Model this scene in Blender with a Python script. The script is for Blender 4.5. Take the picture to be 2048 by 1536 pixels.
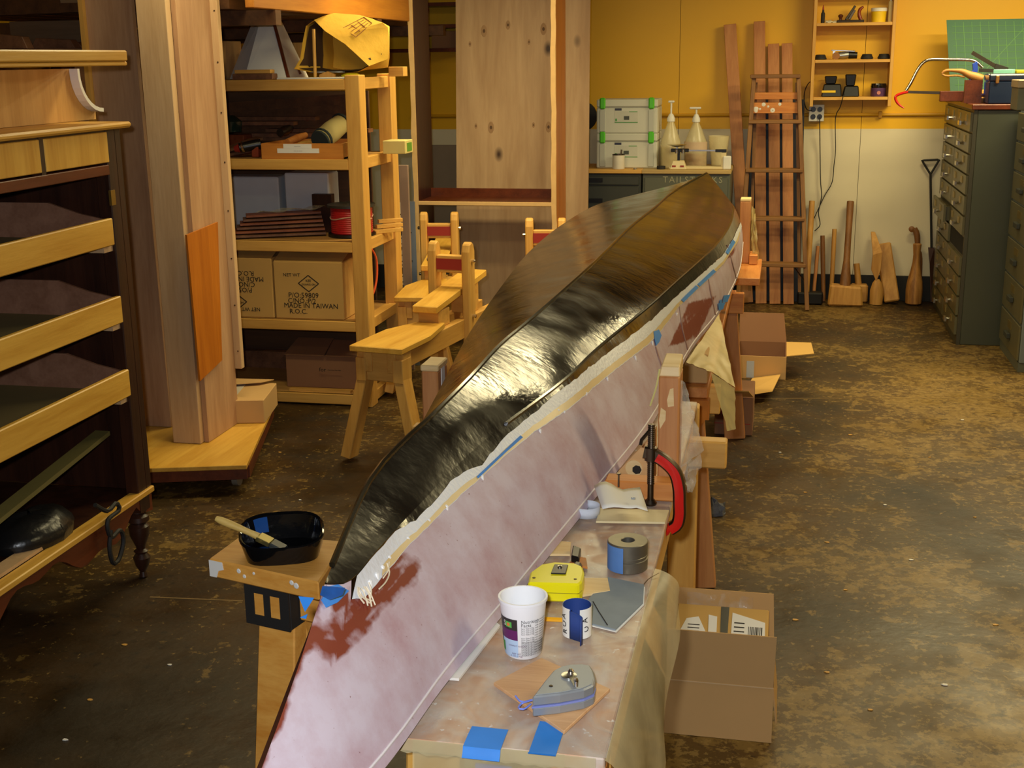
import bpy, math, random
from mathutils import Vector, Matrix, noise
random.seed(7)
C = bpy.context.scene.collection
for o in list(bpy.data.objects): bpy.data.objects.remove(o)
# ------------------------------------------------------------------ camera
F = 2500.0; EYE = Vector((0, 0, 1.65))
PITCH, ROLL, YAW = math.radians(14.6), -0.013, 0.213284
_r = Vector((math.cos(YAW), math.sin(YAW), 0)); _h = Vector((-math.sin(YAW), math.cos(YAW), 0))
_f = _h*math.cos(PITCH) + Vector((0, 0, -math.sin(PITCH)))
_u = _h*math.sin(PITCH) + Vector((0, 0, math.cos(PITCH)))
CR = _r*math.cos(ROLL) + _u*math.sin(ROLL); CU = -_r*math.sin(ROLL) + _u*math.cos(ROLL); CF = _f
cd = bpy.data.cameras.new('camera'); cam = bpy.data.objects.new('camera', cd); C.objects.link(cam)
cd.sensor_width = 36; cd.sensor_fit = 'HORIZONTAL'; cd.lens = F/2048*36; cd.clip_start = .02
M = Matrix.Identity(4)
for i in range(3):
    M[i][0] = CR[i]; M[i][1] = CU[i]; M[i][2] = -CF[i]; M[i][3] = EYE[i]
cam.matrix_world = M
sc = bpy.context.scene; sc.camera = cam
def P(px, py, x=None, y=None, z=None):
    """photo pixel -> point on the given world plane"""
    d = CF + CR*((px-1024)/F) - CU*((py-768)/F)
    if z is not None: t = (z-EYE.z)/d.z
    elif y is not None: t = y/d.y
    else: t = x/d.x
    return EYE + d*t
def PR(p):
    d = Vector(p)-EYE; w = d.dot(CF)
    return (1024+F*d.dot(CR)/w, 768-F*d.dot(CU)/w)
# ------------------------------------------------------------------ light
w = bpy.data.worlds.new('room_air'); sc.world = w; w.use_nodes = True
w.node_tree.nodes['Background'].inputs[0].default_value = (1, .82, .55, 1)
w.node_tree.nodes['Background'].inputs[1].default_value = .02
sc.view_settings.view_transform = 'Standard'; sc.view_settings.look = 'None'
sc.view_settings.gamma = 1; sc.view_settings.use_curve_mapping = False
sc.view_settings.exposure = 0.0
def area(name, loc, sx, sy, e, col, rot=(0, 0, 0)):
    l = bpy.data.lights.new(name, 'AREA'); l.shape = 'RECTANGLE'; l.size = sx; l.size_y = sy; l.energy = e; l.color = col
    o = bpy.data.objects.new(name, l); C.objects.link(o); o.location = loc; o.rotation_euler = rot; return o
WARM = (1, .84, .45)
LAMPS = [(-.1, 5.35), (1.75, 6.9), (1.7, 2.6), (-1.7, 4.3), (-1.3, 6.1), (1.15, 7.6), (.2, -.6)]  # out of view; the outer rear ones are added to brighten the back wall
LAMP_E = [30, 50, 28, 18, 32, 26, 4]
for (lx, ly), e in zip(LAMPS, LAMP_E): area('unseen_lamp_light', (lx, ly, 2.43), 1.15, .22, e, WARM)
# the camera's own flash, just above the lens
fl = bpy.data.lights.new('camera_flash', 'SPOT'); fl.energy = 130; fl.color = (.90, .94, 1); fl.spot_size = math.radians(75); fl.spot_blend = .6; fl.shadow_soft_size = .02
fo = bpy.data.objects.new('camera_flash', fl); C.objects.link(fo); fo.matrix_world = M @ Matrix.Translation((-.05, .06, 0))
# ------------------------------------------------------------------ materials
def s2l(c): return tuple(((v/255+.055)/1.055)**2.4 if v > 10 else v/255/12.92 for v in c)
def newmat(name):
    m = bpy.data.materials.new(name); m.use_nodes = True; nt = m.node_tree; b = nt.nodes['Principled BSDF']; return m, nt, b
def plain(name, rgb, rough=.6, metal=0, spec=.5, coat=0, bump=0, bscale=60, var=.12, vscale=8, trans=0):
    m, nt, b = newmat(name); n = nt.nodes; c = s2l(rgb)
    tc = n.new('ShaderNodeTexCoord'); nz = n.new('ShaderNodeTexNoise'); nz.inputs['Scale'].default_value = vscale; nz.inputs['Detail'].default_value = 4
    nt.links.new(tc.outputs['Object'], nz.inputs['Vector'])
    mx = n.new('ShaderNodeMix'); mx.data_type = 'RGBA'
    mx.inputs[6].default_value = tuple(v*(1-var) for v in c)+(1,); mx.inputs[7].default_value = tuple(min(1, v*(1+var)) for v in c)+(1,)
    nt.links.new(nz.outputs['Fac'], mx.inputs[0]); nt.links.new(mx.outputs[2], b.inputs['Base Color'])
    b.inputs['Roughness'].default_value = rough; b.inputs['Metallic'].default_value = metal; b.inputs['Specular IOR Level'].default_value = spec
    b.inputs['Coat Weight'].default_value = coat; b.inputs['Transmission Weight'].default_value = trans
    if bump:
        n2 = n.new('ShaderNodeTexNoise'); n2.inputs['Scale'].default_value = bscale; n2.inputs['Detail'].default_value = 3
        nt.links.new(tc.outputs['Object'], n2.inputs['Vector'])
        bp = n.new('ShaderNodeBump'); bp.inputs['Strength'].default_value = bump; bp.inputs['Distance'].default_value = .01
        nt.links.new(n2.outputs['Fac'], bp.inputs['Height']); nt.links.new(bp.outputs['Normal'], b.inputs['Normal'])
    return m
def wood(name, c1, c2, axis='Z', scale=5, rough=.55, knots=0, coat=0, bands=1.0):
    m, nt, b = newmat(name); n = nt.nodes
    tc = n.new('ShaderNodeTexCoord'); mp = n.new('ShaderNodeMapping')
    sc_ = [scale*4]*3; sc_['XYZ'.index(axis)] = scale*.35; mp.inputs['Scale'].default_value = sc_
    nt.links.new(tc.outputs['Object'], mp.inputs['Vector'])
    nz = n.new('ShaderNodeTexNoise'); nz.inputs['Scale'].default_value = 1; nz.inputs['Detail'].default_value = 5; nz.inputs['Distortion'].default_value = .6
    nt.links.new(mp.outputs[0], nz.inputs['Vector'])
    n2 = n.new('ShaderNodeTexNoise'); n2.inputs['Scale'].default_value = 6; n2.inputs['Detail'].default_value = 3
    nt.links.new(mp.outputs[0], n2.inputs['Vector'])
    ad = n.new('ShaderNodeMath'); ad.operation = 'MULTIPLY_ADD'; ad.inputs[1].default_value = .35*bands; nt.links.new(n2.outputs['Fac'], ad.inputs[0]); nt.links.new(nz.outputs['Fac'], ad.inputs[2])
    cr = n.new('ShaderNodeValToRGB'); cr.color_ramp.elements[0].position = .42; cr.color_ramp.elements[1].position = .88
    cr.color_ramp.elements[0].color = s2l(c2)+(1,); cr.color_ramp.elements[1].color = s2l(c1)+(1,)
    nt.links.new(ad.outputs[0], cr.inputs[0]); col = cr.outputs[0]
    if knots:
        v = n.new('ShaderNodeTexVoronoi'); v.inputs['Scale'].default_value = knots
        mp2 = n.new('ShaderNodeMapping'); s3 = [1.3]*3; s3['XYZ'.index(axis)] = .8; mp2.inputs['Scale'].default_value = s3
        nt.links.new(tc.outputs['Object'], mp2.inputs['Vector']); nt.links.new(mp2.outputs[0], v.inputs['Vector'])
        mr = n.new('ShaderNodeMapRange'); mr.inputs[1].default_value = .03; mr.inputs[2].default_value = .11; nt.links.new(v.outputs['Distance'], mr.inputs[0])
        mx = n.new('ShaderNodeMix'); mx.data_type = 'RGBA'; mx.inputs[6].default_value = s2l((60, 36, 18))+(1,)
        nt.links.new(mr.outputs[0], mx.inputs[0]); nt.links.new(col, mx.inputs[7]); col = mx.outputs[2]
    nt.links.new(col, b.inputs['Base Color']); b.inputs['Roughness'].default_value = rough; b.inputs['Coat Weight'].default_value = coat
    bp = n.new('ShaderNodeBump'); bp.inputs['Strength'].default_value = .12; bp.inputs['Distance'].default_value = .004
    nt.links.new(n2.outputs['Fac'], bp.inputs['Height']); nt.links.new(bp.outputs['Normal'], b.inputs['Normal'])
    return m
def film(name, rgb, dens=.35, rough=.2, sc_=30, bmp=.3, va=.2):
    """thin wrinkled plastic: partly clear, partly milky, with gloss"""
    m, nt, b = newmat(name); n = nt.nodes; out = n['Material Output']
    b.inputs['Base Color'].default_value = s2l(rgb)+(1,); b.inputs['Roughness'].default_value = rough
    tr = n.new('ShaderNodeBsdfTransparent'); mx = n.new('ShaderNodeMixShader')
    tc = n.new('ShaderNodeTexCoord'); nz = n.new('ShaderNodeTexNoise'); nz.inputs['Scale'].default_value = sc_; nz.inputs['Detail'].default_value = 5; nz.inputs['Distortion'].default_value = 1.2
    nt.links.new(tc.outputs['Object'], nz.inputs['Vector'])
    mr = n.new('ShaderNodeMapRange'); mr.inputs[1].default_value = .35; mr.inputs[2].default_value = .7; mr.inputs[3].default_value = max(0, dens-va); mr.inputs[4].default_value = min(1, dens+va)
    nt.links.new(nz.outputs['Fac'], mr.inputs[0]); nt.links.new(mr.outputs[0], mx.inputs[0]); nt.links.new(tr.outputs[0], mx.inputs[1]); nt.links.new(b.outputs[0], mx.inputs[2])
    bp = n.new('ShaderNodeBump'); bp.inputs['Strength'].default_value = bmp; bp.inputs['Distance'].default_value = .006
    nt.links.new(nz.outputs['Fac'], bp.inputs['Height']); nt.links.new(bp.outputs['Normal'], b.inputs['Normal'])
    nt.links.new(mx.outputs[0], out.inputs['Surface']); return m
W = {}
W['pineX'] = wood('pine_along_x', (222, 172, 86), (196, 143, 62), 'X', 5)
W['pineY'] = wood('pine_along_y', (222, 172, 86), (196, 143, 62), 'Y', 5)
W['pineZ'] = wood('pine_upright', (222, 172, 86), (196, 143, 62), 'Z', 5)
W['firX'] = wood('fir_along_x', (218, 146, 72), (190, 112, 46), 'X', 6, knots=3)
W['firY'] = wood('fir_along_y', (218, 146, 72), (190, 112, 46), 'Y', 6, knots=3)
W['firZ'] = wood('fir_upright', (200, 138, 80), (172, 106, 54), 'Z', 6, knots=3)
W['cedar'] = wood('reddish_cedar', (188, 148, 110), (158, 116, 82), 'Z', 5, knots=1.2)
W['alder'] = wood('pale_alder', (204, 170, 128), (184, 148, 106), 'Z', 5, knots=1.2)
W['ply'] = wood('pale_plywood', (206, 172, 130), (176, 140, 100), 'Z', 2.6, knots=2.6, bands=.7)
W['orangeply'] = wood('orange_stained_ply', (190, 112, 30), (160, 86, 20), 'Z', 4, rough=.35)
W['maple'] = wood('golden_maple', (224, 176, 76), (198, 144, 50), 'Y', 5, rough=.4)
W['mapleZ'] = wood('golden_maple_upright', (224, 176, 76), (198, 144, 50), 'Z', 5, rough=.4)
W['walnut'] = wood('dark_walnut', (64, 34, 20), (38, 18, 10), 'Z', 4, rough=.4)
W['walnutin'] = wood('dark_cabinet_inside', (74, 54, 40), (44, 28, 18), 'Z', 4, rough=.6)
W['mahog'] = wood('dark_mahogany', (62, 24, 11), (40, 14, 7), 'Z', 4, rough=.35)
W['mahogY'] = wood('warm_mahogany', (112, 52, 24), (80, 34, 14), 'Y', 4, rough=.35)
W['trayback'] = wood('brown_tray_back', (150, 108, 84), (122, 82, 60), 'Y', 4)
W['oldwood'] = wood('old_ladder_wood', (150, 106, 56), (116, 76, 36), 'X', 7)
W['oldwoodZ'] = wood('old_ladder_wood_upright', (150, 106, 56), (112, 72, 34), 'Z', 7)
W['malletwood'] = wood('worn_mallet_wood', (204, 152, 76), (168, 114, 46), 'Z', 6)
W['handle'] = wood('dark_tool_handle', (140, 92, 44), (100, 60, 26), 'Z', 7)
W['scrap'] = wood('scrap_wood', (128, 86, 56), (86, 54, 34), 'Y', 5)
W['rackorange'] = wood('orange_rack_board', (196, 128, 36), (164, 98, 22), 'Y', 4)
W['dark'] = wood('dark_rack_board', (104, 66, 34), (70, 42, 20), 'Y', 4)  # dark brown wood for the rack, its planks and the back slats
card = plain('brown_cardboard', (196, 156, 100), .85, var=.06, vscale=5)
cardy = plain('yellowish_cardboard', (200, 158, 86), .85, var=.08, vscale=5)
cardd = plain('dark_cardboard', (136, 96, 66), .85, var=.08, vscale=5)
white = plain('white_paint', (226, 224, 216), .5, var=.04)
paper = plain('white_paper', (232, 230, 222), .8, var=.03)
black = plain('black_plastic', (14, 13, 13), .35, var=.2)
blackm = plain('matt_black', (30, 28, 26), .7, var=.2)
ink = plain('black_ink', (34, 26, 18), .8, var=.1)
steel = plain('bright_steel', (190, 188, 182), .28, metal=1, var=.1)
galv = plain('grey_cast_metal', (150, 154, 158), .4, metal=.45, var=.1, vscale=20, bump=.05)
dsteel = plain('dark_steel', (96, 84, 72), .35, metal=1, var=.2, vscale=30)
rustst = plain('old_machined_steel', (128, 122, 108), .45, metal=.8, var=.25, vscale=40)
nickel = plain('nickel', (214, 208, 196), .2, metal=1)
greeng = plain('green_grey_enamel', (66, 68, 54), .34, var=.08, vscale=3, coat=.1)
greend = plain('drawer_enamel', (92, 86, 58), .36, var=.08, vscale=6)
steelg = plain('grey_green_cabinet', (88, 90, 74), .45, var=.08, vscale=4)
steeld = plain('dark_cabinet_face', (54, 56, 48), .45, var=.1, vscale=4)
syst = plain('pale_grey_plastic', (206, 206, 192), .45, var=.02)
systd = plain('grey_plastic_ribs', (186, 188, 178), .45, var=.02)
green = plain('bright_green_plastic', (84, 190, 40), .4, var=.03)
bluet = plain('blue_masking_tape', (44, 128, 214), .6, var=.15, vscale=20)
bluec = plain('dark_blue_cloth', (34, 62, 130), .6, var=.15)
navy = plain('navy_enamel', (28, 40, 66), .25, coat=.4)
yellowp = plain('yellow_plastic', (236, 224, 8), .35, var=.02)
redp = plain('red_enamel', (206, 26, 20), .3, coat=.4, var=.12, vscale=40)
reds = plain('red_band', (150, 40, 30), .6)
redw = plain('red_wire', (176, 30, 34), .35, var=.25, vscale=60)
orange = plain('orange_cord', (236, 96, 44), .5)
yellow = plain('yellow_tub', (236, 196, 24), .5)
milk = plain('milky_plastic', (222, 206, 160), .35, var=.08, spec=.5)
purple = plain('purple_print', (96, 24, 92), .5)
lblue = plain('pale_blue_print', (176, 200, 228), .5, var=.03)
ledgreen = plain('green_print', (60, 150, 60), .5)
greenmat = None
hullfilm = film('clear_sheet', (206, 200, 190), .26, .22, 16, .1)
drape = film('milky_sheet', (206, 190, 146), .5, .3, 9, .12, .08)
ydrape = film('yellowed_sheet', (206, 184, 116), .82, .35, 9, .12, .1)
bag = film('crumpled_bag_film', (214, 208, 186), .4, .2, 22, .15, .15)
glassm = film('jug_plastic', (232, 220, 176), .55, .25, 3)
# ------------------------------------------------------------------ mesh helpers
class G:
    def __init__(s): s.v = []; s.f = []
    def add(s, vs, fs):
        k = len(s.v); s.v += [Vector(p) for p in vs]; s.f += [[i+k for i in f] for f in fs]; return s
    def hexa(s, b, t):
        return s.add(list(b)+list(t), [(3, 2, 1, 0), (4, 5, 6, 7), (0, 1, 5, 4), (1, 2, 6, 5), (2, 3, 7, 6), (3, 0, 4, 7)])
    def box(s, x0, x1, y0, y1, z0, z1):
        x0, x1 = sorted((x0, x1)); y0, y1 = sorted((y0, y1)); z0, z1 = sorted((z0, z1))
        return s.hexa([(x0, y0, z0), (x1, y0, z0), (x1, y1, z0), (x0, y1, z0)], [(x0, y0, z1), (x1, y0, z1), (x1, y1, z1), (x0, y1, z1)])
    def beam(s, p0, p1, side, w, t):
        """bar p0->p1, width w along side, thickness t across"""
        p0 = Vector(p0); p1 = Vector(p1); d = (p1-p0).normalized(); a = Vector(side); a = (a-d*a.dot(d)).normalized(); b = d.cross(a)
        q = [(-w/2, -t/2), (w/2, -t/2), (w/2, t/2), (-w/2, t/2)]
        return s.hexa([p0+a*i+b*j for i, j in q], [p1+a*i+b*j for i, j in q])
    def prism(s, poly, off):
        n = len(poly); off = Vector(off); a = [Vector(p) for p in poly]; b = [p+off for p in a]
        return s.add(a+b, [tuple(range(n))[::-1], tuple(range(n, 2*n))]+[(i, (i+1) % n, n+(i+1) % n, n+i) for i in range(n)])
    def tube(s, path, r, n=8, caps=True):
        path = [Vector(p) for p in path]; k = len(path); rs = r if isinstance(r, (list, tuple)) else [r]*k
        vs = []; ref = None
        for i, p in enumerate(path):
            d = (path[min(i+1, k-1)]-path[max(i-1, 0)]).normalized()
            if ref is None: ref = Vector((0, 0, 1)) if abs(d.z) < .9 else Vector((1, 0, 0))
            a = (ref-d*ref.dot(d)).normalized(); ref = a; b = d.cross(a)
            vs += [p+(a*math.cos(2*math.pi*j/n)+b*math.sin(2*math.pi*j/n))*rs[i] for j in range(n)]
        fs = [(i*n+j, i*n+(j+1) % n, (i+1)*n+(j+1) % n, (i+1)*n+j) for i in range(k-1) for j in range(n)]
        if caps: fs += [tuple(range(n))[::-1], tuple(range((k-1)*n, k*n))]
        return s.add(vs, fs)
    def lathe(s, prof, o, n=20, axis=(0, 0, 1), caps=True, sx=1, sy=1):
        o = Vector(o); ax = Vector(axis).normalized(); a = Vector((1, 0, 0)) if abs(ax.x) < .9 else Vector((0, 1, 0)); a = (a-ax*a.dot(ax)).normalized(); b = ax.cross(a)
        vs = [o+ax*z+a*(r*sx*math.cos(2*math.pi*j/n))+b*(r*sy*math.sin(2*math.pi*j/n)) for r, z in prof for j in range(n)]
        k = len(prof); fs = [(i*n+j, i*n+(j+1) % n, (i+1)*n+(j+1) % n, (i+1)*n+j) for i in range(k-1) for j in range(n)]
        if caps: fs += [tuple(range(n))[::-1], tuple(range((k-1)*n, k*n))]
        return s.add(vs, fs)
    def grid(s, rows):
        m = len(rows[0]); vs = [p for r in rows for p in r]
        return s.add(vs, [(i*m+j, i*m+j+1, (i+1)*m+j+1, (i+1)*m+j) for i in range(len(rows)-1) for j in range(m-1)])
    def rot(s, ang, o, ax='Z'):
        o = Vector(o); R = Matrix.Rotation(ang, 3, ax); s.v = [R @ (p-o)+o for p in s.v]; return s
    def move(s, d): d = Vector(d); s.v = [p+d for p in s.v]; return s
    def mesh(s, name, inv, smooth=False):
        me = bpy.data.meshes.new(name); me.from_pydata([tuple(inv @ p) for p in s.v], [], s.f); me.validate(); me.update()
        if smooth:
            for p in me.polygons: p.use_smooth = True
            try: me.set_sharp_from_angle(angle=math.radians(40))
            except Exception: pass
        return me
WM = {}
def tag(o, label=None, cat=None, group=None, kind=None):
    if label: o['label'] = label
    if cat: o['category'] = cat
    if group: o['group'] = group
    if kind: o['kind'] = kind
    return o
def thing(name, label, cat, loc=(0, 0, 0), rz=0, group=None, kind=None):
    o = bpy.data.objects.new(name, None); C.objects.link(o); o.empty_display_size = .05
    o.location = loc; o.rotation_euler = (0, 0, rz); WM[o] = Matrix.Translation(loc) @ Matrix.Rotation(rz, 4, 'Z')
    return tag(o, label, cat, group, kind)
def finish(o, bevel, solid=0):
    if solid:
        md = o.modifiers.new('thickness', 'SOLIDIFY'); md.thickness = solid; md.offset = 0
    if bevel:
        md = o.modifiers.new('edges', 'BEVEL'); md.width = bevel; md.segments = 1; md.limit_method = 'ANGLE'
def part(name, g, mat, parent, bevel=0, smooth=False, solid=0, label=None, kind=None):
    """g is in world coordinates"""
    wm = WM[parent]; me = g.mesh(name, wm.inverted(), smooth); me.materials.append(mat)
    o = bpy.data.objects.new(name, me); C.objects.link(o); o.parent = parent; WM[o] = wm; finish(o, bevel, solid)
    return tag(o, label, None, None, kind)
def solo(name, g, mat, label, cat, group=None, bevel=0, smooth=False, solid=0, kind=None):
    xs = [p.x for p in g.v]; ys = [p.y for p in g.v]; zs = [p.z for p in g.v]
    loc = Vector(((min(xs)+max(xs))/2, (min(ys)+max(ys))/2, min(zs))); wm = Matrix.Translation(loc)
    me = g.mesh(name, wm.inverted(), smooth); me.materials.append(mat)
    o = bpy.data.objects.new(name, me); C.objects.link(o); o.location = loc; WM[o] = wm; finish(o, bevel, solid)
    return tag(o, label, cat, group, kind)
def struct(name, g, mat, bevel=0):
    o = solo(name, g, mat, None, None, bevel=bevel); o['kind'] = 'structure'; return o
def inst(name, me, parent, loc, rz=0):
    o = bpy.data.objects.new(name, me); C.objects.link(o); o.parent = parent
    o.location = WM[parent].inverted() @ Vector(loc); o.rotation_euler = (0, 0, rz); WM[o] = Matrix.Translation(loc); return o
def lettering(body, size, origin, xdir, ydir, mat, parent, name='lettering', ex=.0004, align='CENTER', space=1.0):
    cu = bpy.data.curves.new('t', 'FONT'); cu.body = body; cu.size = size; cu.align_x = align; cu.align_y = 'CENTER'; cu.extrude = ex; cu.space_character = space; cu.resolution_u = 2
    to = bpy.data.objects.new('t', cu); C.objects.link(to)
    bpy.context.view_layer.update(); dg = bpy.context.evaluated_depsgraph_get(); me = bpy.data.meshes.new_from_object(to.evaluated_get(dg))
    bpy.data.objects.remove(to); bpy.data.curves.remove(cu)
    X = Vector(xdir).normalized(); Y = Vector(ydir); Y = (Y-X*Y.dot(X)).normalized(); Z = X.cross(Y); o = Vector(origin)
    inv = WM[parent].inverted()
    for v in me.vertices: v.co = inv @ (o+X*v.co.x+Y*v.co.y+Z*v.co.z)
    me.materials.clear(); me.materials.append(mat)
    ob = bpy.data.objects.new(name, me); C.objects.link(ob); ob.parent = parent; WM[ob] = WM[parent]; return ob
def spline(pts, n):
    """Catmull-Rom through 3D points, n samples, by chord"""
    pts = [Vector(p) for p in pts]; L = [0]
    for a, b in zip(pts, pts[1:]): L.append(L[-1]+(b-a).length)
    out = []
    for k in range(n):
        t = L[-1]*k/(n-1); i = 0
        while i < len(pts)-2 and L[i+1] < t: i += 1
        u = (t-L[i])/max(1e-9, L[i+1]-L[i]); p1, p2 = pts[i], pts[i+1]; p0 = pts[i-1] if i else p1*2-p2; p3 = pts[i+2] if i+2 < len(pts) else p2*2-p1
        out.append(.5*((2*p1)+(p2-p0)*u+(2*p0-5*p1+4*p2-p3)*u*u+(3*p1-p0-3*p2+p3)*u**3))
    return out
X_, Y_, Z_ = Vector((1, 0, 0)), Vector((0, 1, 0)), Vector((0, 0, 1))
# ================================================================== the room
def floor_mat():
    m, nt, b = newmat('stained_concrete'); n = nt.nodes; L = nt.links.new
    tc = n.new('ShaderNodeTexCoord')
    def nz(s, d, r=.55, dist=0):
        t = n.new('ShaderNodeTexNoise'); t.inputs['Scale'].default_value = s; t.inputs['Detail'].default_value = d; t.inputs['Roughness'].default_value = r; t.inputs['Distortion'].default_value = dist
        L(tc.outputs['Object'], t.inputs['Vector']); return t.outputs['Fac']
    def rng(x, a, c, lo=0, hi=1):
        t = n.new('ShaderNodeMapRange'); t.inputs[1].default_value = a; t.inputs[2].default_value = c; t.inputs[3].default_value = lo; t.inputs[4].default_value = hi; L(x, t.inputs[0]); return t.outputs[0]
    def mix(f, a, c):
        t = n.new('ShaderNodeMix'); t.data_type = 'RGBA'
        for v, i in ((a, 6), (c, 7)):
            if isinstance(v, tuple): t.inputs[i].default_value = s2l(v)+(1,)
            else: L(v, t.inputs[i])
        L(f, t.inputs[0]); return t.outputs[2]
    def op(o, a, c):
        t = n.new('ShaderNodeMath'); t.operation = o
        for v, i in ((a, 0), (c, 1)):
            if isinstance(v, (int, float)): t.inputs[i].default_value = v
            else: L(v, t.inputs[i])
        return t.outputs[0]
    sx = n.new('ShaderNodeSeparateXYZ'); L(tc.outputs['Object'], sx.inputs[0])
    # more of the pale, sandy tone toward the aisle on the right and along the back wall
    sandy_bias = op('ADD', rng(sx.outputs[0], -.2, 2.2, -.06, .13), rng(sx.outputs[1], 5.6, 8.2, 0, .16))
    big = op('ADD', nz(1.1, 3), sandy_bias)
    base = mix(rng(big, .42, .68), (38, 27, 12), (96, 72, 28))
    base = mix(rng(nz(2.6, 4), .4, .75, 0, .7), base, (78, 52, 18))
    flake = op('ADD', nz(11, 10, .72, .3), op('MULTIPLY', op('SUBTRACT', big, .5), .55))
    base = mix(rng(flake, .56, .585, 0, .85), base, (120, 94, 44))
    fine = op('ADD', nz(34, 6, .7), op('MULTIPLY', op('SUBTRACT', big, .5), .4))
    base = mix(rng(fine, .575, .615, 0, .7), base, (140, 113, 60))
    base = mix(rng(nz(24, 7, .7), .56, .66, 0, .75), base, (26, 18, 8))
    L(base, b.inputs['Base Color']); L(rng(nz(5, 4), .3, .7, .34, .6), b.inputs['Roughness'])
    bp = n.new('ShaderNodeBump'); bp.inputs['Strength'].default_value = .25; bp.inputs['Distance'].default_value = .006; L(nz(30, 6), bp.inputs['Height']); L(bp.outputs['Normal'], b.inputs['Normal'])
    return m
struct('floor', G().box(-4.2, 3.2, -2.4, 8.95, -.12, 0), floor_mat())
def wall_mat():
    m, nt, b = newmat('yellow_over_cream_paint'); n = nt.nodes; L = nt.links.new
    tc = n.new('ShaderNodeTexCoord'); sp = n.new('ShaderNodeSeparateXYZ'); L(tc.outputs['Object'], sp.inputs[0])
    gt = n.new('ShaderNodeMath'); gt.operation = 'GREATER_THAN'; gt.inputs[1].default_value = 1.163; L(sp.outputs[2], gt.inputs[0])
    nz = n.new('ShaderNodeTexNoise'); nz.inputs['Scale'].default_value = 2.2; nz.inputs['Detail'].default_value = 6; L(tc.outputs['Object'], nz.inputs['Vector'])
    def mx(f, a, c):
        t = n.new('ShaderNodeMix'); t.data_type = 'RGBA'; L(f, t.inputs[0])
        for v, i in ((a, 6), (c, 7)):
            if isinstance(v, tuple): t.inputs[i].default_value = s2l(v)+(1,)
            else: L(v, t.inputs[i])
        return t.outputs[2]
    c = mx(gt.outputs[0], mx(nz.outputs['Fac'], (206, 194, 160), (226, 214, 184)), mx(nz.outputs['Fac'], (226, 170, 2), (236, 180, 4)))
    L(c, b.inputs['Base Color']); b.inputs['Roughness'].default_value = .5
    n2 = n.new('ShaderNodeTexNoise'); n2.inputs['Scale'].default_value = 90; L(tc.outputs['Object'], n2.inputs['Vector'])
    bp = n.new('ShaderNodeBump'); bp.inputs['Strength'].default_value = .08; L(n2.outputs['Fac'], bp.inputs['Height']); L(bp.outputs['Normal'], b.inputs['Normal'])
    return m
WALL = wall_mat(); WY = 8.85
wb = thing('wall_back', None, None, (0, WY+.03, 0), kind='structure')
part('backing', G().box(-4.2, 3.2, WY+.02, WY+.1, 0, 2.5), plain('wall_studs', (60, 44, 20), .8), wb)
seam = P(1715, 380, y=WY).x
for k in range(-4, 4):
    x0, x1 = max(-4.2, seam+1.22*(k-1)), min(3.2, seam+1.22*k)
    if x1-x0 > .02: part('wall_panel', G().box(x0+.0015, x1-.0015, WY, WY+.02, 0, 2.5), WALL, wb)
struct('wall_left', G().box(-4.2, -4.1, -2.4, WY, 0, 2.5), WALL)
struct('wall_right', G().box(3.1, 3.2, -2.4, WY, 0, 2.5), WALL)
struct('wall_front', G().box(-4.2, 3.2, -2.4, -2.3, 0, 2.5), WALL)
struct('ceiling', G().box(-4.2, 3.2, -2.4, 8.95, 2.5, 2.6), plain('ceiling_boards', (70, 58, 40), .8))
struct('baseboard_back', G().box(-4.1, 3.1, WY-.015, WY, 0, .175), blackm, .003)
emi, nt_, b_ = newmat('glowing_tube'); b_.inputs['Emission Color'].default_value = WARM+(1,); b_.inputs['Emission Strength'].default_value = 3
for lx, ly in LAMPS:
    t = thing('unseen_ceiling_light', 'unseen white ceiling strip light with a warm tube, some added to brighten the back wall', 'ceiling light', (lx, ly, 2.44), group='unseen strip lights on the ceiling, some added for brightness')
    part('housing', G().box(lx-.62, lx+.62, ly-.09, ly+.09, 2.46, 2.5), white, t, .004)
    part('tube', G().tube([(lx-.58, ly, 2.445), (lx+.58, ly, 2.445)], .014, 8), emi, t, smooth=True)
# conduit, outlet box and cords on the back wall
cz = P(1400, 230.5, y=WY-.02).z
t = thing('conduit', 'yellow painted pipe running level across the yellow wall', 'conduit', (0, WY-.02, cz))
part('pipe', G().tube([(-2.6, WY-.013, cz), (1.6, WY-.013, cz)], .011, 8), plain('conduit_paint', (200, 146, 14), .5), t, smooth=True)
for cx in (-2.2, -.9, .62):
    part('clip', G().box(cx-.012, cx+.012, WY-.027, WY, cz-.022, cz+.022), plain('clip_paint', (190, 136, 14), .5), t, .002)
a, b = P(1618, 242, y=WY-.06), P(1648, 210, y=WY-.06)
t = thing('outlet_box', 'square steel outlet box with four sockets on the back wall', 'outlet', ((a.x+b.x)/2, WY-.03, a.z))
part('box_body', G().box(a.x, b.x, WY-.05, WY, a.z, b.z), galv, t, .004)
part('cover_plate', G().box(a.x-.003, b.x+.003, WY-.06, WY-.05, a.z-.003, b.z+.003), plain('cover_plate_grey', (200, 198, 190), .4), t, .003)
for i in (.27, .73):
    for j in (.27, .73):
        cx, czz = a.x+(b.x-a.x)*i, a.z+(b.z-a.z)*j
        part('socket', G().lathe([(.017, 0), (.017, .005)], (cx, WY-.06, czz), 14, (0, -1, 0)), black, t)
oc = (a.x+(b.x-a.x)*.73, a.z+(b.z-a.z)*.27)
g = G().tube(spline([(oc[0], WY-.075, oc[1]), (oc[0]+.003, WY-.07, oc[1]-.05), P(1640, 300, y=WY-.03), P(1641, 360, y=WY-.03), P(1643, 393, y=WY-.03), P(1637, 425, y=WY-.03), P(1640, 450, y=WY-.03), P(1629, 462, y=WY-.03)], 40), .0032, 6)
solo('power_cord', g, blackm, 'thin black cord hanging from the outlet box to the mallet handles', 'cord', smooth=True)
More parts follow.
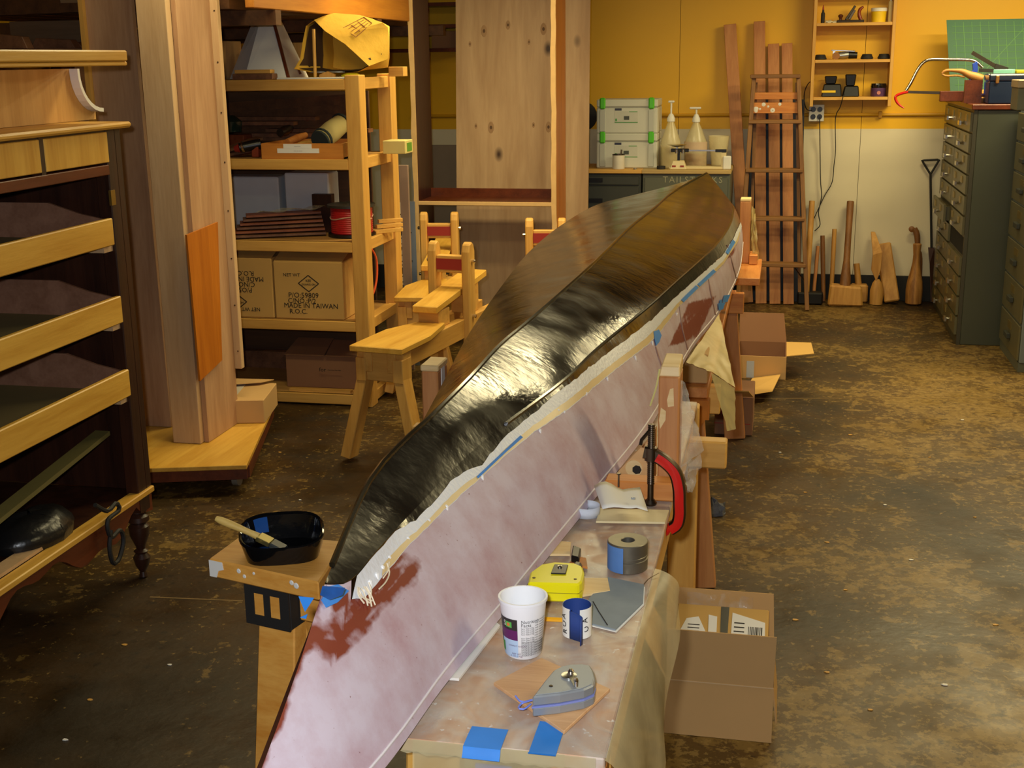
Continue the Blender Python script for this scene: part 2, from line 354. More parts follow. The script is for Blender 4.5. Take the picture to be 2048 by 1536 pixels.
g = G().tube(spline([P(1689, 188, y=WY-.19), P(1686, 194, y=WY-.2), P(1680, 215, y=WY-.09), P(1671, 236, y=WY-.04), P(1671, 300, y=WY-.025), P(1668, 330, y=WY-.025), P(1664, 365, y=WY-.025), P(1650, 390, y=WY-.025), P(1638, 415, y=WY-.045), P(1628, 437, y=WY-.045)], 40), .0032, 6)
solo('power_cord', g, blackm, 'thin black cord trailing down the wall from the battery charger', 'cord', smooth=True)
g = G().tube(spline([P(1628, 158, y=WY-.1), P(1616, 168, y=WY-.05), P(1609, 185, y=WY-.03), P(1609, 205, y=WY-.03), P(1614, 219, y=WY-.06), P(1624, 221, y=WY-.075)], 30), .0032, 6)
solo('power_cord', g, blackm, 'short black cord curling from the wall shelf into the outlet box', 'cord', smooth=True)
# ------------------------------------------------------------------ wall shelf
SF = WY-.17
t = thing('wall_shelf', 'narrow yellow pine shelf unit hung on the yellow wall', 'shelf', (P(1705, 100, y=SF).x, WY, P(1700, 207, y=SF).z))
xl, xr = P(1628, 90, y=SF).x, P(1786, 90, y=SF).x; zb = P(1700, 210, y=SF).z
for x in (xl, xr): part('side', G().box(x-.011, x+.011, SF, WY, zb-.01, 2.35), W['pineZ'], t, .002)
SZ = [P(1700, py, y=SF).z for py in (194, 119, 45)] + [2.04]
for z in SZ: part('shelf_board', G().box(xl+.011, xr-.011, SF+.004, WY, z-.02, z), W['pineX'], t, .002)
part('hanging_cleat', G().box(xl+.011, xr-.011, WY-.02, WY, 2.16, 2.24), W['pineX'], t)
def wsx(px, z, y=SF+.08): return P(px, 100, y=y).x
y_ = SF+.08
# bottom shelf
for pxa, pxb, pyt, label in ((1642, 1683, 168, 'black battery charger with yellow label on the wall shelf'), (1684, 1718, 172, 'plain black battery charger with tall pack on the wall shelf')):
    xa, xb = P(pxa, 190, y=y_).x, P(pxb, 190, y=y_).x; z0 = SZ[0]; zt = P(1660, pyt, y=y_).z
    t = thing('battery_charger', label, 'charger', ((xa+xb)/2, y_, z0))
    part('base', G().hexa([(xa, y_-.05, z0), (xb, y_-.05, z0), (xb, y_+.05, z0), (xa, y_+.05, z0)], [(xa+.015, y_-.035, zt), (xb-.008, y_-.035, zt), (xb-.008, y_+.045, zt), (xa+.015, y_+.045, zt)]), black, t, .006)
    pk = (1649, 1674, 152) if pxa == 1642 else (1690, 1712, 149)
    pa, pb = P(pk[0], 160, y=y_).x, P(pk[1], 160, y=y_).x; zp = P(1660, pk[2], y=y_).z
    part('battery_pack', G().hexa([(pa+.008, y_-.03, zt), (pb-.008, y_-.03, zt), (pb-.008, y_+.035, zt), (pa+.008, y_+.035, zt)], [(pa, y_-.035, zp), (pb, y_-.035, zp), (pb, y_+.04, zp), (pa, y_+.04, zp)]), black, t, .006)
    if pxa == 1642: part('label', G().box(P(1652, 0, y=y_).x, P(1680, 0, y=y_).x, y_-.052, y_-.049, z0+.028, z0+.042), yellow, t)
cx = P(1757, 175, y=y_).x; z0 = SZ[0]
t = thing('lidded_jar', 'small jar with purple label and shiny black lid on the wall shelf', 'jar', (cx, y_, z0))
part('jar_body', G().lathe([(.046, 0), (.05, .006), (.05, .055)], (cx, y_, z0), 18), plain('jar_label', (86, 56, 96), .4), t, smooth=True)
part('emblem', G().lathe([(.012, 0), (.012, .002)], (cx, y_-.0495, z0+.025), 12, (0, -1, 0)), plain('pale_red_emblem', (190, 120, 110), .5), t)
part('lid', G().lathe([(.05, 0), (.052, .008), (.048, .028), (.02, .03)], (cx, y_, z0+.056), 18), plain('gloss_black', (18, 18, 20), .08, coat=1), t, smooth=True)
# middle shelf: coils of cable, jig saw body, clamps
z1 = SZ[1]
def coil(px, label, r=.034, mat=blackm, h=.03):
    c = P(px, 110, y=y_).x; g = G()
    for k in range(3): g.tube([(c+(r-.004*k)*math.cos(a_*.3), y_+(r-.004*k)*math.sin(a_*.3), z1+.008+k*.009) for a_ in range(22)], .0075, 6)
    return solo('cable_coil', g, mat, label, 'cable', 'black cable coils on the middle wall shelf', smooth=True)
for px in (1641, 1734, 1768): coil(px, 'coil of black cable lying on the middle wall shelf')
xa, xb = P(1656, 110, y=y_).x, P(1716, 110, y=y_).x
t = thing('air_sander', 'silver and black air tool lying on the middle wall shelf', 'power tool', ((xa+xb)/2, y_, z1))
part('body', G().tube([(xa+.03, y_, z1+.026), (xa+.1, y_, z1+.026), (xb-.045, y_, z1+.03)], [.02, .025, .02], 12), steel, t, smooth=True)
part('grip', G().tube([(xb-.06, y_, z1+.028), (xb-.005, y_, z1+.026)], [.024, .021], 12), black, t, smooth=True)
part('lever', G().beam((xa+.02, y_-.01, z1+.06), (xb-.02, y_-.01, z1+.052), Y_, .022, .008), steel, t, .002)
part('lever_post', G().box(xa+.03, xa+.045, y_-.018, y_+.002, z1+.03, z1+.062), steel, t)
part('wheel', G().lathe([(.024, 0), (.024, .02)], (xa+.05, y_-.03, z1+.024), 14, (0, -1, 0)), plain('ochre_disc', (150, 96, 30), .5), t)
# top visible shelf
z2 = SZ[2]; cx = P(1646, 30, y=y_).x
t = thing('glue_bottle', 'slim dark glue bottle with red nozzle on the wall shelf', 'bottle', (cx, y_, z2))
part('bottle_body', G().lathe([(.012, 0), (.013, .01), (.013, .06), (.007, .072), (.006, .085)], (cx, y_, z2), 12), blackm, t, smooth=True)
part('nozzle', G().lathe([(.006, 0), (.005, .012), (.002, .03)], (cx, y_, z2+.085), 8), reds, t, smooth=True)
cx0, cx1 = P(1651, 40, y=y_).x, P(1677, 40, y=y_).x
solo('white_rag', G().grid([[(cx0+(cx1-cx0)*i/8, y_-.02+.05*j/4, z2+.002+.016*math.sin(j*math.pi/4)*(1-.4*i/8)+.004*math.sin(i*2+j)) for i in range(9)] for j in range(5)]), plain('rag_white', (206, 196, 166), .9), 'small off-white rag bunched up on the wall shelf', 'rag', smooth=True, solid=.003)
xa, xb = P(1674, 40, y=y_).x, P(1728, 40, y=y_).x
t = thing('hand_plane', 'dark iron bench plane with red-brown handle on the wall shelf', 'hand plane', ((xa+xb)/2, y_, z2))
part('sole', G().box(xa, xb, y_-.028, y_+.028, z2, z2+.018), plain('dark_iron', (52, 40, 30), .45, metal=.6), t, .003)
part('front_knob', G().lathe([(.01, 0), (.009, .012), (.016, .022), (.016, .03), (.008, .036)], (xa+.022, y_, z2+.018), 12), plain('knob_brown', (84, 36, 18), .3), t, smooth=True)
part('blade', G().beam((xa+.055, y_, z2+.018), (xb-.06, y_, z2+.105), Y_, .045, .014), plain('plane_iron', (70, 62, 50), .4, metal=.7), t, .002)
part('lever_cap', G().beam((xa+.075, y_, z2+.02), (xb-.062, y_, z2+.08), Y_, .038, .016), dsteel, t, .002)
part('rear_handle', G().tube(spline([(xb-.02, y_, z2+.018), (xb-.032, y_, z2+.05), (xb-.03, y_, z2+.08), (xb-.008, y_, z2+.1)], 8), [.012, .012, .012, .011, .011, .011, .009, .006], 10), plain('handle_red', (132, 48, 20), .35), t, smooth=True)
cx = P(1758, 25, y=y_).x
t = thing('plastic_tub', 'yellow plastic tub with white lid on the wall shelf', 'tub', (cx, y_, z2))
part('tub_body', G().lathe([(.044, 0), (.048, .06), (.049, .068)], (cx, y_, z2), 20), yellow, t, smooth=True)
part('lid', G().lathe([(.051, 0), (.051, .018), (.046, .022)], (cx, y_, z2+.068), 20), white, t, smooth=True)
cx = P(1781, 20, y=y_).x
t = thing('caulk_tube', 'tall pale caulking tube standing on the wall shelf', 'tube', (cx, y_, z2))
part('cartridge', G().lathe([(.014, 0), (.014, .13)], (cx, y_, z2), 12), plain('cartridge_cream', (220, 200, 140), .5), t, smooth=True)
part('tip', G().lathe([(.007, 0), (.003, .03)], (cx, y_, z2+.13), 8), white, t, smooth=True)
# ------------------------------------------------------------------ lumber and ladder at the back wall
def leaner(name, pxb, pyb, pxt, pyt, wpx, mat, label, cat, yb, yt, th=.038, group=None):
    b = P(pxb, pyb, y=yb); b.z = .003; tp = P(pxt, pyt, y=yt); wd = (P(pxb+wpx/2, pyb, y=yb)-P(pxb-wpx/2, pyb, y=yb)).length
    return solo(name, G().beam(b, tp, X_, wd, th), mat, label, cat, group, bevel=.002)
leaner('lumber_board', 1494, 615, 1460, 49, 24, W['firZ'], 'tall fir stud leaning left of the stepladder', 'board', 8.62, 8.81)
leaner('lumber_board', 1522, 610, 1519, 43, 22, W['firZ'], 'knotty fir stud leaning behind the ladder, taller than its neighbours', 'board', 8.6, 8.81)
leaner('lumber_board', 1550, 611, 1547, 88, 22, W['firZ'], 'fir stud between two others behind the stepladder', 'board', 8.6, 8.81)
leaner('lumber_board', 1577, 611, 1574, 87, 21, W['firZ'], 'fir stud behind the ladder beside the dark panel', 'board', 8.6, 8.81)
a, b = P(1487, 605, y=8.72), P(1600, 605, y=8.72); zt = P(1500, 199, y=8.83).z
solo('dark_panel', G().hexa([(a.x-.02, 8.70, .003), (b.x, 8.70, .003), (b.x, 8.715, .003), (a.x-.02, 8.715, .003)], [(a.x, 8.79, zt), (b.x-.03, 8.79, zt), (b.x-.03, 8.805, zt), (a.x, 8.805, zt)]), plain('blue_black_panel', (17, 17, 19), .5), 'blue-black sheet leaning on the wall behind the fir studs', 'panel')  # plain dark panel standing behind the studs
t = thing('stepladder', 'old wooden stepladder standing folded against the back wall lumber', 'ladder', P(1550, 615, y=8.42))
def lad(px, py):
    """a point on the sloping front of the ladder"""
    f_ = (620-py)/465; return P(px, py, y=8.42+.12*f_)
for (xa, ya), (xb, yb) in (((1614, 621), (1597, 156)), ((1475, 600), (1508, 156))):
    p0 = lad(xa, ya); p0.z = .002
    part('rail', G().beam(p0, lad(xb, yb), X_, .028, .07), W['oldwoodZ'], t, .003)
for (xa, xb, py) in ((1496, 1604, 243), (1490, 1607, 340), (1484, 1610, 436), (1478, 1613, 527)):
    a, b = lad(xa, py), lad(xb, py); part('tread', G().box(a.x+.004, b.x-.004, a.y-.05, a.y+.05, a.z-.012, a.z+.012), W['oldwood'], t, .003)
a, b = lad(1501, 153), lad(1601, 153); part('top_cap', G().box(a.x, b.x, a.y-.06, a.y+.075, a.z-.012, a.z+.012), W['oldwood'], t, .003)
for py, hh in ((192, .022), (216, .034)):
    a, b = lad(1507, py), lad(1598, py); part('crosspiece', G().box(a.x, b.x, a.y-.012, a.y+.012, a.z-hh, a.z+hh), W['firX'], t, .002)
    if py > 200:
        for k in range(9):
            q = random.random(); part('paint_spot', G().lathe([(.006+.012*random.random(), 0), (.004, .001)], (a.x+(b.x-a.x)*q, a.y-.012, a.z+random.uniform(-.02, .025)), 7, (0, -1, 0)), white, t)
for (xa, ya), (xb, yb) in (((1600, 560), (1594, 165)), ((1500, 560), (1512, 165))):
    a = P(xa, ya, y=8.53); part('back_rail', G().beam((a.x, 8.545, .1), P(xb, yb, y=8.565), X_, .02, .03), W['oldwoodZ'], t)
part('brace', G().beam(lad(1609, 562), lad(1590, 540)+Vector((0, .08, 0)), X_, .006, .006), dsteel, t)
# ------------------------------------------------------------------ mallets, clubs and hammers along the wall
def stick(px0, py0, px1, py1, yb, yt, r0, r1, z0=None):
    a = P(px0, py0, y=yb); b = P(px1, py1, y=yt)
    if z0 is not None: a.z = z0
    return a, b, G().tube([a, a.lerp(b, .3), a.lerp(b, .75), b], [r0, (r0*2+r1)/3, r1, r1*.95], 10)
hb = P(1620, 590, y=8.66)
t = thing('sledge_hammer', 'sledge hammer with long pale handle and black head on the floor', 'hammer', (hb.x, 8.66, 0))
a, b, g = stick(1613, 590, 1624, 402, 8.64, 8.8, .017, .02, .05); part('handle', g, W['malletwood'], t, smooth=True)
part('head', G().box(hb.x-.085, hb.x+.085, 8.6, 8.69, .002, .085), plain('black_iron', (26, 24, 22), .5, metal=.4), t, .01)
for (x0, x1, pt, r, label) in ((1627, 1636, 492, .013, 'short red-brown tool handle leaning beside the sledge hammer'), (1648, 1645, 471, .016, 'dark brown hammer handle leaning between two paler handles'), (1663, 1669, 458, .016, 'pale ash handle leaning left of the big mallet')):
    a, b, g = stick(x0, 580, x1, pt, 8.74, 8.8, r*.9, r, .003)
    solo('wooden_stick', g, W['firZ'] if r < .015 else (W['handle'] if 'dark' in label else W['malletwood']), label, 'handle', smooth=True)
yb = 8.62; xa, xb = P(1655, 600, y=yb).x, P(1722, 600, y=yb).x
t = thing('wooden_mallet', 'large wooden mallet with long dark handle standing on its head', 'mallet', ((xa+xb)/2, yb, 0))
zt = P(1690, 571, y=yb).z
part('head', G().hexa([(xa, yb-.05, .003), (xb+.012, yb-.05, .003), (xb+.012, yb+.05, .003), (xa, yb+.05, .003)], [(xa+.01, yb-.045, zt+.01), (xb, yb-.045, zt-.004), (xb, yb+.045, zt-.004), (xa+.01, yb+.045, zt+.01)]), W['malletwood'], t, .012)
a, b = P(1690, 572, y=yb), P(1701, 403, y=8.8); part('handle', G().tube([a-Vector((0, 0, .02)), a.lerp(b, .1), a.lerp(b, .3), a.lerp(b, .6), b], [.036, .034, .022, .021, .024], 12), W['handle'], t, smooth=True)
yb = 8.76; xa, xb = P(1700, 600, y=yb).x, P(1734, 600, y=yb).x
t = thing('wooden_mallet', 'small wooden mallet with stubby handle behind the large mallet', 'mallet', ((xa+xb)/2, yb, 0))
part('head', G().box(xa, xb, yb-.04, yb+.04, .003, P(1715, 568, y=yb).z), W['malletwood'], t, .01)
a, b = P(1718, 570, y=yb), P(1713, 527, y=8.79); part('handle', G().tube([a-Vector((0, 0, .02)), b], [.022, .02], 10), W['malletwood'], t, smooth=True)
yb = 8.68
c = P(1752, 604, y=yb); tp = P(1745, 463, y=8.82)
t = thing('wooden_club', 'pale hewn club with narrow waist and bark-edged foot', 'club', (c.x, yb, 0))
part('foot', G().lathe([(.042, .003), (.044, .1), (.03, .15), (.014, .175)], (c.x, yb, 0), 12, sy=.6), W['malletwood'], t, smooth=True)
part('blade', G().prism([(c.x-.004, yb-.012, .165), (c.x+.018, yb-.012, .24), (c.x+.02, yb-.006, .36), (tp.x+.016, tp.y-.03, tp.z), (tp.x-.012, tp.y-.03, tp.z), (c.x-.04, yb-.006, .34), (c.x-.045, yb-.012, .24), (c.x-.012, yb-.012, .17)], (0, .024, 0)), W['malletwood'], t, .003)
pa, pb_ = P(1784, 600, y=8.7), P(1766, 487, y=8.81); pa.z = .02
solo('wood_block', G().beam(pa, pb_, X_, .1, .045), W['malletwood'], 'rectangular wooden block leaning against the cream wall', 'block', bevel=.008)
c = P(1827, 600, y=8.72)
solo('turned_club', G().lathe([(.04, .003), (.053, .012), (.056, .1), (.05, .16), (.034, .23), (.024, .29), (.022, .34), (.028, .41), (.024, .415)], (c.x, 8.72, 0), 16), wood('club_wood', (196, 140, 70), (120, 74, 30), 'Z', 9), 'turned wooden club shaped like a bowling pin by the wall', 'club', smooth=True)
c2 = P(1836, 575, y=8.81)
t = thing('hooked_stick', 'curved wooden handle with hooked top behind the turned club', 'handle', (c2.x, 8.81, 0))
part('shaft', G().tube(spline([(c2.x+.01, 8.81, .003), (c2.x, 8.81, .3), P(1836, 500, y=8.81), P(1834, 470, y=8.81), P(1829, 457, y=8.81)], 20), [.016]*14+[.017, .018, .019, .02, .02, .018], 10), W['handle'], t, smooth=True)
part('hook', G().lathe([(.006, 0), (.02, .008), (.02, .026), (.006, .034)], P(1824, 459, y=8.79), 12, (0, 1, 0)), W['handle'], t, smooth=True)
# iron spade with looped handle
t = thing('ditch_spade', 'long iron spade with triangular loop handle against the wall', 'spade', P(1862, 600, y=8.76))
h1, h2, h3, sh = [P(px, py, y=8.82) for px, py in ((1844, 321), (1879, 319), (1861, 349), (1863, 495))]
part('loop_handle', G().tube([h3, h1.lerp(h3, .12), h1, h1.lerp(h2, .1), h2.lerp(h1, .1), h2, h2.lerp(h3, .88), h3], .007, 8), blackm, t, smooth=True)
part('shaft', G().tube([h3, sh], .008, 8), blackm, t, smooth=True)
q = P(1863, 600, y=8.79); q.z = .01
part('blade', G().prism([sh+Vector((-.022, 0, 0)), sh+Vector((.02, 0, 0)), (q.x+.018, 8.80, .25), (q.x+.006, 8.78, .01), (q.x-.006, 8.78, .01), (q.x-.028, 8.80, .27)], (0, .008, 0)), plain('rusty_blade', (70, 42, 26), .5, metal=.4), t)
# ------------------------------------------------------------------ card catalogue and filing cabinet on the right
cx0, cy0, cy1, ch = 1.03, 7.5, 8.72, 1.37
t = thing('card_catalogue', 'green-grey steel card catalogue with two columns of small drawers', 'cabinet', (cx0, cy0, 0))
part('carcass', G().box(cx0+.02, cx0+.62, cy0, cy1, .0, ch-.03), greeng, t, .004)
part('front_frame', G().box(cx0, cx0+.02, cy0, cy1, .0, ch-.03), plain('frame_enamel', (60, 56, 40), .45), t)
part('top_slab', G().box(cx0-.015, cx0+.63, cy0-.015, cy1+.02, ch-.03, ch), W['mahogY'], t, .004)
rows = 11; dh = (ch-.03-.06)/rows; dw = (cy1-cy0-.03)/2
g = G().box(-.014, 0, -dw/2+.006, dw/2-.006, .006, dh-.006); dm = g.mesh('drawer', Matrix.Identity(4)); dm.materials.append(greend)
g = G().box(-.006, 0, -.028, .028, -.018, .018); hm = g.mesh('label_holder', Matrix.Identity(4)); hm.materials.append(plain('brass_holder', (150, 128, 70), .35, metal=.6))
g = G().lathe([(.008, 0), (.008, .016)], (0, -.0, 0), 6, (-1, 0, 0)).box(-.026, -.014, -.034, .034, -.012, .012); pm = g.mesh('pull', Matrix.Identity(4)); pm.materials.append(nickel)
for c_ in range(2):
    yc = cy0+.015+dw*(c_+.5)
    for r_ in range(rows):
        z0 = .05+dh*r_
        if (c_, r_) == (0, 4):      # missing drawer: a black plate paints in the shade of the hole
            part('slot_shade', G().box(cx0-.001, cx0+.004, yc-dw/2+.01, yc+dw/2-.01, z0+.008, z0+dh-.008), plain('slot_shade_black', (8, 8, 8), .9), t); continue
        ox = -.035 if (c_, r_) == (1, 5) else 0
        d = inst('drawer', dm, t, (cx0+ox, yc, z0))
        if ox: part('drawer_box', G().box(cx0+ox, cx0+.01, yc-dw/2+.03, yc+dw/2-.03, z0+.012, z0+dh-.02), greend, t)
        for s_ in (-1, 1): inst('label_holder', hm, d, (cx0+ox-.014, yc+s_*dw*.24, z0+dh*.66))
        inst('pull', pm, d, (cx0+ox-.014, yc, z0+dh*.36))
fx, fy0, fy1, fh = 1.255, 6.6, 7.46, 1.36
t = thing('filing_cabinet', 'grey steel filing cabinet in front of the card catalogue', 'cabinet', (fx, fy0, 0))
part('carcass', G().box(fx+.012, fx+.7, 6.86, fy1, .05, fh), plain('blue_grey_enamel', (108, 116, 116), .4), t, .004)
part('plinth', G().box(fx+.01, fx+.69, 6.87, fy1, 0, .05), steelg, t)
z0 = .06
for hh in (.2, .2, .2, .2, .16, .16, .16):
    d = part('drawer', G().box(fx, fx+.012, 6.87, fy1-.01, z0, z0+hh-.012), greend, t, .003)
    part('pull', G().box(fx-.022, fx, 7.1, 7.2, z0+hh*.35, z0+hh*.5), steeld, d, .003)
    part('label_holder', G().box(fx-.004, fx, 7.1, 7.2, z0+hh*.6, z0+hh*.8), plain('holder_bronze', (120, 104, 56), .4, metal=.5), d)
    z0 += hh
# things on top of the catalogue
T_ = ch
ax, ay = cx0, 7.75
t = thing('cutting_mat', 'green cutting mat with yellow grid lines propped on the cabinet', 'cutting mat', (1.4, 8.35, T_))
a0, a1 = P(1893, 40, y=8.6), P(1903, 172, y=8.45); r0 = P(2075, 36, y=8.6)
zt = a0.z; zb_ = T_+.004
mt = part('mat', G().hexa([(a1.x, 8.45, zb_), (r0.x+.05, 8.45, zb_), (r0.x+.05, 8.455, zb_), (a1.x, 8.455, zb_)], [(a0.x, 8.6, zt), (r0.x+.05, 8.6, zt), (r0.x+.05, 8.605, zt), (a0.x, 8.605, zt)]), plain('green_vinyl', (30, 90, 58), .55, var=.05), t)
yl = plain('yellow_line', (84, 138, 70), .6)
def matpt(u, v): return Vector((a1.x+(a0.x-a1.x)*v+u, 8.45+.15*v-.001, zb_+(zt-zb_)*v))
for k in range(1, 12): part('grid_line', G().beam(matpt(.03, k/12), matpt(.62, k/12), Z_, .0022 if k % 2 else .003, .001), yl, mt)
for k in range(1, 12): part('grid_line', G().beam(matpt(.05*k, .04), matpt(.05*k, .97), X_, .0022 if k % 2 else .003, .001), yl, mt)
part('grid_line', G().beam(matpt(.1, .1), matpt(.5, .97), X_, .0025, .001), yl, mt)
# boards under the saws
pz = T_
solo('wooden_tray', G().box(cx0-.0, cx0+.34, 8.0, 8.4, pz, pz+.045), W['mahogY'], 'flat reddish wooden tray on the card catalogue', 'tray', bevel=.004)
solo('pine_strip', G().beam((cx0+.03, 7.92, pz+.055), (cx0+.36, 8.3, pz+.055), Z_, .02, .09), W['pineX'], 'short pale pine strip lying across the wooden tray', 'board', bevel=.002)
solo('wood_scrap', G().prism([(cx0+.0, 7.74, pz+.001), (cx0+.12, 7.735, pz+.001), (cx0+.2, 7.88, pz+.001), (cx0+.1, 7.9, pz+.001)], (0, 0, .026)), W['malletwood'], 'pale tapered wood offcut beside the navy toolbox', 'offcut', bevel=.003)
# bow saw standing out past the cabinet front
ys = 7.98
pts = [P(px, py, y=ys) for px, py in ((1812, 181), (1822, 165), (1836, 138), (1848, 124), (1862, 119), (1893, 119), (1945, 121), (1965, 135))]
t = thing('bow_saw', 'silver tubular bow saw with red handle over the catalogue edge', 'saw', (cx0+.1, ys, T_))
part('frame', G().tube(spline(pts, 30), .009, 10), nickel, t, smooth=True)
a, b = P(1813, 184, y=ys), P(1880, 187, y=ys)
part('blade', G().beam(a, b+Vector((.25, 0, -.004)), Z_, .016, .002), dsteel, t)
part('handle', G().tube(spline([P(px, py, y=ys) for px, py in ((1816, 184), (1803, 187), (1791, 193), (1793, 203), (1800, 211), (1808, 216))], 14), [.008]*10+[.007, .006, .005, .004], 8), redp, t, smooth=True)
bs = P(1889, 196, y=7.98)
solo('bench_hook', G().box(P(1878, 200, y=7.99).x, cx0+.02, 7.96, 8.0, ch-.04+.04, ch+.06), W['mahogY'], 'small dark red block under the bow saw blade', 'block', bevel=.003)
# hand saw with tan handle
ysx = 7.72
t = thing('hand_saw', 'hand saw with tan wooden grip resting on the wooden tray', 'saw', (cx0+.1, ysx, T_))
part('grip', G().tube(spline([P(px, py, y=ysx) for px, py in ((1884, 147), (1892, 141), (1910, 141), (1925, 143), (1940, 150), (1965, 158))], 16), [.006, .008, .008, .008, .009, .01, .012, .014, .016, .018, .02, .022, .024, .024, .024, .022], 10), wood('tan_grip', (190, 134, 66), (150, 96, 40), 'X', 8), t, smooth=True)
part('grip_lip', G().tube(spline([P(px, py, y=ysx) for px, py in ((1884, 148), (1893, 152), (1912, 151), (1930, 154))], 8), .006, 8), W['malletwood'], t, smooth=True)
part('support', G().box(P(1930, 160, y=ysx).x, P(1965, 160, y=ysx).x, ysx-.02, ysx+.02, T_, P(1945, 160, y=ysx).z), W['mahogY'], t)
# blue spring clamp, black square
yk = 7.86
t = thing('spring_clamp', 'blue spring clamp standing behind the navy toolbox', 'clamp', P(1945, 150, y=yk))
part('jaw', G().prism([P(px, py, y=yk) for px, py in ((1936, 152), (1946, 140), (1945, 128), (1955, 122), (1956, 140), (1953, 152), (1965, 190), (1950, 190))], (0, .02, 0)), plain('clamp_blue', (30, 66, 180), .45), t, .002)
t = thing('steel_square', 'dark steel rafter square lying tilted over the toolbox', 'square', P(1970, 130, y=yk+.1))
k0, k1, k2 = [P(px, py, y=yk+.06) for px, py in ((1944, 105), (1990, 132), (2015, 140))]
part('blade', G().beam(k0, k1, Z_, .022, .004), dsteel, t)
part('stock', G().beam(k1, k2, Z_, .03, .016), blackm, t, .002)
part('leg', G().beam(P(1958, 140, y=yk+.06), k2+Vector((.15, 0, -.02)), Z_, .02, .004), blackm, t)
# navy toolbox
yt0 = 7.53; xa = P(1976, 200, y=yt0).x; z1_ = P(1990, 148, y=yt0).z
t = thing('toolbox', 'navy blue metal toolbox with brass latch on the catalogue', 'toolbox', (xa+.2, yt0+.09, T_))
part('body', G().box(xa, xa+.36, yt0, yt0+.19, T_, T_+(z1_-T_)*.75), navy, t, .006)
part('lid', G().box(xa-.003, xa+.363, yt0-.003, yt0+.193, T_+(z1_-T_)*.75, z1_), navy, t, .008)
lx = P(1994, 160, y=yt0).x; part('latch', G().box(lx-.008, lx+.01, yt0-.014, yt0-.002, z1_-.05, z1_-.008), plain('brass', (190, 140, 80), .3, metal=.8), t, .003)
part('handle', G().tube(spline([(xa+.2, yt0+.09, z1_), (xa+.22, yt0+.09, z1_+.012), (xa+.3, yt0+.09, z1_+.012), (xa+.32, yt0+.09, z1_)], 10), .005, 6), navy, t, smooth=True)
gx0, gx1 = P(1984, 145, y=7.6).x, P(2030, 145, y=7.6).x
solo('folded_cloth', G().prism([(gx0, 7.555, z1_+.001), (gx1-.02, 7.55, z1_+.001), (gx1, 7.6, z1_+.001), (gx1-.03, 7.66, z1_+.001), (gx0+.02, 7.65, z1_+.001)], (0, 0, .022)), plain('pale_teal_cloth', (130, 196, 176), .9), 'pale teal cloth lying on the toolbox lid', 'cloth', bevel=.002)
solo('yellow_pad', G().box(P(2032, 140, y=7.62).x, P(2032, 140, y=7.62).x+.1, 7.6, 7.68, z1_+.001, z1_+.02), plain('lime_yellow', (190, 180, 30), .6), 'lime yellow block lying on the toolbox lid', 'block', bevel=.003)
yf = 6.9; xa = P(2035, 200, y=yf).x
t = thing('tin_box', 'grey tin box with lid standing on the filing cabinet', 'box', (xa+.1, yf+.1, fh))
zt = P(2042, 160, y=yf).z; part('box_body', G().box(xa, xa+.22, yf, yf+.2, fh, zt-.04), steelg, t, .004); part('lid', G().box(xa-.004, xa+.224, yf-.004, yf+.204, zt-.04, zt), plain('tin_pale', (150, 132, 104), .5), t, .004)
# ------------------------------------------------------------------ steel cabinets behind the stern, with their load
BY, BZ = 8.2, .94
def steelcab(x0, x1, label, mat, drawers, by):
    t = thing('steel_cabinet', label, 'cabinet', ((x0+x1)/2, by, 0))
    part('carcass', G().box(x0, x1, by+.012, 8.66, 0, BZ-.025), mat, t, .004)
    part('worktop', G().box(x0-.004, x1+.004, by-.012, 8.665, BZ-.025, BZ), W['pineX'] if drawers else wood('dusty_top', (196, 166, 104), (160, 130, 76), 'X', 5), t, .003)
    z0 = .04; hs = [.2]*4+[.065] if drawers else [.86]
    for hh in hs:
        d = part('drawer' if drawers else 'door', G().box(x0+.015, x1-.015, by-.002, by+.012, z0, z0+hh-.01), mat, t, .003)
        if drawers: part('pull', G().box((x0+x1)/2-.06, (x0+x1)/2+.05, by-.014, by-.002, z0+hh*.5-.012, z0+hh*.5+.012), black, d)
        z0 += hh
    return t
c1, c2_, c3 = P(1100, 340, y=BY).x, P(1285, 340, y=BY).x, P(1461, 340, y=BY).x
steelcab(c1, c2_-.008, 'dark steel cabinet of shallow drawers under the tool cases', steeld, True, BY)
t = steelcab(c2_, c3, 'grey-green steel cabinet with stencilled white letters on its door', steelg, False, BY)
lo = P(1391, 360, y=BY); lettering('TAILSTOCKS', .056, (P(1385, 361, y=BY).x, BY-.003, lo.z), X_, Z_, plain('stencil_white', (150, 146, 118), .7), t, space=1.25)
